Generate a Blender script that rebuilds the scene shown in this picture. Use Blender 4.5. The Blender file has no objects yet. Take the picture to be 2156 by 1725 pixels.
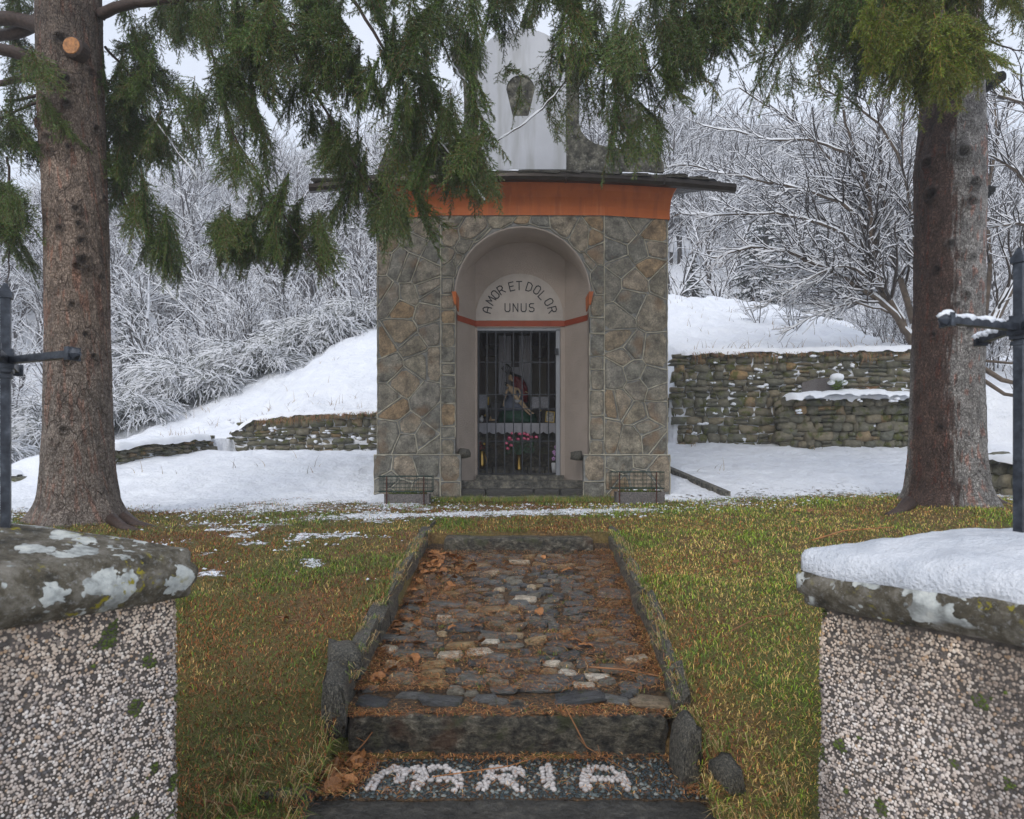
import bpy, math, random
import numpy as np
from math import sin, cos, pi, radians
from mathutils import Vector, Matrix

random.seed(7)
RNG = np.random.default_rng(7)
SC = bpy.context.scene
COL = SC.collection

# ---------------------------------------------------------------- camera, sky, exposure
F_VIEW = 24 / 36 * 2156            # focal length in units of the 2156 px wide view used for measuring
HZ, CX0, EYE = 979.0, 1078.0, 1.65


def V(px, py, d):
    """point at distance d whose measured position in the photograph is px, py"""
    return np.array([(px - CX0) / F_VIEW * d, d, EYE - (py - HZ) / F_VIEW * d])


cam_d = bpy.data.cameras.new('camera')
cam = bpy.data.objects.new('camera', cam_d)
COL.objects.link(cam)
cam.location = (0, 0, EYE)
cam.rotation_euler = (radians(90), 0, 0)
cam_d.lens = 24
cam_d.sensor_width = 36
cam_d.shift_y = (HZ - 862.5) / 2156
cam_d.clip_start = 0.05
cam_d.clip_end = 600
cam_d.dof.use_dof = True
cam_d.dof.focus_distance = 8.0
cam_d.dof.aperture_fstop = 5.6
SC.camera = cam

W = bpy.data.worlds.new('World')
SC.world = W
W.use_nodes = True
wn, wl = W.node_tree.nodes, W.node_tree.links
wn.clear()
sky = wn.new('ShaderNodeTexSky')
sky.sky_type = 'NISHITA'
sky.sun_disc = False
sky.sun_elevation = radians(38)
sky.sun_rotation = radians(200)
bg_sky = wn.new('ShaderNodeBackground')
bg_sky.inputs[1].default_value = 0.05
wl.new(sky.outputs[0], bg_sky.inputs[0])
bg_cloud = wn.new('ShaderNodeBackground')          # even layer of snow cloud under the sky
tc = wn.new('ShaderNodeTexCoord')
nz = wn.new('ShaderNodeTexNoise')
nz.inputs['Scale'].default_value = 1.6
nz.inputs['Detail'].default_value = 5
wl.new(tc.outputs['Generated'], nz.inputs['Vector'])
cr = wn.new('ShaderNodeValToRGB')
cr.color_ramp.elements[0].color = (0.68, 0.72, 0.80, 1)
cr.color_ramp.elements[1].color = (0.84, 0.87, 0.93, 1)
cr.color_ramp.elements[0].position = 0.3
cr.color_ramp.elements[1].position = 0.7
wl.new(nz.outputs['Fac'], cr.inputs['Fac'])
wl.new(cr.outputs[0], bg_cloud.inputs[0])
bg_cloud.inputs[1].default_value = 0.76
add = wn.new('ShaderNodeAddShader')
wo = wn.new('ShaderNodeOutputWorld')
wl.new(bg_sky.outputs[0], add.inputs[0])
wl.new(bg_cloud.outputs[0], add.inputs[1])
wl.new(add.outputs[0], wo.inputs[0])

sun_d = bpy.data.lights.new('sun', 'SUN')
sun_d.energy = 1.0
sun_d.angle = radians(24)
sun_d.color = (1.0, 0.97, 0.93)
sun = bpy.data.objects.new('sun', sun_d)
COL.objects.link(sun)
sun.rotation_euler = (radians(52), 0, radians(-20))

SC.view_settings.view_transform = 'Standard'
SC.view_settings.look = 'None'
SC.view_settings.gamma = 1
SC.view_settings.exposure = 0.35
SC.cycles.use_denoising = True
SC.cycles.max_bounces = 6
SC.cycles.diffuse_bounces = 3
SC.cycles.glossy_bounces = 2
SC.cycles.transparent_max_bounces = 4
SC.cycles.volume_bounces = 1
SC.cycles.use_adaptive_sampling = True

# ---------------------------------------------------------------- helpers


def tag(o, label=None, cat=None, group=None, kind=None):
    if label:
        o['label'] = label
    if cat:
        o['category'] = cat
    if group:
        o['group'] = group
    if kind:
        o['kind'] = kind
    return o


def empty(name, loc=(0, 0, 0), label=None, cat=None, group=None, parent=None, rz=0.0):
    o = bpy.data.objects.new(name, None)
    COL.objects.link(o)
    o.location = tuple(float(v) for v in loc)
    o.rotation_euler = (0, 0, rz)
    o.empty_display_size = 0.1
    if parent:
        o.parent = parent
    return tag(o, label, cat, group)


def make_mesh(name, verts, faces, mat, smooth=False, col=None, mats=None, fmat=None, attr=None):
    me = bpy.data.meshes.new(name)
    verts = np.asarray(verts, dtype=np.float32)
    if isinstance(faces, np.ndarray):
        k = faces.shape[1]
        me.vertices.add(len(verts))
        me.vertices.foreach_set('co', verts.ravel())
        me.loops.add(faces.size)
        me.loops.foreach_set('vertex_index', faces.astype(np.int32).ravel())
        me.polygons.add(len(faces))
        me.polygons.foreach_set('loop_start', np.arange(0, faces.size, k, dtype=np.int32))
        me.polygons.foreach_set('loop_total', np.full(len(faces), k, dtype=np.int32))
        me.update(calc_edges=True)
    else:
        me.from_pydata([tuple(map(float, v)) for v in verts], [], [tuple(int(i) for i in f) for f in faces])
    if mats:
        for m in mats:
            me.materials.append(m)
        if fmat is not None:
            me.polygons.foreach_set('material_index', np.asarray(fmat, dtype=np.int32))
    elif mat is not None:
        me.materials.append(mat)
    if smooth:
        me.polygons.foreach_set('use_smooth', np.ones(len(me.polygons), dtype=bool))
    if col is not None:
        a = me.color_attributes.new('Col', 'FLOAT_COLOR', 'POINT')
        c = np.ones((len(verts), 4), dtype=np.float32)
        c[:, :3] = col
        a.data.foreach_set('color', c.ravel())
    if attr:
        for k_, v_ in attr.items():
            a = me.attributes.new(k_, 'FLOAT', 'POINT')
            a.data.foreach_set('value', np.asarray(v_, dtype=np.float32))
    me.validate()
    me.update()
    return me


def place(name, me, parent=None, loc=(0, 0, 0), rot=(0, 0, 0), scale=(1, 1, 1), **kw):
    o = bpy.data.objects.new(name, me)
    COL.objects.link(o)
    if parent:
        o.parent = parent
    o.location = tuple(float(v) for v in loc)
    o.rotation_euler = rot
    if isinstance(scale, (int, float)):
        scale = (scale,) * 3
    o.scale = scale
    return tag(o, **kw)


def mk(name, verts, faces, mat, parent=None, smooth=False, col=None, kind=None, label=None, cat=None, group=None, mats=None, fmat=None, attr=None):
    me = make_mesh(name, verts, faces, mat, smooth, col, mats, fmat, attr)
    if parent is not None:                     # vertices are given in world space
        off = Vector(parent.location)
        par = parent.parent
        while par is not None:
            off += Vector(par.location)
            par = par.parent
        me.transform(Matrix.Translation(-off))
    return tag(place(name, me, parent), label, cat, group, kind)


class Geo:
    """collects faces"""

    def __init__(self):
        self.v, self.f = [], []

    def add(self, vs, fs):
        b = len(self.v)
        self.v += [tuple(map(float, v)) for v in vs]
        self.f += [tuple(b + i for i in f) for f in fs]
        return self

    def box(self, c, s, rz=0.0, taper=1.0):
        cx, cy, cz = c
        hx, hy, hz = s[0] / 2, s[1] / 2, s[2] / 2
        vs = []
        for z, t in ((-hz, 1.0), (hz, taper)):
            for x, y in ((-hx, -hy), (hx, -hy), (hx, hy), (-hx, hy)):
                x2, y2 = x * t, y * t
                vs.append((cx + x2 * cos(rz) - y2 * sin(rz), cy + x2 * sin(rz) + y2 * cos(rz), cz + z))
        return self.add(vs, [(3, 2, 1, 0), (4, 5, 6, 7), (0, 1, 5, 4), (1, 2, 6, 5), (2, 3, 7, 6), (3, 0, 4, 7)])

    def tube(self, pts, rad, k=8, cap=True):
        pts = [np.array(p, float) for p in pts]
        if not hasattr(rad, '__len__'):
            rad = [rad] * len(pts)
        b = len(self.v)
        up = None
        for i, p in enumerate(pts):
            d = pts[min(i + 1, len(pts) - 1)] - pts[max(i - 1, 0)]
            d = d / (np.linalg.norm(d) + 1e-9)
            if up is None:
                up = np.cross(d, (0, 0, 1.0) if abs(d[2]) < 0.9 else (1.0, 0, 0))
            up = up - d * np.dot(up, d)
            up = up / (np.linalg.norm(up) + 1e-9)
            w = np.cross(d, up)
            for j in range(k):
                a = 2 * pi * j / k
                q = p + rad[i] * (cos(a) * up + sin(a) * w)
                self.v.append(tuple(q))
        for i in range(len(pts) - 1):
            for j in range(k):
                j2 = (j + 1) % k
                self.f.append((b + i * k + j, b + i * k + j2, b + (i + 1) * k + j2, b + (i + 1) * k + j))
        if cap:
            self.f.append(tuple(b + j for j in range(k))[::-1])
            self.f.append(tuple(b + (len(pts) - 1) * k + j for j in range(k)))
        return self

    def lathe(self, c, prof, k=16):
        """prof: (radius, z) from bottom to top"""
        b = len(self.v)
        for r, z in prof:
            for j in range(k):
                a = 2 * pi * j / k
                self.v.append((c[0] + r * cos(a), c[1] + r * sin(a), c[2] + z))
        for i in range(len(prof) - 1):
            for j in range(k):
                j2 = (j + 1) % k
                self.f.append((b + i * k + j, b + i * k + j2, b + (i + 1) * k + j2, b + (i + 1) * k + j))
        self.f.append(tuple(b + j for j in range(k))[::-1])
        self.f.append(tuple(b + (len(prof) - 1) * k + j for j in range(k)))
        return self

    def ball(self, c, r, k=12, m=8):
        if not hasattr(r, '__len__'):
            r = (r, r, r)
        b = len(self.v)
        for i in range(m + 1):
            t = pi * i / m
            for j in range(k):
                a = 2 * pi * j / k
                self.v.append((c[0] + r[0] * sin(t) * cos(a), c[1] + r[1] * sin(t) * sin(a), c[2] - r[2] * cos(t)))
        for i in range(m):
            for j in range(k):
                j2 = (j + 1) % k
                self.f.append((b + i * k + j, b + i * k + j2, b + (i + 1) * k + j2, b + (i + 1) * k + j))
        return self

    def build(self, name, mat, parent=None, **kw):
        return mk(name, self.v, self.f, mat, parent, **kw)


_lat = {}


def vnoise(x, y, scale=1.0, seed=0, octaves=3):
    """smooth value noise 0..1 (numpy)"""
    if seed not in _lat:
        _lat[seed] = np.random.default_rng(1000 + seed).random((256, 256))
    L = _lat[seed]
    x = np.asarray(x, float)
    y = np.asarray(y, float)
    out = 0.0
    amp, tot = 1.0, 0.0
    for o in range(octaves):
        u, v = x * scale * 2 ** o + 17.3 * o + 100, y * scale * 2 ** o + 5.1 * o + 100
        iu, iv = np.floor(u).astype(int), np.floor(v).astype(int)
        fu, fv = u - iu, v - iv
        fu, fv = fu * fu * (3 - 2 * fu), fv * fv * (3 - 2 * fv)
        a, b = L[iu % 256, iv % 256], L[(iu + 1) % 256, iv % 256]
        c, d = L[iu % 256, (iv + 1) % 256], L[(iu + 1) % 256, (iv + 1) % 256]
        out = out + amp * ((a * (1 - fu) + b * fu) * (1 - fv) + (c * (1 - fu) + d * fu) * fv)
        tot += amp
        amp *= 0.5
    return out / tot


def sstep(a, b, x):
    t = np.clip((np.asarray(x, float) - a) / (b - a), 0, 1)
    return t * t * (3 - 2 * t)

# ---------------------------------------------------------------- materials


class NT:
    def __init__(self, name):
        self.m = bpy.data.materials.new(name)
        self.m.use_nodes = True
        self.n, self.l = self.m.node_tree.nodes, self.m.node_tree.links
        self.n.clear()
        self.o = self.n.new('ShaderNodeOutputMaterial')
        self.b = self.n.new('ShaderNodeBsdfPrincipled')
        self.l.new(self.b.outputs[0], self.o.inputs[0])
        self.tc = self.n.new('ShaderNodeTexCoord')
        self.obj = self.tc.outputs['Object']

    def put(self, sock, v):
        if isinstance(v, bpy.types.NodeSocket):
            self.l.new(v, sock)
        elif isinstance(v, (tuple, list)):
            sock.default_value = tuple(v) + ((1.0,) if len(v) == 3 and sock.type == 'RGBA' else ())
        else:
            sock.default_value = v

    def mapping(self, vec, scale=(1, 1, 1), rot=(0, 0, 0)):
        m = self.n.new('ShaderNodeMapping')
        self.l.new(vec, m.inputs[0])
        m.inputs['Scale'].default_value = scale
        m.inputs['Rotation'].default_value = rot
        return m.outputs[0]

    def noise(self, scale, detail=4, vec=None, rough=0.55, dist=0.0):
        t = self.n.new('ShaderNodeTexNoise')
        self.l.new(vec or self.obj, t.inputs['Vector'])
        t.inputs['Scale'].default_value = scale
        t.inputs['Detail'].default_value = detail
        t.inputs['Roughness'].default_value = rough
        t.inputs['Distortion'].default_value = dist
        return t.outputs['Fac']

    def vor(self, scale, feature='F1', vec=None, rnd=1.0, out=0):
        t = self.n.new('ShaderNodeTexVoronoi')
        t.feature = feature
        self.l.new(vec or self.obj, t.inputs['Vector'])
        t.inputs['Scale'].default_value = scale
        t.inputs['Randomness'].default_value = rnd
        return t.outputs[out]

    def ramp(self, fac, stops):
        r = self.n.new('ShaderNodeValToRGB')
        self.put(r.inputs[0], fac)
        e = r.color_ramp.elements
        while len(e) < len(stops):
            e.new(0.5)
        for i, (p, c) in enumerate(stops):
            e[i].position = p
            if not isinstance(c, (tuple, list)):
                c = (c, c, c)
            e[i].color = tuple(c) + (1,)
        return r.outputs[0]

    def mix(self, fac, a, b, mode='MIX'):
        m = self.n.new('ShaderNodeMix')
        m.data_type = 'RGBA'
        m.blend_type = mode
        self.put(m.inputs[0], fac)
        self.put(m.inputs[6], a)
        self.put(m.inputs[7], b)
        return m.outputs[2]

    def math(self, op, a, b=0.0, clamp=False):
        m = self.n.new('ShaderNodeMath')
        m.operation = op
        m.use_clamp = clamp
        self.put(m.inputs[0], a)
        self.put(m.inputs[1], b)
        return m.outputs[0]

    def rand(self):
        i = self.n.new('ShaderNodeObjectInfo')
        return i.outputs['Random']

    def attr(self, name, fac=False):
        a = self.n.new('ShaderNodeAttribute')
        a.attribute_name = name
        return a.outputs['Fac' if fac else 'Color']

    def sep(self, vec, i):
        s = self.n.new('ShaderNodeSeparateXYZ')
        self.l.new(vec, s.inputs[0])
        return s.outputs[i]

    def warp(self, amt, scale, vec=None):
        t = self.n.new('ShaderNodeTexNoise')
        self.l.new(vec or self.obj, t.inputs['Vector'])
        t.inputs['Scale'].default_value = scale
        v = self.n.new('ShaderNodeVectorMath')
        v.operation = 'MULTIPLY_ADD'
        self.l.new(t.outputs['Color'], v.inputs[0])
        v.inputs[1].default_value = (amt, amt, amt)
        self.l.new(vec or self.obj, v.inputs[2])
        return v.outputs[0]

    def bump(self, h, strength=0.5, dist=0.01, normal=None):
        b = self.n.new('ShaderNodeBump')
        b.inputs['Strength'].default_value = strength
        b.inputs['Distance'].default_value = dist
        self.put(b.inputs['Height'], h)
        if normal is not None:
            self.l.new(normal, b.inputs['Normal'])
        return b.outputs[0]

    def done(self, base, rough=0.8, normal=None, metal=0.0, spec=0.4):
        self.put(self.b.inputs['Base Color'], base)
        self.put(self.b.inputs['Roughness'], rough)
        self.put(self.b.inputs['Metallic'], metal)
        self.b.inputs['Specular IOR Level'].default_value = spec
        if normal is not None:
            self.l.new(normal, self.b.inputs['Normal'])
        return self.m


def simple(name, colour, rough=0.7, var=0.15, scale=12, metal=0.0, bump=0.0, spec=0.4, objvar=0.0):
    t = NT(name)
    c2 = tuple(max(0, c * (1 - var)) for c in colour)
    c3 = tuple(min(1, c * (1 + var)) for c in colour)
    n = t.noise(scale, 5)
    base = t.ramp(n, [(0.3, c2), (0.7, c3)])
    if objvar:
        base = t.mix(1.0, base, t.ramp(t.rand(), [(0, 1 - objvar), (1, 1 + objvar)]), 'MULTIPLY')
    nrm = t.bump(t.noise(scale * 6, 4), bump, 0.01) if bump else None
    return t.done(base, rough, nrm, metal, spec)


MAT = {}


def mats():
    # ground: soil, grass stubble and snow cover
    t = NT('ground_cover')
    pos = t.obj
    big = t.noise(0.9, 4)
    fine = t.noise(38, 5, rough=0.7)
    fine2 = t.noise(120, 4, rough=0.7)
    soil = t.ramp(fine, [(0.3, (0.040, 0.022, 0.010)), (0.5, (0.15, 0.075, 0.030)), (0.7, (0.30, 0.18, 0.07))])
    grn = t.ramp(fine2, [(0.3, (0.030, 0.040, 0.008)), (0.7, (0.15, 0.17, 0.03))])
    g = t.mix(t.ramp(big, [(0.4, 0.1), (0.6, 0.8)]), soil, grn)
    sn = t.attr('snow', True)
    k = t.math('ADD', sn, t.math('MULTIPLY', t.math('SUBTRACT', t.noise(14, 6, rough=0.75), 0.5), 1.5))
    k = t.math('ADD', k, t.math('MULTIPLY', t.math('SUBTRACT', t.noise(70, 3), 0.5), 0.5))
    k = t.ramp(k, [(0.47, 0.0), (0.56, 1.0)])
    snowc = t.ramp(t.noise(3, 3), [(0.3, (0.78, 0.80, 0.85)), (0.7, (0.86, 0.88, 0.91))])
    base = t.mix(k, g, snowc)
    h = t.mix(k, t.math('MULTIPLY', fine2, 0.4), t.math('ADD', t.math('MULTIPLY', t.noise(26, 4), 0.35), 0.6))
    h2 = t.math('ADD', h, t.math('MULTIPLY', t.noise(5, 5, rough=0.6), 2.2))
    MAT['ground'] = t.done(base, t.mix(k, (0.85, 0.85, 0.85), (0.55, 0.55, 0.55)), t.bump(h2, 0.9, 0.035))

    t = NT('snow')
    c = t.ramp(t.noise(6, 4), [(0.3, (0.80, 0.82, 0.86)), (0.7, (0.87, 0.89, 0.92))])
    MAT['snow'] = t.done(c, 0.55, t.bump(t.math('ADD', t.math('MULTIPLY', t.noise(9, 6, rough=0.6), 2.0), t.math('MULTIPLY', t.noise(160, 3), 0.5)), 0.6, 0.012))
    t = NT('crusted_wet_snow')
    c = t.ramp(t.noise(7, 6, rough=0.65), [(0.35, (0.56, 0.59, 0.64)), (0.6, (0.76, 0.78, 0.82))])
    c = t.mix(t.ramp(t.noise(70, 4), [(0.66, 0.0), (0.74, 0.5)]), c, (0.30, 0.26, 0.20))
    MAT['crust'] = t.done(c, 0.38, t.bump(t.math('ADD', t.math('MULTIPLY', t.noise(14, 6, rough=0.7), 2.0), t.noise(110, 4)), 0.8, 0.012))
    t = NT('frost')
    MAT['frost'] = t.done((0.74, 0.75, 0.78), 0.7)
    t = NT('wet_snow')
    c = t.ramp(t.noise(40, 4), [(0.3, (0.62, 0.65, 0.70)), (0.7, (0.84, 0.86, 0.89))])
    MAT['slush'] = t.done(c, 0.4, t.bump(t.noise(90, 4), 0.6, 0.01))

    # facing stones of the chapel
    t = NT('facing_stone')
    r = t.rand()
    c = t.ramp(r, [(0.0, (0.125, 0.121, 0.102)), (0.2, (0.185, 0.170, 0.135)), (0.38, (0.22, 0.192, 0.145)), (0.5, (0.150, 0.146, 0.126)),
                   (0.66, (0.235, 0.192, 0.14)), (0.8, (0.195, 0.172, 0.127)), (0.93, (0.24, 0.16, 0.085)), (1.0, (0.20, 0.18, 0.14))])
    n1 = t.noise(7, 6, rough=0.65)
    c = t.mix(0.9, c, t.ramp(n1, [(0.30, 0.30), (0.5, 1.0), (0.70, 1.75)]), 'MULTIPLY')
    c = t.mix(0.6, c, t.ramp(t.noise(42, 4, rough=0.8), [(0.34, 0.3), (0.5, 1.0), (0.66, 1.8)]), 'MULTIPLY')
    c = t.mix(t.ramp(t.noise(2.6, 4), [(0.55, 0.0), (0.68, 0.55)]), c, (0.17, 0.085, 0.03))
    c = t.mix(t.ramp(t.noise(16, 5, rough=0.7), [(0.62, 0.0), (0.7, 0.6)]), c, (0.03, 0.026, 0.02))
    nb = t.math('ADD', t.noise(22, 6, rough=0.7), t.math('MULTIPLY', t.noise(90, 3), 0.5))
    MAT['facing'] = t.done(c, 0.62, t.bump(nb, 0.8, 0.012))
    MAT['mortar'] = simple('grey_mortar', (0.20, 0.198, 0.185), 0.85, 0.35, 14, bump=0.5)
    MAT['ridge'] = simple('pale_mortar_ridge', (0.42, 0.385, 0.30), 0.85, 0.3, 9, bump=0.4)

    # painted and plastered parts
    t = NT('orange_paint')
    c = t.ramp(t.noise(3, 5), [(0.3, (0.43, 0.105, 0.022)), (0.7, (0.52, 0.135, 0.030))])
    st = t.noise(9, 3, t.mapping(t.obj, (1, 1, 0.06)))
    c = t.mix(t.ramp(st, [(0.5, 0.0), (0.66, 0.5)]), c, (0.28, 0.075, 0.025))
    st2 = t.noise(26, 4, t.mapping(t.obj, (1, 1, 0.03)))
    c = t.mix(t.ramp(st2, [(0.6, 0.0), (0.7, 0.25)]), c, (0.62, 0.24, 0.10))
    c = t.mix(t.ramp(t.noise(13, 6, rough=0.8), [(0.6, 0.0), (0.7, 0.35)]), c, (0.22, 0.06, 0.02))
    MAT['orange'] = t.done(c, 0.6, t.bump(t.noise(140, 3), 0.25, 0.004))
    MAT['orange_dark'] = simple('rust_red_paint', (0.25, 0.040, 0.010), 0.6, 0.12, 6, bump=0.2)
    t = NT('rough_plaster')
    c = t.ramp(t.noise(2.0, 5), [(0.3, (0.40, 0.335, 0.285)), (0.7, (0.50, 0.42, 0.36))])
    c = t.mix(t.ramp(t.noise(5, 4), [(0.6, 0.0), (0.75, 0.35)]), c, (0.33, 0.27, 0.20))
    MAT['plaster'] = t.done(c, 0.9, t.bump(t.math('ADD', t.noise(70, 4, rough=0.7), t.vor(110)), 0.9, 0.012))
    MAT['plaque'] = simple('smooth_plaster', (0.38, 0.34, 0.305), 0.8, 0.1, 5, bump=0.15)
    t = NT('white_plaster')
    c = t.ramp(t.noise(1.4, 5), [(0.3, (0.42, 0.43, 0.46)), (0.7, (0.52, 0.53, 0.56))])
    st = t.noise(7, 4, t.mapping(t.obj, (1, 1, 0.12)))
    c = t.mix(t.ramp(st, [(0.48, 0.0), (0.68, 0.55)]), c, (0.30, 0.30, 0.29))
    MAT['white'] = t.done(c, 0.7, t.bump(t.noise(60, 3), 0.15, 0.004))
    t = NT('weathered_dark_stone')
    c = t.ramp(t.noise(9, 6, rough=0.7), [(0.36, (0.018, 0.018, 0.014)), (0.5, (0.070, 0.066, 0.052)), (0.64, (0.20, 0.19, 0.15))])
    c = t.mix(t.ramp(t.vor(17), [(0.12, 0.7), (0.25, 0.0)]), c, (0.22, 0.22, 0.2))
    MAT['darkstone'] = t.done(c, 0.85, t.bump(t.noise(30, 5), 0.8, 0.015))
    t = NT('slate_slab')
    c = t.ramp(t.noise(14, 6, t.mapping(t.obj, (1, 1, 6)), rough=0.7), [(0.3, (0.014, 0.014, 0.013)), (0.55, (0.055, 0.052, 0.045)), (0.75, (0.12, 0.11, 0.09))])
    MAT['slate'] = t.done(c, 0.38, t.bump(t.noise(28, 6, t.mapping(t.obj, (1, 1, 4))), 0.9, 0.015))
    MAT['gutter'] = simple('bronze_gutter', (0.052, 0.043, 0.037), 0.32, 0.3, 5, metal=0.6)
    MAT['cream'] = simple('cream_wall', (0.17, 0.15, 0.115), 0.8, 0.06, 4)
    MAT['doorframe'] = simple('grey_frame', (0.26, 0.27, 0.29), 0.6, 0.08, 6)
    MAT['iron'] = simple('dark_iron', (0.030, 0.032, 0.037), 0.42, 0.4, 30, metal=0.5, bump=0.3)
    t = NT('wrought_iron')
    c = t.ramp(t.noise(35, 5), [(0.35, (0.018, 0.021, 0.028)), (0.6, (0.045, 0.052, 0.065)), (0.75, (0.10, 0.11, 0.13))])
    MAT['crossiron'] = t.done(c, 0.38, t.bump(t.noise(60, 4), 0.5, 0.004), 0.4)
    MAT['greenwire'] = simple('green_coated_wire', (0.008, 0.028, 0.022), 0.4, 0.2, 20)
    MAT['rust'] = simple('rusty_rod', (0.07, 0.022, 0.014), 0.8, 0.4, 30)

    t = NT('granite_trough')
    c = t.ramp(t.noise(95, 3, rough=0.8), [(0.35, (0.05, 0.05, 0.052)), (0.55, (0.15, 0.135, 0.13)), (0.7, (0.26, 0.23, 0.21))])
    c = t.mix(t.ramp(t.noise(6, 4), [(0.5, 0.0), (0.75, 0.5)]), c, (0.07, 0.055, 0.045))
    MAT['granite'] = t.done(c, 0.8, t.bump(t.noise(70, 4), 0.7, 0.008))

    # rough cast of the gate pillars
    t = NT('roughcast')
    w = t.warp(0.012, 40)
    v = t.vor(185, vec=w)
    v2 = t.vor(185, vec=w, out=1)
    gr = t.ramp(v, [(0.30, (0.74, 0.64, 0.56)), (0.46, (0.48, 0.41, 0.36)), (0.58, (0.080, 0.072, 0.068)), (0.75, (0.015, 0.015, 0.016))])
    gr = t.mix(t.ramp(t.sep(v2, 0), [(0.55, 0.0), (0.9, 0.75)]), gr, (0.16, 0.15, 0.15), 'MULTIPLY')
    dirt = t.noise(3.2, 5, t.mapping(t.obj, (1, 1, 0.5)))
    gr = t.mix(t.ramp(dirt, [(0.46, 0.0), (0.74, 0.5)]), gr, (0.045, 0.040, 0.038))
    mossn = t.noise(11, 3)
    moss = t.math('MULTIPLY', t.ramp(mossn, [(0.66, 0.0), (0.69, 1.0)]), t.ramp(t.noise(2.3, 2), [(0.45, 0.0), (0.5, 1.0)]))
    gr = t.mix(moss, gr, t.ramp(t.noise(90, 3), [(0.3, (0.01, 0.018, 0.003)), (0.7, (0.10, 0.14, 0.012))]))
    MAT['roughcast'] = t.done(gr, 0.55, t.bump(t.math('MULTIPLY', v, -1.0), 1.0, 0.012))

    # lichen covered cap stone
    t = NT('lichen_stone')
    c = t.ramp(t.noise(12, 7, rough=0.75), [(0.32, (0.022, 0.020, 0.014)), (0.48, (0.085, 0.072, 0.048)), (0.66, (0.22, 0.20, 0.165))])
    c = t.mix(t.ramp(t.noise(60, 4, rough=0.8), [(0.55, 0.0), (0.68, 0.6)]), c, (0.33, 0.33, 0.32))
    w = t.warp(0.07, 34, t.warp(0.10, 13))
    v = t.vor(9.0, vec=w)
    lm = t.ramp(v, [(0.37, 1.0), (0.39, 0.0)])
    w2 = t.warp(0.03, 30)
    lm2 = t.ramp(t.vor(30, vec=w2), [(0.2, 1.0), (0.24, 0.0)])
    sel = t.ramp(t.noise(4.0, 2), [(0.40, 0.0), (0.44, 1.0)])
    lm = t.math('MAXIMUM', t.math('MULTIPLY', lm, sel), t.math('MULTIPLY', lm2, t.ramp(t.noise(6, 2), [(0.5, 0.0), (0.54, 1.0)])))
    lc = t.ramp(t.noise(26, 5), [(0.34, (0.24, 0.25, 0.235)), (0.5, (0.45, 0.47, 0.45)), (0.66, (0.62, 0.63, 0.58))])
    c = t.mix(lm, c, lc)
    ym = t.math('MULTIPLY', t.ramp(t.noise(45, 4), [(0.56, 0.0), (0.62, 1.0)]), t.ramp(t.noise(5.5, 2), [(0.53, 0.0), (0.6, 1.0)]))
    c = t.mix(ym, c, (0.27, 0.23, 0.012))
    hb = t.math('ADD', t.math('MULTIPLY', lm, 0.25), t.noise(34, 6, rough=0.7))
    MAT['lichen'] = t.done(c, 0.8, t.bump(hb, 0.9, 0.012))

    # dry stone
    t = NT('field_stone')
    r = t.rand()
    c = t.ramp(r, [(0.0, (0.11, 0.112, 0.082)), (0.25, (0.22, 0.20, 0.14)), (0.5, (0.155, 0.155, 0.118)), (0.75, (0.28, 0.235, 0.155)),
                   (0.9, (0.18, 0.172, 0.13)), (1.0, (0.38, 0.25, 0.12))])
    c = t.mix(0.7, c, t.ramp(t.noise(2.2, 6, rough=0.7), [(0.3, 0.4), (0.7, 1.5)]), 'MULTIPLY')
    wpos = t.n.new('ShaderNodeNewGeometry').outputs['Position']
    c = t.mix(t.ramp(t.noise(7, 5, wpos), [(0.52, 0.0), (0.62, 0.85)]), c, (0.095, 0.105, 0.016))
    c = t.mix(t.ramp(t.noise(14, 5, wpos), [(0.62, 0.0), (0.7, 0.6)]), c, (0.30, 0.31, 0.27))
    MAT['field'] = t.done(c, 0.75, t.bump(t.noise(6, 6, rough=0.7), 0.7, 0.05))
    MAT['darkfill'] = simple('shadowed_earth', (0.020, 0.018, 0.013), 0.95, 0.4, 20)

    # wet cobbles, path bed, kerbs
    t = NT('wet_cobble')
    r = t.rand()
    c = t.ramp(r, [(0.0, (0.055, 0.057, 0.060)), (0.25, (0.15, 0.148, 0.138)), (0.45, (0.085, 0.087, 0.090)), (0.65, (0.23, 0.205, 0.155)),
                   (0.8, (0.12, 0.122, 0.122)), (0.92, (0.32, 0.215, 0.10)), (1.0, (0.66, 0.60, 0.50))])
    c = t.mix(0.9, c, t.ramp(t.noise(3, 7, t.mapping(t.obj, (1, 2.5, 2)), rough=0.8), [(0.36, 0.25), (0.5, 0.9), (0.64, 1.8)]), 'MULTIPLY')
    cp = t.n.new('ShaderNodeNewGeometry').outputs['Position']
    c = t.mix(t.ramp(t.noise(22, 5, cp, rough=0.7), [(0.55, 0.0), (0.65, 0.6)]), c, (0.05, 0.055, 0.012))
    MAT['cobble'] = t.done(c, 0.33, t.bump(t.noise(5, 6, rough=0.7), 0.7, 0.05), spec=0.5)
    t = NT('path_bed')
    c = t.ramp(t.noise(60, 5, rough=0.75), [(0.36, (0.014, 0.010, 0.007)), (0.5, (0.060, 0.038, 0.020)), (0.64, (0.17, 0.095, 0.040))])
    MAT['bed'] = t.done(c, 0.6, t.bump(t.noise(50, 5), 1.0, 0.02))
    t = NT('step_schist')
    mp = t.mapping(t.warp(0.05, 9), (3.2, 3, 6), (0, radians(-32), 0))
    nn = t.math('ADD', t.math('MULTIPLY', t.noise(6, 8, mp, rough=0.78), 0.6), t.math('MULTIPLY', t.noise(16, 7, rough=0.8), 0.4))
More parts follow.
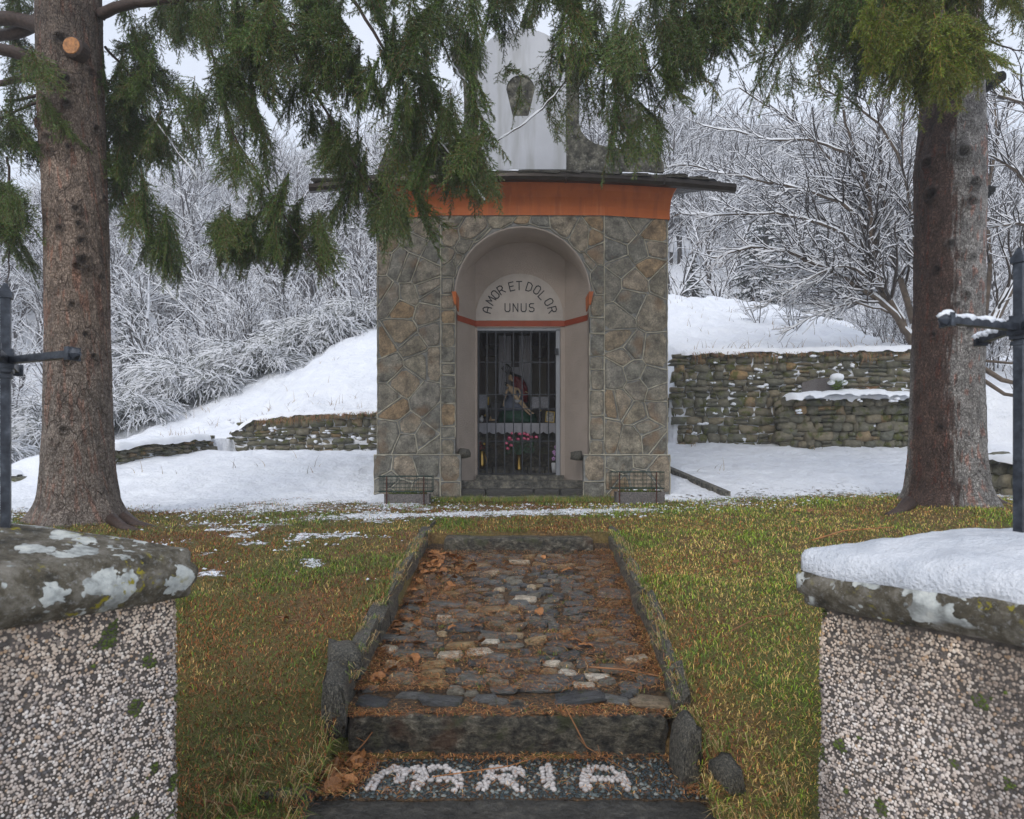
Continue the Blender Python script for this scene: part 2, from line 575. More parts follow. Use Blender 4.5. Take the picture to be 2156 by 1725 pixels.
    c = t.ramp(nn, [(0.40, (0.010, 0.010, 0.009)), (0.48, (0.060, 0.055, 0.042)), (0.55, (0.15, 0.135, 0.10)), (0.63, (0.36, 0.32, 0.25))])
    c = t.mix(t.ramp(t.noise(8, 5), [(0.56, 0.0), (0.66, 0.7)]), c, (0.05, 0.058, 0.016))
    c = t.mix(t.ramp(t.noise(5, 4), [(0.58, 0.0), (0.7, 0.5)]), c, (0.11, 0.045, 0.018))
    MAT['schist'] = t.done(c, 0.36, t.bump(nn, 1.0, 0.06), spec=0.5)
    t = NT('kerb_stone')
    c = t.ramp(t.noise(16, 6, rough=0.7), [(0.35, (0.018, 0.018, 0.016)), (0.5, (0.085, 0.080, 0.065)), (0.66, (0.24, 0.215, 0.165))])
    MAT['kerb'] = t.done(c, 0.5, t.bump(t.noise(24, 6), 0.9, 0.02))
    t = NT('pebble_tones')
    c = t.mix(0.6, t.attr('Col'), t.ramp(t.noise(70, 3), [(0.3, 0.5), (0.7, 1.4)]), 'MULTIPLY')
    MAT['pebble'] = t.done(c, 0.22, spec=0.5)
    MAT['pebble_white'] = simple('white_pebble', (0.50, 0.465, 0.445), 0.35, 0.12, 30, objvar=0.18)

    # vegetation
    t = NT('blade_tones')
    MAT['blade'] = t.done(t.attr('Col'), 0.55)
    t = NT('spruce_needles')
    c = t.mix(1.0, t.attr('Col'), t.ramp(t.rand(), [(0, 0.7), (1, 1.35)]), 'MULTIPLY')
    MAT['needle'] = t.done(c, 0.34, spec=0.5)
    MAT['limb'] = simple('wet_branch_bark', (0.055, 0.034, 0.026), 0.5, 0.4, 40, bump=0.6)
    MAT['twigbark'] = simple('bare_twig_bark', (0.040, 0.030, 0.024), 0.75, 0.35, 5)
    MAT['stembark'] = simple('bare_stem_bark', (0.105, 0.078, 0.056), 0.7, 0.4, 9, bump=0.5)

    def bark(name, c0, c1, c2, crack, vs=15, zst=0.40, cs=0.8):
        t = NT(name)
        mp = t.mapping(t.warp(0.07, 9), (1, 1, zst))
        v = t.vor(vs, 'DISTANCE_TO_EDGE', mp)
        fine = t.noise(34, 7, rough=0.75)
        c = t.ramp(fine, [(0.36, c0), (0.5, c1), (0.64, c2)])
        c = t.mix(0.8, c, t.ramp(t.noise(9, 5, t.mapping(t.obj, (1, 1, 0.5)), rough=0.7), [(0.34, 0.5), (0.5, 1.0), (0.66, 1.5)]), 'MULTIPLY')
        fl = t.vor(60, 'DISTANCE_TO_EDGE', t.mapping(t.warp(0.03, 25), (1, 1, 0.45)))
        c = t.mix(t.ramp(fl, [(0.0, 0.75), (0.09, 0.0)]), c, crack)
        c = t.mix(1.0, c, t.attr('Col'), 'MULTIPLY')
        ck = t.ramp(v, [(0.0, cs), (0.035, cs * 0.35), (0.075, 0.0)])
        sel = t.ramp(t.noise(6, 4), [(0.44, 0.06), (0.58, 1.0)])
        ck = t.math('MULTIPLY', ck, sel)
        c = t.mix(ck, c, crack)
        h = t.math('ADD', t.math('MULTIPLY', ck, -1.2), t.math('MULTIPLY', fine, 0.8))
        h = t.math('ADD', h, t.math('MULTIPLY', t.noise(90, 4), 0.3))
        h = t.math('ADD', h, t.math('MULTIPLY', t.ramp(fl, [(0.0, 0.0), (0.15, 1.0)]), 0.5))
        return t.done(c, 0.7, t.bump(h, 1.0, 0.02))
    MAT['bark_grey'] = bark('spruce_bark_grey', (0.125, 0.100, 0.080), (0.245, 0.200, 0.165), (0.37, 0.32, 0.275), (0.045, 0.024, 0.016))
    MAT['bark_red'] = bark('spruce_bark_flaky', (0.16, 0.145, 0.135), (0.30, 0.28, 0.26), (0.47, 0.45, 0.425), (0.030, 0.022, 0.018), 34, 0.55, 0.75)
    MAT['sawn'] = simple('fresh_sawn_wood', (0.34, 0.145, 0.045), 0.6, 0.5, 30)
    MAT['leaf'] = simple('dead_leaf', (0.26, 0.11, 0.035), 0.5, 0.4, 20, objvar=0.45)
    MAT['fern'] = simple('fern_green', (0.10, 0.16, 0.02), 0.6, 0.3, 20)
    MAT['moss'] = simple('moss', (0.06, 0.085, 0.012), 0.9, 0.5, 40, bump=0.8)


mats()
# ---------------------------------------------------------------- terrain
_Y = [-6, 1.5, 2.5, 3.0, 3.4, 4.5, 6.4, 7.5, 9.3, 11, 12.9, 14.0]
_Z = [-0.1, 0.02, 0.20, 0.38, 0.55, 0.78, 1.01, 1.08, 1.17, 1.58, 2.05, 2.05]


def path_z(y):
    return np.interp(y, [2.0, 2.86, 2.87, 3.28, 3.29, 3.5, 6.3, 6.45], [0.02, 0.02, 0.245, 0.27, 0.435, 0.45, 0.85, 0.95])


def kerb_l(y):
    return np.interp(y, [2.6, 3.2, 4.5, 6.6], [-0.80, -0.82, -0.80, -0.79])


def kerb_r(y):
    return np.interp(y, [2.6, 3.2, 4.5, 6.6], [0.80, 0.79, 0.86, 0.93])


def ground_z(x, y, snowlift=True):
    x = np.asarray(x, float)
    y = np.asarray(y, float)
    near = np.interp(y, _Y, _Z)
    near = near + 0.07 * sstep(2.0, 4.8, x) * sstep(4.5, 7, y) * (1 - sstep(9, 12, y))
    near = near + 0.05 * np.exp(-((x + 4.4) ** 2 + (y - 7) ** 2) / 0.6) + 0.12 * np.exp(-((x - 4.75) ** 2 + (y - 7.5) ** 2) / 0.9)
    near = near - 0.35 * sstep(-6.8, -9.5, x) * sstep(8, 12, y)
    # upper terraces and knoll
    crest = np.interp(x, [-60, -20, -12.8, -8.8, -4.4, 0, 4.9, 9.5, 12.9, 20, 60], [0.6, 1.3, 2.4, 4.4, 6.1, 7.1, 7.2, 6.5, 5.3, 4.2, 3.5])
    s = np.interp(x, [-9, -7.2, -5.8, -5.45, -4.8, 2.2, 3.05, 3.25, 7.9, 8.6, 9.5], [1.5, 1.85, 2.10, 2.44, 2.58, 2.72, 2.9, 3.72, 3.82, 3.2, 3.0])
    yb = np.interp(x, [-8.5, -6.0, 2.2, 3.05], [13.4, 14.05, 14.05, 12.86])
    near = near - 0.16 * sstep(0, -2, x) * sstep(11, 13, y)
    near = near + 0.27 * (x < -6.60 + (y - 11.1) * 0.32) * sstep(10.4, 11.0, y) * sstep(-9.0, -7.6, x)
    t = np.clip((y - yb) / (22 - yb), 0, 1)
    up = s + (crest - s) * (t * 0.75 + 0.25 * t * t * (3 - 2 * t))
    far = np.maximum(0, y - 27)
    hill = (far * 0.70 - 0.0019 * far * far) * np.interp(x, [-120, -60, -30, 40, 120], [0.62, 0.80, 1.0, 1.0, 0.9])
    beyond = crest - 1.6 * sstep(22, 26, y) - np.maximum(0, y - 26) * 0.0 + hill
    beyond = np.where(x < -6, beyond - 0.0, beyond)
    bumps = (vnoise(x, y, 0.35, 3) - 0.5) * 0.55 * sstep(15, 19, y) * (1 - sstep(24, 30, y))
    z = np.where(y > yb, np.where(y > 22, beyond, up), near)
    z = z + bumps
    # right hand stepped ledge
    led = (x > 5.1) & (x < 7.8) & (y > 12.58) & (y <= 12.86)
    z = np.where(led, 2.88, z)
    return z


def snow_mask(x, y):
    """how much of the ground is under snow, 0..1"""
    x = np.asarray(x, float)
    y = np.asarray(y, float)
    edge = np.interp(x, [-9, -4, -2.5, -1.4, -1, 1.2, 2.3, 4.2, 5.5, 8], [5.8, 7.5, 8.2, 8.1, 8.3, 8.4, 8.7, 8.9, 8.7, 7.8])
    m = sstep(-1.7, 2.3, y - edge + (vnoise(x, y, 1.5, 5) - 0.5) * 1.6)
    # bare grassy strip right in front of the steps
    bare = sstep(8.45, 8.7, y) * (1 - sstep(9.3, 9.5, y)) * sstep(-1.25, -0.9, x) * (1 - sstep(1.4, 1.9, x))
    m = m * (1 - 0.85 * bare)
    # slushy tongue across the front
    ton = np.exp(-((y - (7.75 + 0.20 * x)) / 0.38) ** 2) * sstep(-3.5, -1.6, x) * (1 - sstep(1.4, 2.4, x))
    m = np.maximum(m, 0.66 * ton)
    # leftover patches on the left lawn and bottom right
    pl = sstep(0.54, 0.68, vnoise(x, y, 3.2, 8)) * sstep(-3.8, -3.0, x) * (1 - sstep(-1.0, -0.85, x)) * sstep(4.3, 5.0, y)
    m = np.maximum(m, 0.56 * pl)
    br = sstep(0.10, 0.45, (x - 0.80) - (y - 2.55) * 0.9) * (1 - sstep(3.0, 3.5, y))
    m = np.maximum(m, 0.72 * br)
    bl = sstep(0.1, 0.4, (-x - 1.15)) * (1 - sstep(2.6, 3.1, y)) * sstep(0.5, 0.7, vnoise(x, y, 3, 9))
    m = np.maximum(m, 0.45 * bl)
    # snow is thin under the big spruces
    for tx, ty in ((-4.45, 7.0), (4.75, 7.5)):
        m = m * (1 - 0.7 * np.exp(-((x - tx) ** 2 + (y - ty + 0.2) ** 2) / 0.6))
    return m


def build_ground():
    xs = np.unique(np.concatenate([np.arange(-9.5, 9.51, 0.07), np.arange(-30, 30, 0.6), np.arange(-150, 151, 4.0), [-5.76, -5.74, 3.09, 3.11, 2.19, 2.21, 5.09, 5.11, 7.79, 7.81]]))
    ys = np.unique(np.concatenate([np.arange(1.2, 9.5, 0.06), np.arange(9.5, 16, 0.12), np.arange(16, 30, 0.35), np.arange(30, 180, 2.5), np.arange(-8, 1.3, 0.6),
                                   [12.57, 12.59, 12.85, 12.87, 13.19, 13.21, 14.04, 14.06, 13.39, 13.41]]))
    X, Y = np.meshgrid(xs, ys)
    Z = ground_z(X, Y)
    S = snow_mask(X, Y)
    fine = (vnoise(X, Y, 4.0, 11, 4) - 0.5)
    wild = sstep(13.5, 16, Y)
    Z = Z + fine * (0.045 + 0.06 * S * sstep(8.5, 10, Y) + 0.10 * wild) * (Y < 24) + 0.025 * S + (vnoise(X, Y, 1.3, 12, 3) - 0.5) * 0.22 * wild * (Y < 24)
    # trench of the path and clearance under the chapel
    inp = (X > kerb_l(Y) - 0.02) & (X < kerb_r(Y) + 0.02) & (Y > 1.9) & (Y < 6.42)
    Z = np.where(inp, path_z(Y) - 0.12, Z)
    Z = np.where((np.abs(X - 0.14) < 1.85) & (Y > 9.55) & (Y < 13.2), 1.0, Z)
    nx, ny = len(xs), len(ys)
    verts = np.stack([X.ravel(), Y.ravel(), Z.ravel()], 1)
    i = np.arange((ny - 1) * nx).reshape(ny - 1, nx)[:, :-1].ravel()
    faces = np.stack([i, i + 1, i + 1 + nx, i + nx], 1)
    far = sstep(24, 30, Y)
    S = np.maximum(S, far * 0.52)
    mk('ground', verts, faces, MAT['ground'], smooth=True, attr={'snow': S.ravel()}, kind='structure')


build_ground()


def blades():
    """short grass, straw and fallen needles of the lawn"""
    n = 420000
    d = 1.9 + (9.3 - 1.9) * RNG.random(n) ** 1.25
    x = (RNG.random(n) * 2 - 1) * (0.82 * d + 0.6)
    y = d
    ok = ~((x > kerb_l(y) + 0.0) & (x < kerb_r(y) - 0.0) & (y < 6.4))
    S = snow_mask(x, y)
    ok &= RNG.random(n) > S * 1.35
    dens = vnoise(x, y, 2.2, 21)
    ok &= RNG.random(n) < 0.35 + dens
    ok &= ~((np.abs(x - 0.14) < 2.0) & (y > 9.2))
    x, y, S = x[ok], y[ok], S[ok]
    n = len(x)
    z = ground_z(x, y) + (vnoise(x, y, 4.0, 11, 4) - 0.5) * 0.045 + 0.025 * S - 0.004
    far = np.clip((y - 2) / 6, 0, 1)
    tuft = sstep(0.52, 0.68, vnoise(x, y, 1.9, 22, 3))
    L = (0.020 + 0.022 * RNG.random(n) ** 2 + 0.018 * tuft) * (1 + 0.2 * far)
    edge = np.exp(-np.minimum(np.abs(x - kerb_l(y)), np.abs(x - kerb_r(y))) / 0.05) * (y < 6.4)
    L = L * (1 + 0.5 * edge * RNG.random(n))
    w = (0.0013 + 0.0012 * far) * (0.8 + 0.5 * RNG.random(n))
    a = RNG.random(n) * 2 * pi
    lean = 0.35 + 1.0 * RNG.random(n)
    lean = np.where(RNG.random(n) < 0.5, lean + 0.35, lean)
    da = np.stack([np.cos(a), np.sin(a), np.zeros(n)], 1)
    side = np.stack([-np.sin(a), np.cos(a), np.zeros(n)], 1)
    p0 = np.stack([x, y, z], 1)
    up = np.array([0, 0, 1.0])
    p1 = p0 + da * (L * np.sin(lean) * 0.5)[:, None] + up * (L * np.cos(lean * 0.6) * 0.62)[:, None]
    p2 = p0 + da * (L * np.sin(lean) * 1.05)[:, None] + up * (L * np.cos(lean) * 0.85 + 0.004)[:, None]
    s = side * w[:, None]
    vs = np.stack([p0 - s, p0 + s, p1 + s * 0.9, p1 - s * 0.9, p2], 1).reshape(-1, 3)
    b = np.arange(n) * 5
    f = np.concatenate([np.stack([b, b + 1, b + 2], 1), np.stack([b, b + 2, b + 3], 1), np.stack([b + 3, b + 2, b + 4], 1)])
    green = np.array([0.135, 0.225, 0.022])
    fresh = np.array([0.28, 0.40, 0.024])
    straw = np.array([0.66, 0.44, 0.14])
    rust = np.array([0.36, 0.115, 0.030])
    dull = np.array([0.25, 0.17, 0.060])
    pal = np.stack([green, fresh, straw, rust, dull])
    rt = sstep(0.3, 1.6, x)                        # the right lawn is more golden, the left more rusty
    rusty = sstep(0.44, 0.62, vnoise(x, y, 1.3, 27, 3))
    pale = sstep(0.50, 0.66, vnoise(x, y, 2.6, 28, 3))
    nearf = 1 - sstep(3.2, 5.5, y)
    pg = 0.16 + 0.75 * tuft + 0.30 * far + 0.10 * rt
    pf = 0.05 + 0.35 * tuft * (0.5 + rt) + 0.14 * rt
    ps = 0.10 + 0.26 * rt + 0.40 * pale
    pr = (0.10 + 0.55 * rusty + 0.22 * nearf) * (1 - 0.72 * rt) * (1 - 0.65 * tuft) + 0.16 * rusty
    pdull = 0.22 + 0 * x
    P = np.stack([pg, pf, ps, pr, pdull], 1)
    P = P / P.sum(1, keepdims=True)
    c = np.cumsum(P, 1)
    idx = (RNG.random(n)[:, None] > c).sum(1).clip(0, 4)
    C = pal[idx] * (0.45 + 1.0 * RNG.random(n))[:, None]
    C = C * (0.92 + 0.34 * rt + 0.35 * (vnoise(x, y, 3.5, 29, 3) - 0.5))[:, None]
    Cv = np.repeat(C, 5, axis=0).reshape(n, 5, 3)
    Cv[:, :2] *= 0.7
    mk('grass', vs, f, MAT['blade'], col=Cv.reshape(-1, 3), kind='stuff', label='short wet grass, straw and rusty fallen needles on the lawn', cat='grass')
    # pale snow crumbs caught in the grass
    m = 26000
    x = RNG.uniform(-7.5, 7.5, m)
    y = RNG.uniform(2.0, 9.3, m)
    S = snow_mask(x, y)
    ok = (S > 0.12) & (RNG.random(m) < S * 1.4) & (np.abs(x) < 0.78 * y + 0.2)
    ok &= ~((x > kerb_l(y) - 0.02) & (x < kerb_r(y) + 0.02) & (y < 6.45))
    x, y = x[ok], y[ok]
    m = len(x)
    z = ground_z(x, y) + (vnoise(x, y, 4.0, 11, 4) - 0.5) * 0.045 + 0.02
    r = 0.006 + 0.016 * RNG.random(m) ** 2
    base = np.array([[1, 0, 0], [-0.5, 0.87, 0], [-0.5, -0.87, 0], [0, 0, 0.8], [0.5, 0.87, 0.1], [0.1, -0.9, 0.3]])
    ang = RNG.random(m) * 6.28
    R = np.stack([np.stack([np.cos(ang), -np.sin(ang), 0 * ang], 1), np.stack([np.sin(ang), np.cos(ang), 0 * ang], 1), np.stack([0 * ang, 0 * ang, 1 + 0 * ang], 1)], 1)
    vs = np.einsum('nij,kj->nki', R, base) * r[:, None, None] + np.stack([x, y, z], 1)[:, None, :]
    b = (np.arange(m) * 6)[:, None]
    f = np.concatenate([b + np.array(q) for q in ([0, 4, 3], [4, 1, 3], [1, 2, 3], [2, 5, 3], [5, 0, 3])])
    mk('snow_crumbs', vs.reshape(-1, 3), f, MAT['slush'], smooth=True, kind='stuff', label='wet snow crumbs lying among the grass blades', cat='snow')


blades()

# ---------------------------------------------------------------- rounded stone shapes shared by walls, cobbles and kerbs


def stone_mesh(name, mat, seed, sph=0.5, jit=0.12, flat=False, cuts=2):
    r = np.random.default_rng(seed)
    n = cuts + 1
    pts, idx, faces = [], {}, []

    def vid(p):
        k = tuple(np.round(p, 4))
        if k not in idx:
            idx[k] = len(pts)
            pts.append(np.array(p, float))
        return idx[k]
    g = np.linspace(-1, 1, n)
    for ax in range(3):
        for sgn in (-1, 1):
            for i in range(n - 1):
                for j in range(n - 1):
                    q = []
                    for a, b in ((g[i], g[j]), (g[i + 1], g[j]), (g[i + 1], g[j + 1]), (g[i], g[j + 1])):
                        p = [0, 0, 0]
                        p[ax] = sgn
                        p[(ax + 1) % 3] = a
                        p[(ax + 2) % 3] = b
                        q.append(vid(p))
                    faces.append(q if sgn > 0 else q[::-1])
    P = np.array(pts)
    nrm = P / np.linalg.norm(P, axis=1, keepdims=True)
    P = P * (1 - sph) + nrm * sph * 1.05
    P = P + r.uniform(-jit, jit, P.shape)
    P[:, 0] *= 1 + 0.25 * r.uniform(-1, 1) * P[:, 2]
    P[:, 2] *= 1 + 0.25 * r.uniform(-1, 1) * P[:, 0]
    return make_mesh(name, P * 0.5, faces, mat, smooth=not flat)


FIELD = [stone_mesh('stone', MAT['field'], 50 + i, 0.22 + 0.3 * (i % 3) / 2, 0.13) for i in range(10)]
COBB = [stone_mesh('cobblestone', MAT['cobble'], 80 + i, 0.55, 0.13) for i in range(10)]
KERB = [stone_mesh('kerb_stone', MAT['kerb'], 110 + i, 0.12, 0.10, flat=True, cuts=2) for i in range(6)]


def snow_strip(name, pts, w, h, parent=None, drop=0.06, seed=1, kind=None):
    """lumpy snow lying along a line of points (world), wider and lower at random"""
    r = np.random.default_rng(seed)
    pts = [np.array(p, float) for p in pts]
    dense = []
    for a, b in zip(pts[:-1], pts[1:]):
        L = np.linalg.norm(b - a)
        m = max(2, int(L / 0.05))
        for i in range(m):
            dense.append(a + (b - a) * i / m)
    dense.append(pts[-1])
    n = len(dense)
    u = np.linspace(0, 1, n)
    k = 9
    verts = []
    for i, p in enumerate(dense):
        d = dense[min(i + 1, n - 1)] - dense[max(i - 1, 0)]
        d = d / np.linalg.norm(d)
        sd = np.array([d[1], -d[0], 0])
        sd /= np.linalg.norm(sd)
        e = min(1, min(i, n - 1 - i) / 2.0)
        ww = w * (0.75 + 0.55 * vnoise(i * 0.28, seed * 7.1, 1, 31)) * (0.3 + 0.7 * e)
        hh = h * (0.45 + 1.1 * vnoise(i * 0.22, seed * 3.3, 1, 32)) * (0.2 + 0.8 * e)
        dr = drop * (2.2 * max(0, float(vnoise(i * 0.35, seed * 5.7, 1, 33)) - 0.35))
        for j in range(k):
            t = j / (k - 1)
            a = pi * t
            off = sd * (-cos(a)) * ww * 0.5 * -1
            zz = sin(a) ** 0.7 * hh
            if t < 0.01:
                zz = -dr
            if t > 0.99:
                zz = -0.02
            if 0.01 < t < 0.2:
                zz = zz * 0.7 - dr * 0.4
            verts.append(p + off + np.array([0, 0, zz]) + r.uniform(-0.004, 0.004, 3))
    faces = []
    for i in range(n - 1):
        for j in range(k - 1):
            faces.append((i * k + j, i * k + j + 1, (i + 1) * k + j + 1, (i + 1) * k + j))
    return mk(name, verts, faces, MAT['snow'], parent, smooth=True, kind=kind)


def drystone(A, B, z0, z1, z0b, z1b, label, cat='wall', rowh=(0.08, 0.17), depth=0.3, seed=0, cap=True, mossy=None, wid=(0.12, 0.31), zfun=None):
    """dry stone wall from plan point A to B, heights at both ends"""
    r = random.Random(seed)
    A, B = np.array(A, float), np.array(B, float)
    L = np.linalg.norm(B - A)
    d = (B - A) / L
    ang = math.atan2(d[1], d[0])
    nrm = np.array([d[1], -d[0]])                 # points to the viewer side
    root = empty('dry_stone_wall', ((A + B)[0] / 2, (A + B)[1] / 2, min(z0, z0b)), label, cat)
    zlo = lambda s: min(z0 + (z0b - z0) * s / L, float(ground_z(*(A + d * s + np.array([d[1], -d[0]]) * 0.25)))) - 0.02
    zhi = zfun or (lambda s: z1 + (z1b - z1) * s / L)
    g = Geo()
    m = A + nrm * -(depth * 0.62)
    for (sa, sb) in [(i * L / 8, (i + 1) * L / 8) for i in range(8)]:
        za, zb = zlo(sa) - 0.2, min(zhi(sa), zhi(sb)) - 0.07
        c = A + d * (sa + sb) / 2 - nrm * depth * 0.60
        g.box((c[0], c[1], (za + zb) / 2), (sb - sa + 0.004, depth * 0.7, zb - za), ang)
    g.build('wall_core', MAT['darkfill'], root)
    h = 0.0
    H = max(zhi(L * i / 10) - zlo(L * i / 10) for i in range(11))
    row = 0
    while h < H - 0.03:
        rh = r.uniform(*rowh) * (1.25 if h < 0.3 * H and r.random() < 0.4 else 1)
        s = -r.uniform(0, 0.15)
        while s < L:
            w = r.uniform(*wid) * (0.8 + rh * 2.0)
            if r.random() < 0.25:
                w *= 0.55
            sc = s + w / 2
            if sc > L + 0.05:
                break
            sc = min(max(sc, 0), L)
            f = (zhi(sc) - zlo(sc)) / H
            zz = zlo(sc) + (h + rh / 2) * max(f, 0.1)
            if f > 0.15:
                hh = rh * f
                me = FIELD[r.randrange(len(FIELD))]
                c = A + d * sc + nrm * r.uniform(-0.03, 0.025) - nrm * depth * 0.28
                if r.random() < 0.16 and rh > 0.12:      # two thin ones instead of one
                    for q in (-0.25, 0.25):
                        place('stone', me, root, Vector((c[0], c[1], zz + q * hh)) - root.location, (r.uniform(-.06, .06), r.uniform(-.08, .08), ang + r.uniform(-.1, .1)), (w * 1.06, depth * r.uniform(0.75, 1.0), hh * 0.52))
                else:
                    place('stone', me, root, Vector((c[0], c[1], zz)) - root.location, (r.uniform(-.1, .1), r.uniform(-.10, .10) + (pi if r.random() < .5 else 0), ang + r.uniform(-.12, .12)), (w * 1.07, depth * r.uniform(0.75, 1.05), hh * r.uniform(0.98, 1.18)))
            s += w
        h += rh
        row += 1
    if cap:
        pa = A - nrm * depth * 0.2
        pb = B - nrm * depth * 0.2
        snow_strip('snow_cap', [tuple(pa + (pb - pa) * i / 8) + (zhi(L * i / 8) - 0.01,) for i in range(9)], depth * 1.25, 0.09, root, 0.07, seed + 3)
    return root


# left long retaining wall beside the chapel, low wall stub, right corner wall, ledge, far right and far left stubs
drystone((-5.80, 14.05), (-1.6, 14.05), 1.98, 2.50, 2.0, 2.80, 'mossy dry stone retaining wall under the snowy slope left of the chapel', seed=3, zfun=lambda s: float(np.interp(s, [0, 0.3, 1.0, 4.2], [2.26, 2.54, 2.66, 2.78])))
drystone((-6.55, 11.1), (-5.85, 13.3), 1.45, 1.93, 1.98, 2.20, 'low crumbling dry stone kerb wall beside the left spruce trunk', seed=5, depth=0.22, wid=(0.12, 0.3), rowh=(0.07, 0.12))
drystone((3.12, 12.85), (8.3, 12.85), 2.02, 3.74, 2.1, 3.84, 'tall dry stone wall with snow along its top right of the chapel', seed=8, wid=(0.13, 0.32), rowh=(0.09, 0.19))
drystone((2.1, 13.4), (3.2, 12.95), 1.98, 2.72, 2.02, 2.95, 'short dark dry stone wall in the gap behind the chapel corner', seed=11, cap=False)
drystone((4.95, 12.5), (7.9, 12.5), 2.05, 2.86, 2.1, 2.88, 'mossy lower stone ledge with a snow shelf in front of the tall wall', seed=14, rowh=(0.09, 0.18), wid=(0.13, 0.30))
drystone((4.97, 12.84), (4.97, 12.56), 2.0, 2.84, 2.0, 2.84, 'short return end of the mossy stone ledge', seed=15, rowh=(0.11, 0.19), wid=(0.14, 0.26), cap=False)
drystone((6.55, 9.7), (6.9, 7.4), 1.45, 1.75, 1.2, 1.65, 'low mossy wall running towards the viewer behind the right iron cross', seed=17, depth=0.3)
drystone((-9.0, 10.6), (-7.55, 10.4), 1.05, 1.52, 1.08, 1.50, 'low snow topped stone wall at the far left edge behind the iron cross', seed=19, depth=0.3)

# the snowy face of the wall's left corner, leaning slab and ferns on the ledge
g = Geo()
pv = [V(1690, 826, 12.45), V(1688, 806, 12.45), V(1716, 798, 12.45), V(1765, 795, 12.45), V(1770, 822, 12.45)]
back = [p + np.array([0.02, 0.07, 0]) for p in pv]
g.add(pv + back, [(0, 1, 2, 3, 4), (9, 8, 7, 6, 5), (0, 5, 6, 1), (1, 6, 7, 2), (2, 7, 8, 3), (3, 8, 9, 4), (4, 9, 5, 0)])
g.build('slate_slab', MAT['granite'], label='flat grey slate slab leaning against the tall wall on its ledge', cat='slab')
snow_strip('ledge_snow', [V(1650, 838, 12.32), V(1790, 832, 12.4), V(1935, 838, 12.4)], 0.62, 0.10, None, 0.10, 41, kind='stuff')
tag(bpy.data.objects['ledge_snow'], 'thick snow lying on the stone ledge below the tall wall', 'snow')


def fern(loc, n, L, label, mat, seed):
    r = random.Random(seed)
    root = empty('fern', loc, label, 'fern')
    for i in range(n):
        a = r.uniform(0, 2 * pi)
        pts = [np.array(loc) + np.array([cos(a) * L * t * 0.8, sin(a) * L * t * 0.8, L * (t * 1.0 - 0.7 * t * t)]) for t in np.linspace(0, 1, 9)]
        g = Geo()
        for j in range(8):
            p, q = pts[j], pts[j + 1]
            d = q - p
            s = np.cross(d, (0, 0, 1))
            s = s / (np.linalg.norm(s) + 1e-6) * L * 0.22 * (1 - j / 9)
            for sg in (-1, 1):
                g.add([p, p + d * 0.8, p + s * sg + d * 0.8], [(0, 1, 2)])
        g.build('frond', mat, root)
    return root


fern(V(1762, 822, 12.3), 9, 0.42, 'green fern topped with snow growing on the ledge beside the slab', MAT['fern'], 2)
fern(V(1835, 826, 12.3), 7, 0.34, 'brownish fern on the ledge nearer the right spruce trunk', MAT['leaf'], 4)
g = Geo()
for c, q in ((V(1762, 795, 12.2), 0.13), (V(1776, 806, 12.25), 0.08), (V(1750, 806, 12.2), 0.07)):
    g.ball(c, (q, q * 0.8, q * 0.6), 10, 6)
g.build('snow_clump', MAT['snow'], label='lump of snow resting on the green fern', cat='snow', smooth=True)

# concrete kerb strip right of the chapel
g = Geo()
a, b = np.array([2.45, 10.9]), np.array([2.95, 9.35])
c = (a + b) / 2
for i_ in range(11):
    q_ = a + (b - a) * i_ / 10
    z_ = float(ground_z(q_[0], q_[1])) + 0.085
    g.v += [(q_[0] - .045, q_[1], z_ - .3), (q_[0] - .045, q_[1], z_), (q_[0] + .045, q_[1], z_), (q_[0] + .045, q_[1], z_ - .3)]
    if i_:
        k_ = 4 * i_
        g.f += [(k_ + j - 4, k_ + j - 3, k_ + j + 1, k_ + j) for j in range(3)]
g.f.append((40, 41, 42, 43))
g.build('concrete_kerb', MAT['kerb'], label='narrow concrete kerb in the snow beside the chapel plinth', cat='kerb')
# ---------------------------------------------------------------- path, steps, pebble mosaic


def build_path():
    ys = np.concatenate([np.arange(3.32, 6.4, 0.04)])
    us = np.linspace(0, 1, 60)
    Yv, U = np.meshgrid(ys, us, indexing='ij')
    Xv = kerb_l(Yv) + (kerb_r(Yv) - kerb_l(Yv)) * U
    Zv = path_z(Yv) + (vnoise(Xv, Yv, 5, 44) - 0.5) * 0.03
    n, m = Yv.shape
    i = np.arange((n - 1) * m).reshape(n - 1, m)[:, :-1].ravel()
    f = np.stack([i, i + 1, i + 1 + m, i + m], 1)
    path = mk('path', np.stack([Xv.ravel(), Yv.ravel(), Zv.ravel()], 1), f, MAT['bed'], smooth=True, kind='structure')
    r = random.Random(12)
    pts = []
    tries = 0
    while len(pts) < 285 and tries < 12000:
        tries += 1
        y = 3.42 + (6.15 - 3.42) * r.random()
        u = r.random()
        x = kerb_l(y) + 0.06 + (kerb_r(y) - kerb_l(y) - 0.12) * u
        rx = r.uniform(0.035, 0.085) if r.random() < 0.75 else r.uniform(0.08, 0.15)
        ry = rx * r.uniform(0.38, 0.7)
        if all(((x - p[0]) / (rx + p[2])) ** 2 + ((y - p[1]) / (ry + p[3])) ** 2 > 0.86 for p in pts):
            pts.append((x, y, rx, ry))
    # larger ones the photograph shows, by colour
    for k, (x, y, rx, ry) in enumerate(pts):
        z = float(path_z(y)) + 0.003
        o = place('cobblestone', COBB[k % len(COBB)], path, (x, y, z + 0.002), (r.uniform(-.12, .12), r.uniform(-.12, .12), r.uniform(-.25, .25)), (rx * 2.1, ry * 2.15, r.uniform(0.032, 0.066)))
    return path


PATH = build_path()


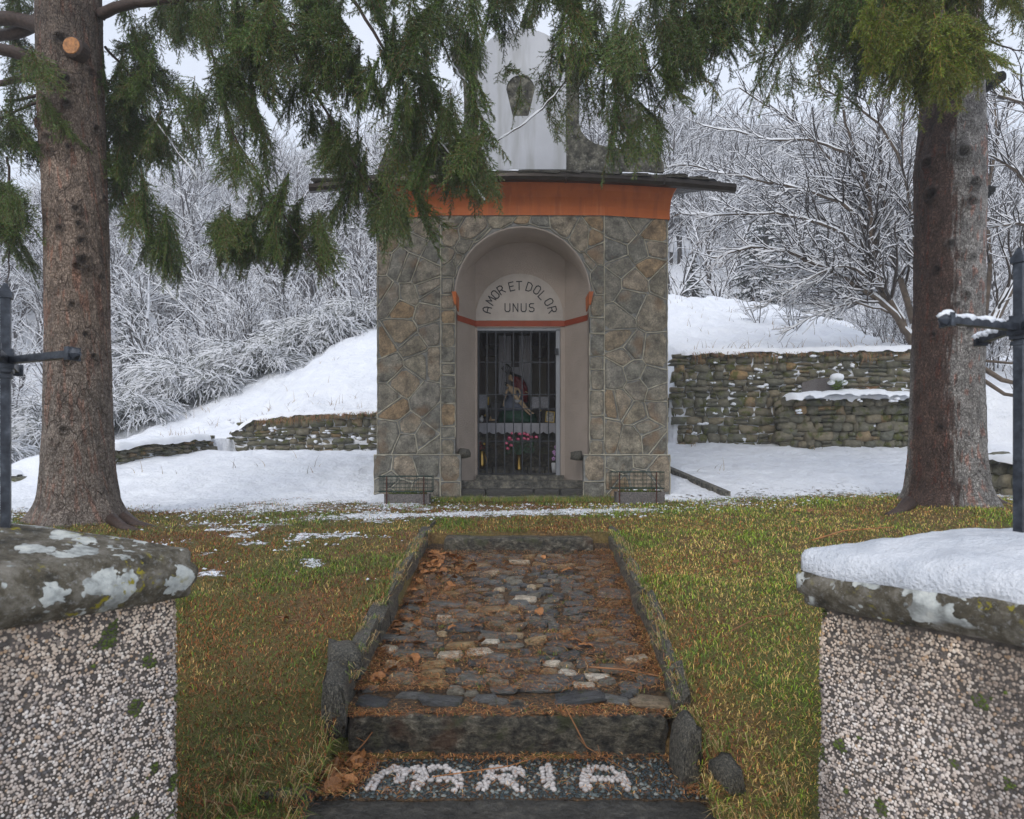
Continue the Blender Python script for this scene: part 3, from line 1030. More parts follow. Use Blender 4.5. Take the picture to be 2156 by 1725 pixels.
def block(name, x0, x1, y0, y1, z0, z1, mat, label, cat, seed, amp=0.014, nx=60, ny=10, nz=9, rnd=0.03):
    """rough hewn stone block, its faces broken by noise"""
    g = Geo()
    vs, fs = [], []
    cx, cy, cz = (x0 + x1) / 2, (y0 + y1) / 2, (z0 + z1) / 2
    hx, hy, hz = (x1 - x0) / 2, (y1 - y0) / 2, (z1 - z0) / 2
    idx = {}

    def vid(i, j, k):
        key = (i, j, k)
        if key not in idx:
            p = np.array([-1 + 2 * i / nx, -1 + 2 * j / ny, -1 + 2 * k / nz])
            q = p * (hx, hy, hz)
            # round the edges
            lim = np.array([hx, hy, hz]) - rnd
            cl = np.clip(q, -lim, lim)
            dv = q - cl
            nn = np.linalg.norm(dv)
            if nn > 1e-6:
                q = cl + dv / nn * min(nn, rnd)
            w = q + (cx, cy, cz)
            a = vnoise(w[0] + w[2] * 1.7, w[1] * 1.3 + w[2] * 0.8, 5, seed, 4) - 0.5
            b = vnoise(w[0] * 1.1 - w[2] * 2.2, w[1] + seed, 16, seed + 1, 3) - 0.5
            w = w + (q / (np.linalg.norm(q / (hx, hy, hz)) + 1e-6) / (hx, hy, hz)) * (a * amp * 2.6 + b * amp * 1.1)
            idx[key] = len(vs)
            vs.append(w)
        return idx[key]
    for i in range(nx):
        for j in range(ny):
            fs.append((vid(i, j, nz), vid(i + 1, j, nz), vid(i + 1, j + 1, nz), vid(i, j + 1, nz)))
        for k in range(nz):
            fs.append((vid(i, 0, k), vid(i + 1, 0, k), vid(i + 1, 0, k + 1), vid(i, 0, k + 1)))
            fs.append((vid(i + 1, ny, k), vid(i, ny, k), vid(i, ny, k + 1), vid(i + 1, ny, k + 1)))
    for j in range(ny):
        for k in range(nz):
            fs.append((vid(0, j + 1, k), vid(0, j, k), vid(0, j, k + 1), vid(0, j + 1, k + 1)))
            fs.append((vid(nx, j, k), vid(nx, j + 1, k), vid(nx, j + 1, k + 1), vid(nx, j, k + 1)))
    return mk(name, vs, fs, mat, smooth=True, label=label, cat=cat)


block('stone_step', -0.80, 0.745, 3.275, 3.52, 0.14, 0.438, MAT['schist'], 'long rough grey stone step above the pebble mosaic', 'step', 61, 0.026)
block('stone_step', -0.62, 0.74, 6.22, 6.52, 0.78, 0.985, MAT['schist'], 'dark mossy stone step at the top of the cobbled path', 'step', 64, 0.010, nx=50)
block('stone_step', -1.0, 0.82, 2.66, 2.89, 0.0, 0.243, MAT['slate'], 'wet black stone edging in front of the pebble mosaic', 'step', 67, 0.013)

# the mosaic landing
g = Geo()
g.box((-0.03, 3.10, 0.17), (1.75, 0.46, 0.14))
MOS = tag(g.build('pebble_mosaic', MAT['bed'], label='dark pebble mosaic landing with MARIA set in white pebbles', cat='mosaic'))


def mosaic():
    r = random.Random(5)
    # one pebble shape, flattened
    ico = stone_mesh('white_pebble', MAT['pebble_white'], 301, 0.85, 0.05)
    # letters as strokes on a 1 x 1 grid, x right, y away from the viewer
    A_ = [[(0.0, 0.0), (0.02, 0.45), (0.25, 0.95), (0.62, 0.95), (0.90, 0.62), (0.98, 0.0)], [(0.08, 0.42), (0.9, 0.42)]]
    L = {
        'M': [[(0.0, 0.05), (0.05, 0.5), (0.32, 0.95), (0.52, 0.72), (0.48, 0.30)], [(0.52, 0.72), (0.82, 0.95), (0.95, 0.5), (0.85, 0.02)]],
        'A': A_,
        'R': [[(0.0, 0.02), (0.10, 0.5), (0.28, 0.92), (0.85, 0.90)], [(0.85, 0.9), (0.95, 0.68), (0.7, 0.52), (0.15, 0.46)], [(0.45, 0.46), (0.72, 0.2), (0.95, 0.0)]],
        'I': [[(0.5, 0.0), (0.5, 1.0)]],
    }
    # photograph positions of the letters (view units): left, right
    spots = [('M', 788, 898), ('A', 880, 970), ('R', 1016, 1102), ('I', 1130, 1178), ('A', 1228, 1318)]
    placed = []

    def try_put(x, y, rad):
        for p in placed:
            if (p[0] - x) ** 2 + (p[1] - y) ** 2 < ((p[2] + rad) * 0.84) ** 2:
                return False
        placed.append((x, y, rad))
        return True
    out = []
    y0, y1 = 2.955, 3.175
    for ch, a, b in spots:
        xa, xb = V(a, 0, 3.06)[0], V(b, 0, 3.06)[0]
        strokes = L[ch]
        th = 0.0185 if ch != 'I' else 0.024
        for s in strokes:
            for (p, q) in zip(s[:-1], s[1:]):
                P = np.array([xa + (xb - xa) * p[0], y0 + (y1 - y0) * p[1]])
                Q = np.array([xa + (xb - xa) * q[0], y0 + (y1 - y0) * q[1]])
                for _ in range(int(60 * np.linalg.norm(Q - P) / 0.1)):
                    t = r.random()
                    c = P + (Q - P) * t + np.array([r.uniform(-th, th), r.uniform(-th, th) * 1.0])
                    rad = r.uniform(0.0080, 0.0122)
                    if len(out) < 300 and try_put(c[0], c[1], rad):
                        out.append((c[0], c[1], rad))
    for (x, y, rad) in out:
        place('white_pebble', ico, MOS, (x, y, 0.247), (r.uniform(-.2, .2), r.uniform(-.2, .2), r.uniform(0, 3)), (rad * 2.7, rad * 2.0, 0.020))
    # dark gravel around the letters, uncountable
    n = 0
    V_, F_, C_ = [], [], []
    base = np.array([[1, 0, 0], [0.4, 0.8, 0], [-0.5, 0.8, 0], [-1, 0, 0], [-0.4, -0.8, 0], [0.5, -0.8, 0], [0.35, 0.1, 0.9], [-0.35, -0.1, 0.9]])
    bf = [(0, 1, 6), (1, 2, 6), (2, 7, 6), (2, 3, 7), (3, 4, 7), (4, 5, 7), (5, 6, 7), (5, 0, 6)]
    for _ in range(9000):
        x, y = r.uniform(-0.88, 0.84), r.uniform(2.885, 3.27)
        rad = r.uniform(0.006, 0.0125)
        if x < -0.62 + (y - 2.9) * 0.2 and r.random() < 0.6:
            continue
        if not all((p[0] - x) ** 2 + (p[1] - y) ** 2 > ((p[2] + rad) * 0.82) ** 2 for p in placed[-5000:]):
            continue
        placed.append((x, y, rad))
        a = r.uniform(0, 6.28)
        b = len(V_)
        col = r.choice([(0.020, 0.030, 0.034), (0.035, 0.048, 0.052), (0.065, 0.085, 0.082), (0.028, 0.038, 0.038), (0.11, 0.135, 0.13), (0.22, 0.23, 0.21)] if r.random() < 0.75 else [(0.03, 0.042, 0.045)])
        for q in base:
            px, py = q[0] * rad * 1.35, q[1] * rad * 0.85
            V_.append((x + px * cos(a) - py * sin(a), y + px * sin(a) + py * cos(a), 0.240 + q[2] * rad * 0.9 + r.uniform(0, 0.002)))
            C_.append(col)
        F_ += [tuple(b + i for i in f) for f in bf]
    mk('dark_gravel', V_, F_, MAT['pebble'], MOS, smooth=True, col=np.array(C_), kind='stuff')


mosaic()


def kerbs():
    r = random.Random(9)
    def slab(pts_y, xf, side, k0):
        y = pts_y[0]
        k = k0
        while y < pts_y[1]:
            L = r.uniform(0.28, 0.55)
            yc = y + L / 2
            x = float(xf(yc)) + side * 0.035
            zt = float(ground_z(x + side * 0.1, yc)) + r.uniform(0.0, 0.035)
            h = 0.34 if yc < 5 else 0.3
            slope = math.atan2(float(ground_z(x, yc + .2) - ground_z(x, yc - .2)), 0.4)
            dx = float(xf(yc + .1) - xf(yc - .1)) / 0.2
            place('kerb_stone', KERB[k % 6], PATH, (x, yc, zt - h / 2), (slope, r.uniform(-.06, .06), -math.atan(dx) + r.uniform(-.05, .05)), (r.uniform(0.07, 0.11), L * 1.03, h))
            y += L
            k += 1
    slab((3.3, 6.7), kerb_l, -1, 0)
    slab((3.3, 6.6), kerb_r, 1, 3)
    # two upright stones at the right of the mosaic and the boulder at the left end of the kerb
    spec = [((0.775, 3.04, 0.36), (0.085, 0.19, 0.30), (0.1, 0.0, 0.12), 'upright narrow stone at the right end of the long step'),
            ((0.90, 2.86, 0.29), (0.075, 0.16, 0.26), (0.2, -0.22, 0.35), 'tilted pointed stone in the grass right of the mosaic'),
            ((-0.86, 3.33, 0.50), (0.12, 0.30, 0.28), (0.1, 0.05, 0.15), 'grey boulder ending the left kerb of the path'),
            ((-0.905, 3.66, 0.60), (0.17, 0.26, 0.17), (0, 0.1, 0.35), 'rounded grey boulder behind the left kerb end')]
    for k, (c, s, rot, lab) in enumerate(spec):
        place('boulder', stone_mesh('boulder', MAT['kerb'], 400 + k, 0.25, 0.13, cuts=3), None, c, rot, s, label=lab, cat='stone')
    place('boulder', stone_mesh('boulder', MAT['slate'], 410, 0.35, 0.08, cuts=3), None, (-0.95, 2.83, 0.245), (0, 0.05, -0.2), (0.24, 0.15, 0.14), label='wet black stone in the grass left of the mosaic', cat='stone')


kerbs()

# ---------------------------------------------------------------- chapel
CX = 0.145
CH = empty('chapel', (CX, 9.4, 1.19), 'small stone wayside chapel with orange band and arched niche behind the lawn', 'chapel')


def plan(x):
    a = abs(x - CX)
    return 9.4 + max(0.0, a - 1.125) * 0.17


def voronoi(x0, x1, z0, z1, cell, seed, ani=1.0):
    r = random.Random(seed)
    nx = max(1, round((x1 - x0) / cell))
    nz = max(2, round((z1 - z0) / (cell * ani)))
    pts = []
    for i in range(nx):
        for k in range(nz):
            if r.random() < 0.20 and nx > 1:
                continue
            px = x0 + (i + 0.5 + r.uniform(-.47, .47)) * (x1 - x0) / nx
            pz = z0 + (k + 0.5 + (0.25 if i % 2 else -0.25) + r.uniform(-.46, .46)) * (z1 - z0) / nz
            pts.append((min(max(px, x0 + .03), x1 - .03), min(max(pz, z0 + .04), z1 - .04)))
    cells = []
    for i, p in enumerate(pts):
        poly = [(x0, z0), (x1, z0), (x1, z1), (x0, z1)]
        for j, q in enumerate(pts):
            if i == j:
                continue
            mx, mz = (p[0] + q[0]) / 2, (p[1] + q[1]) / 2
            nx_, nz_ = q[0] - p[0], q[1] - p[1]
            poly = clip(poly, mx, mz, nx_, nz_)
            if not poly:
                break
        if poly and len(poly) > 2:
            cells.append(poly)
    return cells


def clip(poly, mx, mz, nx, nz):
    out = []
    for a, b in zip(poly, poly[1:] + poly[:1]):
        da = (a[0] - mx) * nx + (a[1] - mz) * nz
        db = (b[0] - mx) * nx + (b[1] - mz) * nz
        if da <= 0:
            out.append(a)
        if da * db < 0:
            t = da / (da - db)
            out.append((a[0] + (b[0] - a[0]) * t, a[1] + (b[1] - a[1]) * t))
    return out


RIDGE = Geo()


def facing(poly, yfun, seed, gap=0.009, thick=0.016, ridge=True, base=0.0):
    """one facing stone of the chapel, its own part"""
    r = random.Random(seed)
    n = len(poly)
    cx = sum(p[0] for p in poly) / n
    cz = sum(p[1] for p in poly) / n
    area = 0.5 * abs(sum(poly[i][0] * poly[(i + 1) % n][1] - poly[(i + 1) % n][0] * poly[i][1] for i in range(n)))
    if area < 0.003:
        return
    # inset every edge, then cut the corners
    p2 = list(poly)
    for a, b in zip(poly, poly[1:] + poly[:1]):
        ex, ez = b[0] - a[0], b[1] - a[1]
        L = math.hypot(ex, ez)
        if L < 1e-4:
            continue
        nx, nz = ez / L, -ex / L
        if (cx - a[0]) * nx + (cz - a[1]) * nz > 0:
            nx, nz = -nx, -nz
        g_ = gap * r.uniform(0.6, 2.6)
        p2 = clip(p2, a[0] - nx * g_, a[1] - nz * g_, nx, nz)
        if len(p2) < 3:
            return
    res = []
    m = len(p2)
    for i in range(m):
        a, b = p2[i], p2[(i + 1) % m]
        for t in (0.16, 0.5, 0.84):
            res.append((a[0] + (b[0] - a[0]) * t + r.uniform(-.005, .005), a[1] + (b[1] - a[1]) * t + r.uniform(-.005, .005)))
    th = thick * r.uniform(0.6, 1.25)
    tx, tz = r.uniform(-.02, .02), r.uniform(-.02, .02)
    vs = []
    for s, dpt in ((1.0, -0.012), (0.985, th * 0.7), (0.90, th)):
        for (x, z) in res:
            X = cx + (x - cx) * s
            Z = cz + (z - cz) * s
            vs.append((X, yfun(X) - base - dpt - (X - cx) * tx - (Z - cz) * tz, Z))
    k = len(res)
    fs = []
    for ring in range(2):
        for i in range(k):
            j = (i + 1) % k
            fs.append((ring * k + i, ring * k + j, (ring + 1) * k + j, (ring + 1) * k + i))
    vs.append((cx, yfun(cx) - base - th - 0.003, cz))
    for i in range(k):
        fs.append((2 * k + i, 2 * k + (i + 1) % k, 3 * k))
    mk('facing_stone', vs, fs, MAT['facing'], CH, smooth=False)
    if ridge:
        for a, b in zip(poly, poly[1:] + poly[:1]):
            L = math.hypot(b[0] - a[0], b[1] - a[1])
            if L < 0.05 or r.random() < 0.10:
                continue
            nseg = max(1, int(L / 0.06))
            nx, nz = -(b[1] - a[1]) / L, (b[0] - a[0]) / L
            w = r.uniform(0.0028, 0.0055)
            prev = None
            for s in range(nseg + 1):
                t = s / nseg
                o = r.uniform(-.005, .005) if 0 < s < nseg else 0
                x, z = a[0] + (b[0] - a[0]) * t + nx * o, a[1] + (b[1] - a[1]) * t + nz * o
                ww = w * r.uniform(0.6, 1.4)
                cur = (x, z, ww)
                if prev:
                    q = []
                    for (xx, zz, w_) in (prev, cur):
                        q += [(xx - nx * w_ * 1.6, yfun(xx) - base - 0.003, zz - nz * w_ * 1.6), (xx - nx * w_ * .5, yfun(xx) - base - 0.017, zz - nz * w_ * .5),
                              (xx + nx * w_ * .5, yfun(xx) - base - 0.017, zz + nz * w_ * .5), (xx + nx * w_ * 1.6, yfun(xx) - base - 0.003, zz + nz * w_ * 1.6)]
                    RIDGE.add(q, [(0, 1, 5, 4), (1, 2, 6, 5), (2, 3, 7, 6)])
                prev = cur


def prism(g, pts, z0, z1):
    """closed plan polygon pts (x, y) pulled up from z0 to z1"""
    n = len(pts)
    vs = [(p[0], p[1], z0) for p in pts] + [(p[0], p[1], z1) for p in pts]
    fs = [tuple(range(n))[::-1], tuple(range(n, 2 * n))]
    fs += [(i, (i + 1) % n, n + (i + 1) % n, n + i) for i in range(n)]
    return g.add(vs, fs)


R_ARCH, Z_SPR = 0.925, 3.99
XL, XR = CX - 2.03, CX + 2.03
ZTOP = 5.09
NL, NR = CX - R_ARCH, CX + R_ARCH
# wall mass: two piers, arch head, rear box
g = Geo()
prism(g, [(XL, plan(XL)), (CX - 1.125, 9.4), (NL, 9.4), (NL, 10.15), (XL, 10.15)], 1.0, 5.55)
prism(g, [(NR, 9.4), (CX + 1.125, 9.4), (XR, plan(XR)), (XR, 10.15), (NR, 10.15)], 1.0, 5.55)
g.box(((XL + CX - 1.25) / 2, 11.5, 3.27), (CX - 1.25 - XL, 2.7, 4.55))
g.box(((XR + CX + 1.25) / 2, 11.5, 3.27), (XR - CX - 1.25, 2.7, 4.55))
g.box((CX, 12.75, 3.27), (2.5, 0.2, 4.55))
g.box((CX, 11.4, 4.9), (2.5, 2.5, 0.3))
# head of the arch
N = 28
vs, fs = [], []
for i in range(N + 1):
    a = pi - pi * i / N
    x, z = CX + R_ARCH * cos(a), Z_SPR + R_ARCH * sin(a)
    vs += [(x, 9.4, z), (x, 9.4, 5.55), (x, 10.15, z), (x, 10.15, 5.55)]
for i in range(N):
    b = i * 4
    fs += [(b, b + 4, b + 5, b + 1), (b + 2, b + 3, b + 7, b + 6)]
g.add(vs, fs)
g.build('wall', MAT['mortar'], CH)
# plastered vault of the niche
vs, fs = [], []
for i in range(41):
    a = pi - pi * i / 40
    x, z = CX + (R_ARCH - 0.012) * cos(a), Z_SPR + (R_ARCH - 0.012) * sin(a)
    vs += [(CX + (R_ARCH + 0.012) * cos(a), 9.375, Z_SPR + (R_ARCH + 0.012) * sin(a)), (x, 9.372, z), (x, 10.14, z)]
for i in range(40):
    b = i * 3
    fs += [(b, b + 3, b + 4, b + 1), (b + 1, b + 4, b + 5, b + 2)]
mk('vault', vs, fs, MAT['plaster'], CH, smooth=True)

# niche back: two splays and the door wall
DL, DR, DT, DB = CX - 0.535 - 0.05, CX + 0.535 + 0.0, 3.63, 1.52
DL, DR = V(1005, 0, 10)[0], V(1180, 0, 10)[0]
BL, BR = V(1008, 0, 10)[0] - 0.05, V(1185, 0, 10)[0] + 0.03
SLx, SRx = NL + 0.012, NR - 0.012
g = Geo()
g.add([(SLx, 9.4, 1.3), (SLx, 9.58, 1.3), (SLx, 9.58, 5.0), (SLx, 9.4, 5.0)], [(0, 1, 2, 3)])
g.add([(SRx, 9.4, 1.3), (SRx, 9.58, 1.3), (SRx, 9.58, 5.0), (SRx, 9.4, 5.0)], [(3, 2, 1, 0)])
g.add([(SLx, 9.58, 1.3), (BL, 9.98, 1.3), (BL, 9.98, 5.0), (SLx, 9.58, 5.0)], [(0, 1, 2, 3)])
g.add([(SRx, 9.58, 1.3), (BR, 9.98, 1.3), (BR, 9.98, 5.0), (SRx, 9.58, 5.0)], [(3, 2, 1, 0)])
g.box(((BL + DL) / 2, 10.04, 2.5), (DL - BL, 0.12, 2.4))
g.box(((BR + DR) / 2, 10.04, 2.5), (BR - DR, 0.12, 2.4))
g.box(((BL + BR) / 2, 10.04, 4.34), (BR - BL, 0.12, 1.36))
g.build('niche_wall', MAT['plaster'], CH)
# rust band across the niche
zb0, zb1 = 3.672, 3.755
g = Geo()
o = 0.006
pl = [(SLx + o, 9.45), (SLx + o, 9.58), (BL + o, 9.98 - o), (BR - o, 9.98 - o), (SRx - o, 9.58), (SRx - o, 9.45)]
for a, b in zip(pl[:-1], pl[1:]):
    g.add([(a[0], a[1], zb0), (b[0], b[1], zb0), (b[0], b[1], zb1), (a[0], a[1], zb1)], [(0, 1, 2, 3)])
g.build('painted_band', MAT['orange_dark'], CH)
# orange imposts at the spring of the vault
for sx, xx in ((1, NL), (-1, NR)):
    g = Geo()
    z0, z1 = 3.80, 4.02
    p = [(xx - sx * 0.045, 9.33, z1), (xx + sx * 0.015, 9.33, z1), (xx + sx * 0.035, 9.62, z1 - .02), (xx - sx * 0.0, 9.62, z1 - .02),
         (xx - sx * 0.010, 9.36, z0 + .05), (xx + sx * 0.012, 9.36, z0 + .05), (xx + sx * 0.032, 9.62, z0), (xx - sx * 0.0, 9.62, z0)]
    g.add(p, [(0, 1, 2, 3), (7, 6, 5, 4), (0, 4, 5, 1), (1, 5, 6, 2), (2, 6, 7, 3), (3, 7, 4, 0)])
    g.build('impost', MAT['orange'], CH)

# inscription plaque with letters
PC = V(1094, 669.7, 9.97)
plx, plz = PC[0], PC[2]
pz0 = zb1 + 0.004
rp = 0.665
vs = [(plx - 0.64, 9.972, pz0)]
for i in range(25):
    a = pi - pi * i / 24
    vs.append((plx + 0.64 * cos(a), 9.972, pz0 + 0.02 + 0.665 * sin(a) ** 0.92))
vs.append((plx + 0.64, 9.972, pz0))
k = len(vs)
vs += [(x, 9.984, z) for (x, y, z) in vs]
PLQ = mk('inscription_plaque', vs, [tuple(range(k))] + [(i, i + k, (i + 1) % k + k, (i + 1) % k) for i in range(k)], MAT['plaque'], CH)
GL = {
    'A': [[(0, 0), (0, .55), (.12, .88), (.32, 1), (.52, .88), (.64, .55), (.64, 0)], [(0, .42), (.64, .42)]],
    'M': [[(0, 0), (.08, 1), (.38, .38), (.68, 1), (.76, 0)]],
    'O': [[(.18, 0), (.46, 0), (.62, .18), (.62, .82), (.46, 1), (.18, 1), (.02, .82), (.02, .18), (.18, 0)]],
    'R': [[(0, 0), (0, 1), (.4, 1), (.58, .86), (.58, .62), (.4, .48), (0, .48)], [(.32, .48), (.62, 0)]],
    'E': [[(.56, 0), (0, 0), (0, 1), (.56, 1)], [(0, .52), (.48, .52)]],
    'T': [[(.3, 0), (.3, 1)], [(0, 1), (.62, 1)]],
    'D': [[(0, 0), (0, 1), (.34, 1), (.6, .78), (.6, .22), (.34, 0), (0, 0)]],
    'L': [[(0, 1), (0, 0), (.55, 0)]],
    'U': [[(0, 1), (0, .2), (.14, 0), (.48, 0), (.62, .2), (.62, 1)]],
    'N': [[(0, 0), (0, 1), (.6, 0), (.6, 1)]],
    'S': [[(.0, .12), (.14, 0), (.44, 0), (.6, .14), (.6, .36), (.46, .5), (.16, .5), (.02, .64), (.02, .86), (.16, 1), (.56, 1)]],
}


def letter(ch, cx, cz, h, rot, w=0.62):
    g = Geo()
    t = h * 0.058
    for st in GL[ch]:
        pts = [np.array([(p[0] - w / 2) * h, (p[1] - 0.5) * h]) for p in st]
        for a, b in zip(pts[:-1], pts[1:]):
            d = b - a
            L = np.linalg.norm(d)
            d = d / L
            a2, b2 = a - d * t * 0.8, b + d * t * 0.8
            n_ = np.array([-d[1], d[0]]) * t
            q = []
            for yy in (9.9715, 9.966):
                for c in (a2 - n_, b2 - n_, b2 + n_, a2 + n_):
                    x = c[0] * cos(rot) - c[1] * sin(rot)
                    z = c[0] * sin(rot) + c[1] * cos(rot)
                    q.append((cx + x, yy, cz + z))
            g.add(q, [(4, 5, 6, 7), (0, 1, 5, 4), (1, 2, 6, 5), (2, 3, 7, 6), (3, 0, 4, 7)])
    g.build('letter', MAT['iron'], PLQ)


for ch, dx, dy in (('A', -402, 100), ('M', -358, 208), ('O', -300, 287), ('R', -228, 345), ('E', -95, 388), ('T', -5, 397), ('D', 120, 380), ('O', 215, 345), ('L', 285, 275), ('O', 360, 197), ('R', 402, 100)):
    k = 1 / 3.08 / 1.9 / F_VIEW * 9.97
    letter(ch, plx + dx * k, plz + dy * k, 0.122, math.atan2(dy, dx) - pi / 2)
uz = V(0, 648, 9.97)[2]
for i, ch in enumerate('UNUS'):
    letter(ch, plx + (i - 1.5) * 0.118, uz, 0.116, 0)

# sill, slab and base of the niche
g = Geo()
prism(g, [(SLx, 9.62), (SRx, 9.62), (BR, 9.98), (BR, 10.14), (BL, 10.14), (BL, 9.98)], 1.3, 1.43)
prism(g, [(BL + .02, 9.88), (BR - .02, 9.88), (BR - .06, 10.14), (BL + .06, 10.14)], 1.43, 1.50)
g.build('door_sill', MAT['kerb'], CH)
r = random.Random(3)
xs_ = [SLx - 0.0, -0.36, 0.30, 0.66, SRx + 0.0]
for a, b in zip(xs_[:-1], xs_[1:]):
    block('threshold_slab', a + .005, b - .005, 9.36, 9.66, 1.20, 1.315 + r.uniform(0, .01), MAT['slate'], None, None, int(90 + a * 10), 0.004, nx=12, ny=6, nz=4, rnd=0.01).parent = None
for o in [o for o in bpy.data.objects if o.name.startswith('threshold_slab')]:
    o.parent = CH
    o.location = Vector((0, 0, 0)) - CH.location
block('base_course', XL + 0.35, XR - 0.35, 9.30, 9.5, 1.02, 1.225, MAT['kerb'], None, None, 97, 0.012).parent = CH
bpy.data.objects['base_course'].location = -CH.location

# plinths
ZP = V(0, 958, 9.33)[2]
PLL, PLR = V(785, 0, 9.4)[0], V(1413, 0, 9.42)[0]
PIL, PIR = V(970, 0, 9.32)[0], V(1229, 0, 9.32)[0]


def planp(x):
    return plan(x) - 0.075


g = Geo()
prism(g, [(PLL, planp(PLL)), (CX - 1.125, 9.325), (PIL, 9.325), (PIL, 9.5), (PLL, 10.0)], 1.0, ZP)
prism(g, [(PIR, 9.325), (CX + 1.125, 9.325), (PLR, planp(PLR)), (PLR, 10.0), (PIR, 9.5)], 1.0, ZP)
g.build('plinth', MAT['mortar'], CH)
sd = 500
for (a, b) in ((PLL, CX - 1.125), (CX + 1.125, PLR)):
    for c in voronoi(a, b, 1.19, ZP, 0.27, sd, 0.85):
        facing(c, planp, sd, gap=0.010)
        sd += 1
for (a, b) in ((CX - 1.125, PIL), (PIR, CX + 1.125)):
    for (z0, z1) in ((1.19, 1.42), (1.42, ZP)):
        facing([(a, z0), (b, z0), (b, z1), (a, z1)], planp, sd, gap=0.009)
        sd += 1
# side bays
for (a, b, s0) in ((XL, CX - 1.125, 21), (CX + 1.125, XR, 57)):
    for c in voronoi(a, b, ZP, ZTOP, 0.275, s0, 0.92):
        facing(c, plan, sd, gap=0.009)
        sd += 1
# quoins beside the niche
r = random.Random(71)
for (a, b) in ((CX - 1.125, NL), (NR, CX + 1.125)):
    z = ZP
    while z < Z_SPR - 0.05:
        h = r.uniform(0.16, 0.36)
        z1 = min(z + h, Z_SPR)
        if Z_SPR - z1 < 0.1:
            z1 = Z_SPR
        t = r.uniform(-.015, .015)
        facing([(a, z), (b, z + t), (b, z1), (a, z1)], plan, sd, gap=0.009)
        sd += 1
        z = z1
# arch spandrels
for c in voronoi(CX - 1.125, CX + 1.125, Z_SPR, ZTOP, 0.25, 33, 0.9):
    n = len(c)
    ux, uz_ = sum(p[0] for p in c) / n - CX, sum(p[1] for p in c) / n - Z_SPR
    L = math.hypot(ux, uz_)
    ux, uz_ = ux / L, uz_ / L
    rr = R_ARCH + 0.018
    cc = c
    for da in (-0.16, 0, 0.16):
        ax, az = ux * cos(da) - uz_ * sin(da), ux * sin(da) + uz_ * cos(da)
        if cc:
            cc = clip(cc, CX + ax * rr, Z_SPR + az * rr, -ax, -az)
    if cc and len(cc) > 2:
        facing(cc, plan, sd, gap=0.009)
        sd += 1
mk('mortar_ridge', RIDGE.v, RIDGE.f, MAT['ridge'], CH, kind='stuff')
# horizontal lines above the plinth
g = Geo()
for (a, b) in ((PLL + .05, PIL - .01), (PIR + .01, PLR - .05)):
    n = 16
    for i in range(n):
        xa, xb = a + (b - a) * i / n, a + (b - a) * (i + 1) / n
        g.add([(xa, plan(xa) - .003, ZP + .012), (xb, plan(xb) - .003, ZP + .012), (xb, planp(xb) + .004, ZP + .003), (xa, planp(xa) + .004, ZP + .003)], [(3, 2, 1, 0)])
g.build('plinth_joint', MAT['ridge'], CH)
# corbel stones in the niche
for k, (px, py) in enumerate(((977, 955), (1214, 960))):
    p = V(px, py, 9.46)
    o = place('corbel', stone_mesh('corbel', MAT['kerb'], 130 + k, 0.3, 0.1), CH, Vector(p) - CH.location, (0, 0, 0.3 - 0.6 * k), (0.15, 0.22, 0.13))

# orange cove under the eaves
n = 40
vs, fs = [], []
lv = [(0.0, -0.022), (0.12, -0.024), (0.24, -0.035), (0.33, -0.055), (0.40, -0.09), (0.46, -0.15)]


def gut(x):
    return 9.10 + 0.30 * ((x - CX) / 2.93) ** 2


for i in range(n + 1):
    t = -1 + 2 * i / n
    for j, (dz, dy) in enumerate(lv):
        u = j / (len(lv) - 1)
        x = CX + t * (2.035 - dy * 1.0)
        y = plan(CX + t * 2.03) + dy
        y = y * (1 - 0.4 * u * u) + (9.28 + 0.22 * t * t) * 0.4 * u * u
        vs.append((x, y, ZTOP - 0.01 + dz - 0.006 * abs(t)))
m = len(lv)
for i in range(n):
    for j in range(m - 1):
        fs.append((i * m + j, (i + 1) * m + j, (i + 1) * m + j + 1, i * m + j + 1))
# return along both flanks
for e, sx in ((0, -1), (n, 1)):
    b = len(vs)
    for j in range(m):
        x, y, z = vs[e * m + j]
        vs.append((x, 12.8, z))
    for j in range(m - 1):
        q = (e * m + j, b + j, b + j + 1, e * m + j + 1)
        fs.append(q if sx > 0 else q[::-1])
mk('orange_band', vs, fs, MAT['orange'], CH, smooth=False)

# gutter and stone slab roof
gp = [(x, gut(x), 5.49 - 0.012 * abs(x - CX)) for x in np.linspace(CX - 2.93, CX + 2.93, 25)]
vs, fs = [], []
prof = [(-0.055, 0.045), (-0.06, -0.01), (-0.03, -0.05), (0.03, -0.055), (0.06, -0.02), (0.06, 0.045), (0.045, 0.045), (0.04, 0.0), (-0.035, 0.0), (-0.042, 0.045)]
for (x, y, z) in gp:
    for (dy, dz) in prof:
        vs.append((x, y + dy, z + dz))
m = len(prof)
for i in range(len(gp) - 1):
    for j in range(m):
        fs.append((i * m + j, i * m + (j + 1) % m, (i + 1) * m + (j + 1) % m, (i + 1) * m + j))
fs += [tuple(range(m)), tuple(range((len(gp) - 1) * m, len(gp) * m))[::-1]]
GUT = mk('gutter', vs, fs, MAT['gutter'], CH)
for x in (-1.65, -0.42, 0.72, 2.05):
    g = Geo()
    y = gut(x)
    g.box((x, y - 0.004, 5.49), (0.02, 0.128, 0.116))
    g.build('gutter_joint', MAT['gutter'], GUT)
g = Geo()
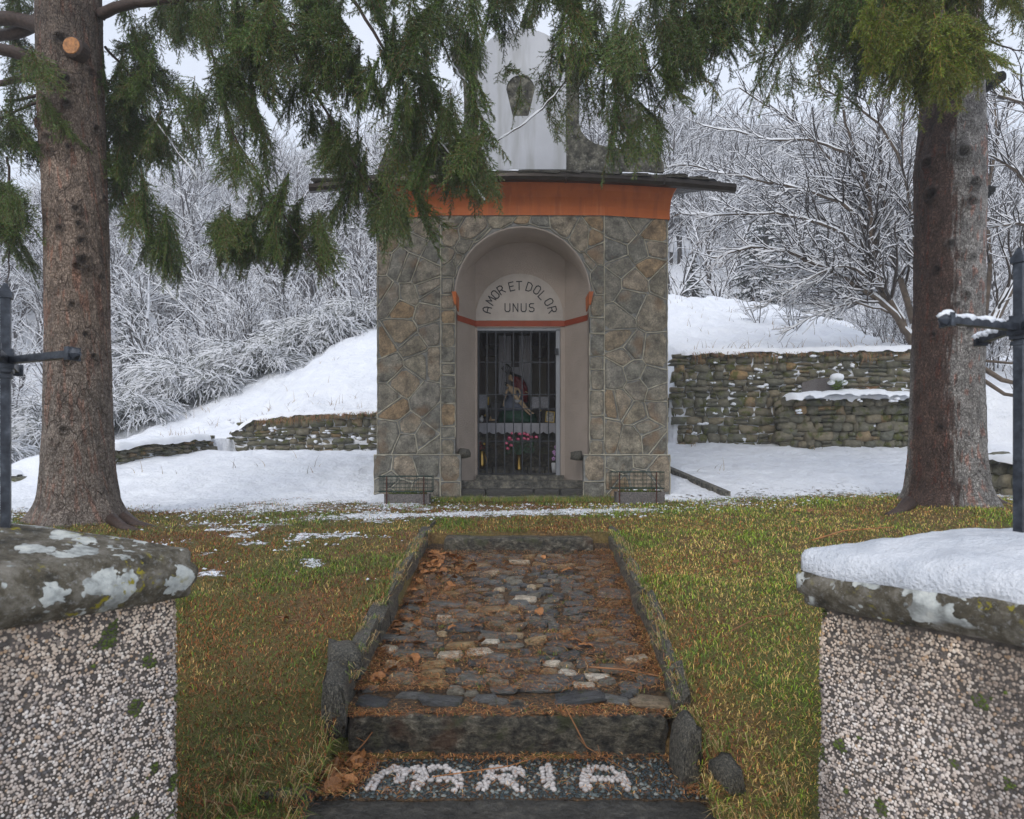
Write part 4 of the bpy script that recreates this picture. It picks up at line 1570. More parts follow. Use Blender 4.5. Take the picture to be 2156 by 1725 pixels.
# roof body: from eave up and back
ev = [(x, gut(x) + 0.05, 5.535) for x in np.linspace(CX - 2.9, CX + 2.9, 25)]
top = [(CX + (x - CX) * 0.70, 9.80, 5.78) for x in np.linspace(CX - 2.9, CX + 2.9, 25)]
low = [(x, gut(x) + 0.05, 5.50) for x in np.linspace(CX - 2.9, CX + 2.9, 25)]
bk = [(CX + (x - CX) * 0.70, 9.80, 5.50) for x in np.linspace(CX - 2.9, CX + 2.9, 25)]
vs = ev + top + low + bk
fs = []
for i in range(24):
    fs += [(i, i + 1, 26 + i, 25 + i), (50 + i, 51 + i, i + 1, i), (51 + i, 50 + i, 75 + i, 76 + i), (25 + i, 26 + i, 76 + i, 75 + i)]
fs += [(0, 25, 75, 50), (24, 74, 99, 49)]
g.add(vs, fs)
g.box((CX, 11.5, 5.66), (4.1, 3.4, 0.24))
ROOF = g.build('roof', MAT['slate'], CH)
r = random.Random(8)
x = CX - 2.88
row = 0
for row in range(2):
    x = CX - 2.88 + 0.2 * row
    while x < CX + 2.45:
        w = r.uniform(0.28, 0.62)
        y = gut(x + w / 2) + 0.12 + row * 0.28
        z = 5.555 + row * 0.07 + r.uniform(0, .015)
        place('roof_slab', KERB[r.randrange(6)], ROOF, Vector((x + w / 2, y, z)) - CH.location, (0.16, r.uniform(-.03, .03), r.uniform(-.05, .05)), (w, 0.38, 0.04))
        x += w * 0.97
for (a, b, s_) in ((CX - 2.8, CX - 0.9, 4), (CX + 0.62, CX + 2.7, 7), (CX - 0.5, CX + 0.1, 9)):
    snow_strip('roof_snow', [(x, gut(x) + 0.17, 5.585) for x in np.linspace(a, b, 8)], 0.26, 0.035, CH, 0.01, s_)

# bell gable: dark stone outline with volutes, white field, arched opening
D = 9.62
outline_r = [(1098, 62), (1122, 70), (1150, 86), (1180, 98), (1246, 100), (1246, 122), (1232, 134), (1222, 150), (1219, 215), (1219, 260), (1224, 277), (1234, 290), (1252, 302), (1274, 308), (1300, 311), (1302, 313), (1386, 314), (1390, 330), (1398, 345), (1398, 362)]
pts = [V(x, y, D) for x, y in outline_r]
rx = [(p[0], p[2]) for p in pts]
ax = V(1098, 0, D)[0]
lx = [(2 * ax - x, z) for x, z in rx[::-1]]
poly = rx + lx[:-1]
n = len(poly)
vs = [(x, D, z) for x, z in poly] + [(x, D + 0.34, z) for x, z in poly]
# triangulate by hand: fan strips between mirrored halves
fs = []
h = len(rx)
for i in range(h - 1):
    a, b = i, i + 1
    c, d = (n - i) % n, (n - i - 1) % n
    if a == c:
        fs.append((a, b, d))
        fs.append((n + a, n + d, n + b))
    else:
        fs.append((a, b, d, c))
        fs.append((n + a, n + c, n + d, n + b))
for i in range(n):
    j = (i + 1) % n
    fs.append((i, n + i, n + j, j))
mk('bell_gable', vs, [f[::-1] for f in fs], MAT['darkstone'], CH)
# white field with rounded head, an arched recess showing dark stone
xa, xb = V(1006, 0, D)[0], V(1192, 0, D)[0]
zc, z0 = V(0, 135, D)[2], V(0, 358, D)[2]
oa, ob = V(1066, 0, D)[0], V(1126, 0, D)[0]
oz0, ozs = V(0, 246, D)[2], V(0, 190, D)[2]
rr = (xb - xa) / 2
ro = (ob - oa) / 2
oc = (oa + ob) / 2
mc = (xa + xb) / 2
K = 24
outer = [(xb, z0)] + [(xb, ozs)] + [(mc + rr * cos(pi * i / K), zc + rr * 0.78 * sin(pi * i / K)) for i in range(K + 1)] + [(xa, ozs)] + [(xa, z0)]
inner = [(oc + ro * 0.55, oz0)] + [(ob, ozs)] + [(oc + ro * cos(pi * i / K), ozs + ro * sin(pi * i / K)) for i in range(K + 1)] + [(oa, ozs)] + [(oc - ro * 0.55, oz0)]
m = len(outer)
vs = [(x, D - 0.02, z) for x, z in outer] + [(x, D - 0.02, z) for x, z in inner] + [(x, D + 0.02, z) for x, z in outer] + [(x, D + 0.02, z) for x, z in inner]
fs = [(i, m + i, m + (i + 1) % m, (i + 1) % m) for i in range(m)]
fs += [(i, (i + 1) % m, 2 * m + (i + 1) % m, 2 * m + i) for i in range(m)]
fs += [(m + (i + 1) % m, m + i, 3 * m + i, 3 * m + (i + 1) % m) for i in range(m)]
mk('gable_field', vs, fs, MAT['white'], CH)
# finial and balls on pedestals
for px, py in ((1328, 255), (2196 - 1328, 255)):
    g = Geo()
    p = V(px, py, D + 0.15)
    g.lathe((p[0], p[1], 0), [(0.14, p[2] - 0.42), (0.14, p[2] - 0.34), (0.07, p[2] - 0.30), (0.06, p[2] - 0.2), (0.09, p[2] - 0.16)] + [(0.175 * cos(t), p[2] + 0.175 * sin(t)) for t in np.linspace(-0.95, 1.5, 9)], 14)
    b = g.build('ball_finial', MAT['darkstone'], CH, smooth=True)
    g = Geo()
    g.ball((p[0], p[1] - 0.01, p[2] + 0.15), (0.12, 0.12, 0.05), 10, 5)
    g.build('snow', MAT['snow'], b, smooth=True)
p = V(1110, 70, D + 0.17)
g = Geo()
g.lathe((p[0], p[1], p[2]), [(0.09, -0.08), (0.09, 0.0), (0.04, 0.03), (0.09, 0.10), (0.07, 0.17), (0.01, 0.24)], 10)
g.build('finial', MAT['darkstone'], CH, smooth=True)

# ---------------------------------------------------------------- door grille and inside
g = Geo()
fx0, fx1 = V(1006, 0, 10)[0], V(1176, 0, 10)[0]
zt, zb = V(0, 697, 10)[2], V(0, 999, 10)[2]
fr = 0.028
g.box((DR - 0.035, 10.05, (DT + 1.5) / 2), (0.06, 0.10, DT - 1.5))
g.box(((DL + DR) / 2, 10.05, DT + 0.012), (DR - DL, 0.10, 0.05))
g.build('door_frame', MAT['doorframe'], CH)
DOOR = empty('grille_door', (0.1, 10.03, 1.5), parent=CH)
DOOR.location = Vector((0.1, 10.03, 1.5)) - CH.location
for vx in (1008, 1025.5, 1044, 1062.5, 1081, 1099.5, 1118, 1136.5, 1155, 1174):
    x = V(vx, 0, 10.03)[0]
    g = Geo()
    g.box((x, 10.03, (zt + zb) / 2), (0.018, 0.018, zt - zb))
    g.build('grille_bar', MAT['iron'], DOOR)
for k, vy in enumerate((699, 763, 831, 861, 929, 998)):
    z = V(0, vy, 10.03)[2]
    g = Geo()
    g.box(((fx0 + fx1) / 2, 10.03, z), (fx1 - fx0, 0.010, 0.016))
    g.build('cross_bar', MAT['iron'], DOOR)
g = Geo()
g.box((DR - 0.055, 9.99, V(0, 741, 10)[2]), (0.05, 0.05, 0.09))
g.build('door_lock', MAT['iron'], DOOR)

# room behind
IN = [(-1.0, 10.16), (1.3, 10.16), (1.3, 12.2), (-1.0, 12.2)]
g = Geo()
x0, x1, ya, yb_, za, zb_ = -1.05, 1.35, 10.16, 11.95, 1.44, 4.6
g.add([(x0, ya, za), (x1, ya, za), (x1, yb_, za), (x0, yb_, za)], [(0, 1, 2, 3)])
g.build('inner_floor', MAT['slate'], CH)
g = Geo()
g.add([(x0, ya, za), (x1, ya, za), (x1, yb_, za), (x0, yb_, za), (x0, ya, zb_), (x1, ya, zb_), (x1, yb_, zb_), (x0, yb_, zb_)], [(0, 3, 7, 4), (2, 1, 5, 6), (3, 2, 6, 7), (7, 6, 5, 4)])
g.build('inner_wall', MAT['cream'], CH)

DARKWOOD = simple('dark_wood', (0.035, 0.018, 0.010), 0.6, 0.3, 20)
LINEN = simple('white_linen', (0.40, 0.40, 0.44), 0.8, 0.06, 20)
RED = simple('painted_red_robe', (0.16, 0.008, 0.010), 0.5, 0.2, 12)
BLUE = simple('painted_blue_mantle', (0.10, 0.12, 0.17), 0.5, 0.3, 12)
SKIN = simple('painted_flesh', (0.55, 0.40, 0.25), 0.5, 0.08, 20)
GREENR = simple('painted_green_rock', (0.010, 0.060, 0.032), 0.6, 0.5, 14, bump=0.8)
BRASS = simple('brass', (0.34, 0.22, 0.06), 0.28, 0.15, 9, metal=1.0)
SILVER = simple('embossed_silver', (0.55, 0.56, 0.62), 0.4, 0.35, 60, metal=0.5, bump=1.0)
PINK = simple('pink_petal', (0.78, 0.10, 0.22), 0.6, 0.35, 60)
PALEPINK = simple('pale_pink_petal', (0.80, 0.50, 0.55), 0.6, 0.2, 60)
LILAC = simple('lilac_petal', (0.55, 0.30, 0.58), 0.6, 0.25, 60)
DKGREEN = simple('dark_leaf_green', (0.012, 0.05, 0.015), 0.6, 0.3, 30)
CERAM = simple('white_ceramic', (0.62, 0.62, 0.64), 0.35, 0.05, 30)
WAX = simple('yellow_wax', (0.6, 0.42, 0.08), 0.5, 0.1, 10)
BLACKM = simple('black_frame', (0.012, 0.011, 0.010), 0.5, 0.2, 20)
PHOTO = simple('grey_photo_print', (0.35, 0.34, 0.32), 0.4, 0.7, 26)


def C3(cx, cy, d):
    return V((1780 + cx / 2.536) / 1.9, (1280 + cy / 2.536) / 1.9, d)


def bar(g, a, b, w, t):
    """flat bar between two points in a plane facing the viewer"""
    a, b = np.array(a), np.array(b)
    d = b - a
    d = d / np.linalg.norm(d)
    n_ = np.array([-d[2], 0, d[0]]) * w / 2
    q = [a - n_, b - n_, b + n_, a + n_]
    g.add(q + [p + np.array([0, t, 0]) for p in q], [(0, 1, 2, 3), (7, 6, 5, 4), (0, 4, 5, 1), (1, 5, 6, 2), (2, 6, 7, 3), (3, 7, 4, 0)])


def crossobj(top, bot, arm_l, arm_r, w, label, wa=None):
    root = empty('wooden_cross', bot, label, 'cross')
    g = Geo(); bar(g, bot, top, w, 0.05); g.build('upright', DARKWOOD, root)
    g = Geo(); a = np.array(arm_l); b = np.array(arm_r); a[1] -= 0.005; b[1] -= 0.005
    bar(g, a, b, wa or w, 0.05); g.build('crosspiece', DARKWOOD, root)


crossobj(C3(712, 60, 11.6), C3(718, 600, 11.6), C3(400, 195, 11.6), C3(1020, 195, 11.6), 0.20, 'large dark wooden cross behind the seated statue, draped with white cloth')
crossobj(C3(372, 60, 11.75), C3(372, 1000, 11.75), C3(250, 330, 11.75), C3(540, 330, 11.75), 0.12, 'narrow dark wooden cross on the left inner wall')
crossobj(C3(1080, 60, 11.55), C3(1080, 1000, 11.55), C3(890, 345, 11.55), C3(1200, 310, 11.55), 0.17, 'narrow dark wooden cross on the right inner wall', 0.14)
g = Geo()
for (a, b) in ((545, 672), (752, 872)):
    for k in range(6):
        xa, xb = a + (b - a) * k / 6, a + (b - a) * (k + 1) / 6
        y0_, y1_ = 11.50 + 0.012 * (k % 2), 11.50 + 0.012 * ((k + 1) % 2)
        p = [C3(xa, 750, 11.5), C3(xb, 750, 11.5), C3(xb, 160, 11.5), C3(xa, 160, 11.5)]
        p[0][1] = p[3][1] = y0_
        p[1][1] = p[2][1] = y1_
        g.add(p, [(0, 1, 2, 3)])
p = [C3(672, 480, 11.52), C3(752, 480, 11.52), C3(760, 560, 11.52), C3(665, 560, 11.52)]
g.add(p, [(3, 2, 1, 0)])
g.build('white_cloth', LINEN, label='long white cloth hanging in two lengths from the middle cross', cat='cloth')

# altar
AY0, AY1 = 10.95, 11.5
AZ = C3(0, 1050, AY0)[2]
AL, AR = C3(330, 0, AY0)[0] - 0.1, C3(1150, 0, AY0)[0] + 0.12
ALT = empty('altar', ((AL + AR) / 2, 11.2, 1.44), 'grey stone altar behind the iron grille', 'altar')
g = Geo()
g.box(((AL + AR) / 2, (AY0 + AY1) / 2, AZ - 0.03), (AR - AL, AY1 - AY0, 0.05))
g.build('altar_top', MAT['kerb'], ALT)
g = Geo()
g.box(((AL + AR) / 2, (AY0 + AY1) / 2 + 0.08, (AZ - 0.055 + 1.62) / 2), (AR - AL - 0.2, AY1 - AY0 - 0.12, AZ - 0.06 - 1.62))
g.build('altar_body', MAT['schist'], ALT)
for i in range(5):
    g = Geo()
    w = (AR - AL - 0.1) / 5
    g.box((AL + 0.05 + w * (i + .5), (AY0 + AY1) / 2 + 0.04, 1.53), (w - 0.015, AY1 - AY0 - 0.06, 0.165))
    g.build('base_stone', MAT['kerb'], ALT)
g = Geo()
n = 72
bz = C3(0, 1152, AY0)[2]
vs, fs = [], []
for i in range(n + 1):
    t = i / n
    x = AL + (AR - AL) * t
    sc = abs(sin(pi * t * 10.5)) ** 0.7
    yy = AY0 - 0.012 + 0.006 * sin(t * 70)
    vs += [(x, AY1, AZ + .004), (x, AY0 - 0.006, AZ + .004), (x, yy, AZ - .05), (x, yy - 0.002, bz + 0.035 - 0.045 * sc)]
for i in range(n):
    for j in range(3):
        fs.append((i * 4 + j, i * 4 + j + 1, i * 4 + 5 + j, i * 4 + 4 + j))
g.add(vs, fs)
g.build('altar_cloth', LINEN, label='white scalloped lace cloth over the altar edge', cat='cloth')

# statue group: seated woman in red bending over the body on her lap
SY = 11.22
ST = empty('statue', C3(735, 1045, SY), 'painted statue of a seated woman in red holding a dead man on a green rock', 'statue')


def blob(name, rings, mat, parent, k=16, seed=1, amp=0.0):
    """rings: (cx, cy, cz, rx, ry, tilt) stacked sections"""
    r_ = np.random.default_rng(seed)
    vs, fs = [], []
    for q, (cx, cy, cz, a, b) in enumerate(rings):
        for j in range(k):
            t = 2 * pi * j / k
            f = 1 + amp * sin(t * 5 + q * 0.7) + amp * 0.6 * r_.uniform(-1, 1)
            vs.append((cx + a * cos(t) * f, cy + b * sin(t) * f, cz))
    for q in range(len(rings) - 1):
        for j in range(k):
            fs.append((q * k + j, q * k + (j + 1) % k, (q + 1) * k + (j + 1) % k, (q + 1) * k + j))
    fs.append(tuple(range(k))[::-1])
    fs.append(tuple(range((len(rings) - 1) * k, len(rings) * k)))
    return mk(name, vs, fs, mat, parent, smooth=True)


def ring3(cx, cy, d, rx_px, ry):
    p = C3(cx, cy, d)
    return (p[0], p[1], p[2], rx_px / 2.536 / 1.9 / F_VIEW * d, ry)


blob('green_rock', [ring3(735, 1046, SY, 205, 0.16), ring3(735, 990, SY, 195, 0.15), ring3(722, 945, SY, 170, 0.13), ring3(700, 905, SY, 110, 0.10)], GREENR, ST, 22, 3, 0.06)
blob('skirt', [ring3(700, 925, SY, 150, 0.13), ring3(690, 880, SY - .02, 120, 0.13), ring3(700, 830, SY, 105, 0.12), ring3(730, 770, SY + .02, 90, 0.10), ring3(755, 700, SY + .04, 72, 0.085)], BLUE, ST, 20, 5, 0.10)
blob('robe', [ring3(745, 840, SY + .04, 100, 0.09), ring3(755, 760, SY + .03, 88, 0.09), ring3(762, 690, SY + .03, 74, 0.085), ring3(748, 630, SY, 66, 0.075), ring3(722, 590, SY - .02, 48, 0.06), ring3(695, 572, SY - .03, 26, 0.04)], RED, ST, 20, 7, 0.05)
g = Geo()
c = C3(662, 585, SY - .05)
g.ball(c, (0.036, 0.042, 0.050), 14, 10)
g.ball(c + np.array([-0.012, -0.040, -0.004]), (0.007, 0.010, 0.010), 8, 6)
for s_ in (-1, 1):
    g.ball(c + np.array([-0.006 + 0.013 * s_, -0.037, 0.008]), (0.005, 0.004, 0.003), 6, 4)
g.tube([c + np.array([0.012, 0.01, -0.03]), C3(700, 622, SY - .02)], [0.022, 0.024], 10)
g.build('face', SKIN, ST, smooth=True)
g = Geo()
c = C3(675, 570, SY - .03)
g.ball(c + np.array([0.012, 0.022, 0.004]), (0.050, 0.048, 0.062), 14, 9)
g.tube([c + np.array([0.03, 0.03, 0.01]), C3(745, 600, SY + .03), C3(790, 690, SY + .05), C3(815, 800, SY + .05), C3(830, 880, SY + .04)], [0.045, 0.075, 0.075, 0.055, 0.03], 12)
g.build('veil', BLACKM, ST, smooth=True)
g = Geo()
cc = C3(625, 505, SY - .02)
for k in range(8):
    a = pi * k / 7
    b = cc + np.array([0.085 * cos(a), 0.06 * sin(a * 2) * .3, 0.02])
    g.tube([C3(650, 545, SY - .02) + np.array([0.03 * cos(a), 0, 0]), b, cc + np.array([0.02 * cos(a), 0, 0.085])], 0.0055, 6)
g.ball(cc + np.array([0, 0, 0.09]), 0.013, 8, 6)
g.build('crown', BRASS if False else BLACKM, ST, smooth=True)
# arm and hand of the woman
g = Geo()
g.tube([C3(790, 630, SY - .02), C3(822, 690, SY - .05), C3(820, 720, SY - .08)], [0.032, 0.028, 0.016], 10)
g.build('sleeve', RED, ST, smooth=True)
g = Geo()
hb = C3(822, 728, SY - .085)
g.ball(hb, (0.018, 0.012, 0.010), 8, 6)
for k in range(4):
    g.tube([hb + np.array([0.008 - .004 * k, 0, -0.004]), hb + np.array([0.03 - .008 * k, -0.006, -0.016]), hb + np.array([0.036 - .010 * k, -0.008, -0.028 + .002 * k])], [0.0045, 0.004, 0.003], 6)
g.tube([hb + np.array([-0.012, 0, 0]), hb + np.array([-0.02, -0.008, -0.016])], [0.0048, 0.0035], 6)
g.build('hand', SKIN, ST, smooth=True)
# the body across the lap, one continuous surface of joined tubes


def skinned(name, joints, edges, mat, parent, sub=1):
    me = bpy.data.meshes.new(name)
    me.from_pydata([tuple(map(float, j[0])) for j in joints], edges, [])
    me.materials.append(mat)
    off = parent.matrix_basis.translation
    me.transform(Matrix.Translation(-off))
    o = place(name, me, parent)
    m = o.modifiers.new('skin', 'SKIN')
    for i, j in enumerate(joints):
        me.skin_vertices[0].data[i].radius = (j[1], j[1])
    me.skin_vertices[0].data[0].use_root = True
    m.use_smooth_shade = True
    s = o.modifiers.new('sub', 'SUBSURF')
    s.levels = s.render_levels = sub
    return o


bd = SY - 0.12
J = [(C3(730, 815, bd), 0.036), (C3(705, 760, bd), 0.042), (C3(680, 705, bd), 0.048), (C3(650, 672, bd), 0.022), (C3(622, 655, bd), 0.034),
     (C3(745, 700, bd + .02), 0.020), (C3(768, 750, bd), 0.016), (C3(748, 800, bd - .02), 0.012),
     (C3(630, 710, bd), 0.020), (C3(612, 780, bd), 0.016), (C3(596, 850, bd), 0.011), (C3(592, 880, bd), 0.013),
     (C3(780, 835, bd), 0.030), (C3(830, 900, bd), 0.020), (C3(885, 945, bd), 0.014), (C3(905, 950, bd - .02), 0.010),
     (C3(775, 850, bd - .03), 0.028), (C3(815, 915, bd - .03), 0.019), (C3(862, 962, bd - .03), 0.013), (C3(880, 968, bd - .05), 0.010)]
E = [(0, 1), (1, 2), (2, 3), (3, 4), (2, 5), (5, 6), (6, 7), (2, 8), (8, 9), (9, 10), (10, 11), (0, 12), (12, 13), (13, 14), (14, 15), (0, 16), (16, 17), (17, 18), (18, 19)]
skinned('lying_body', J, E, SKIN, ST, 1)
g = Geo()
g.tube([C3(700, 815, bd - .03), C3(735, 835, bd - .035), C3(765, 820, bd - .03)], [0.02, 0.034, 0.02], 10)
g.build('loincloth', LINEN, ST, smooth=True)
g = Geo()
g.ball(C3(617, 650, bd + .015), (0.032, 0.03, 0.034), 10, 8)
g.build('hair', BLACKM, ST, smooth=True)


def vase_flowers():
    # roses in a brass vase, middle front
    p = C3(752, 1525, 10.55)
    v = empty('flower_vase', p, 'tall brass shell case vase standing on the floor in the middle', 'vase')
    g = Geo()
    h = C3(0, 1370, 10.55)[2] - p[2]
    g.lathe(p, [(0.050, 0), (0.052, 0.02), (0.048, 0.03), (0.046, h)], 18)
    g.build('vase_body', BRASS, v, smooth=True)
    bq = empty('rose_bouquet', C3(752, 1380, 10.55), 'bouquet of pink and white roses in the brass vase', 'bouquet')
    r = random.Random(4)
    ros = [(685, 1155), (758, 1160), (803, 1157), (838, 1168), (875, 1190), (927, 1192), (652, 1212), (680, 1222), (742, 1212), (804, 1207), (845, 1212), (672, 1275), (636, 1308), (622, 1255), (655, 1200)]
    for (a, b) in ros:
        c = C3(a, b, 10.5 + r.uniform(-.05, .05))
        g = Geo()
        for k in range(7):
            t = k * 0.9
            g.ball(c + np.array([0.014 * cos(t), -0.010 + 0.010 * sin(t), 0.004 * (k % 3)]), (0.016, 0.012, 0.018), 8, 5)
        rs = g.build('rose', PINK, bq, smooth=True)
        g = Geo()
        g.ball(c + np.array([0.0, -0.024, 0.006]), (0.012, 0.008, 0.012), 8, 5)
        g.build('petal_centre', PALEPINK, rs, smooth=True)
    g = Geo()
    for (a, b) in ros:
        c = C3(a, b, 10.52)
        g.tube([C3(752, 1385, 10.55), (C3(752, 1385, 10.55) + c) / 2 + np.array([r.uniform(-.02, .02), 0, 0.03]), c], 0.004, 5)
    for k in range(90):
        c = C3(752 + r.uniform(-150, 150), 1300 + r.uniform(-70, 60), 10.52 + r.uniform(-.06, .06))
        a = r.uniform(0, 6.28)
        s = np.array([cos(a), r.uniform(-.4, .4), sin(a)]) * 0.035
        t_ = np.array([-sin(a), 0, cos(a)]) * 0.014
        g.add([c - s, c + t_, c + s, c - t_], [(0, 1, 2, 3)])
    g.build('leaves', DKGREEN, bq)
    # brass jug at the left
    p = C3(385, 1515, 10.35)
    v = empty('brass_jug', p, 'curved golden jug vase with red and yellow flowers at the left of the door', 'vase')
    g = Geo()
    h = C3(0, 1330, 10.35)[2] - p[2]
    g.lathe((p[0] - 0.02, p[1], p[2]), [(0.03, 0), (0.052, 0.02), (0.062, 0.06), (0.055, 0.12), (0.042, h * 0.75), (0.046, h)], 18)
    g.tube([p + np.array([0.02, -.02, h * .9]), p + np.array([0.055, -.03, h * .5]), p + np.array([0.03, -.03, 0.03])], 0.008, 8)
    g.build('jug_body', BRASS, v, smooth=True)
    g = Geo()
    for k in range(9):
        g.ball(C3(350 + r.uniform(0, 75), 1262 + r.uniform(-30, 50), 10.35), 0.014, 7, 5)
    g.build('flower', RED, v, smooth=True)
    g = Geo()
    g.ball(C3(398, 1258, 10.33), 0.018, 8, 5)
    g.build('flower', WAX, v, smooth=True)
    # orchid in a white pot at the right
    p = C3(1110, 1552, 10.35)
    v = empty('orchid_pot', p, 'white ribbed pot with lilac orchids at the right of the door', 'flower pot')
    g = Geo()
    h = C3(0, 1450, 10.35)[2] - p[2]
    g.lathe(p, [(0.036, 0), (0.042, h * .5), (0.048, h), (0.044, h), (0.040, h - .01)], 18)
    g.build('pot', CERAM, v, smooth=True)
    for (a, b) in ((1108, 1342), (1102, 1408), (1128, 1290), (1122, 1360)):
        c = C3(a, b, 10.33)
        g = Geo()
        for k in range(5):
            t = 2 * pi * k / 5 + .3
            g.ball(c + np.array([0.018 * cos(t), 0, 0.018 * sin(t)]), (0.014, 0.004, 0.014), 8, 5)
        g.build('orchid_bloom', LILAC, v, smooth=True)
    g = Geo()
    g.tube([C3(1110, 1455, 10.35), C3(1115, 1390, 10.35), C3(1128, 1290, 10.35)], 0.004, 6)
    for k in range(5):
        c = C3(1110, 1452, 10.35)
        a = k * 1.3
        g.add([c, c + np.array([0.04 * cos(a), 0.02 * sin(a), .01]), c + np.array([0.07 * cos(a), .03 * sin(a), -.01]), c + np.array([0.035 * cos(a), .03 + .02 * sin(a), .012])], [(0, 1, 2, 3)])
    g.build('stem', DKGREEN, v)


vase_flowers()


def frame(name, cx, cy, w, h, d, mat_f, mat_p, label, cat, rot=0.0):
    c = C3(cx, cy, d)
    s = d / (2.536 * 1.9 * F_VIEW)
    w, h = w * s, h * s
    rt = empty(name, c, label, cat)
    g = Geo()
    t = 0.012
    g.box((c[0], d, c[2] + h / 2 - t / 2), (w, 0.02, t)).box((c[0], d, c[2] - h / 2 + t / 2), (w, 0.02, t))
    g.box((c[0] - w / 2 + t / 2, d, c[2]), (t, 0.02, h - 2 * t)).box((c[0] + w / 2 - t / 2, d, c[2]), (t, 0.02, h - 2 * t))
    g.build('frame', mat_f, rt)
    g = Geo()
    g.box((c[0], d + 0.006, c[2]), (w - 2 * t, 0.008, h - 2 * t))
    g.build('picture', mat_p, rt)
    rt.rotation_euler = (0, rot, 0)


frame('silver_plaque', 921, 836, 76, 112, 11.05, SILVER, SILVER, 'left one of the two embossed silver tablets right of the statue', 'tablet')
frame('silver_plaque', 1014, 836, 84, 112, 11.05, SILVER, SILVER, 'right one of the two embossed silver tablets right of the statue', 'tablet')
frame('silver_plaque', 384, 827, 76, 148, 11.0, SILVER, SILVER, 'embossed silver tablet at the left door edge', 'tablet')
frame('photo_frame', 1066, 985, 92, 110, 11.0, WAX, PHOTO, 'small tilted framed black and white photo on the altar right', 'picture', 0.08)
frame('photo_frame', 522, 930, 100, 200, 11.3, BLACKM, BLACKM, 'tall black frame leaning behind the green rock', 'picture')
for k, (cx, cy) in enumerate(((440, 885), (968, 950), (405, 1000))):
    p = C3(cx, 1046, 11.1)
    rt = empty('candlestick', p, ['candlestick with yellow candle left of the statue', 'dark candlestick right of the green rock', 'short dark candlestick at the left altar edge'][k], 'candlestick')
    h = C3(0, cy - 20, 11.1)[2] - p[2]
    g = Geo()
    g.lathe(p, [(0.045, 0), (0.04, 0.012), (0.012, 0.03), (0.022, h * .35), (0.010, h * .5), (0.020, h * .75), (0.030, h)], 12)
    g.build('candle_holder', BLACKM, rt, smooth=True)
    g = Geo()
    g.lathe(p + np.array([0, 0, h]), [(0.011, 0), (0.011, 0.13 if k == 0 else 0.03)], 10)
    g.build('candle', WAX, rt, smooth=True)
g = Geo()
c = C3(475, 1015, 11.05)
g.ball(c, (0.05, 0.03, 0.018), 10, 6)
g.ball(c + np.array([-0.02, 0, 0.03]), (0.016, 0.014, 0.030), 8, 6)
g.ball(c + np.array([0.045, 0, 0.0]), (0.012, 0.012, 0.012), 8, 6)
g.build('figurine', SKIN, label='small reclining painted figurine on the altar left', cat='figurine', smooth=True)
g = Geo()
c = C3(370, 1012, 11.05)
g.ball(c, (0.035, 0.03, 0.045), 10, 7)
g.ball(c + np.array([0.01, -.01, 0.05]), 0.018, 8, 6)
g.build('figurine', CERAM, label='small white figurine at the far left of the altar', cat='figurine', smooth=True)
p = C3(1140, 690, 11.2)
g = Geo()
g.lathe((p[0] + .01, p[1], p[2] - 0.16), [(0.05, 0), (0.055, 0.1), (0.035, 0.2), (0.03, 0.24), (0.035, 0.28), (0.01, 0.32)], 12)
g.build('figurine', BLACKM, label='dark standing figurine against the right inner wall', cat='figurine', smooth=True)

# ---------------------------------------------------------------- troughs with wire cages


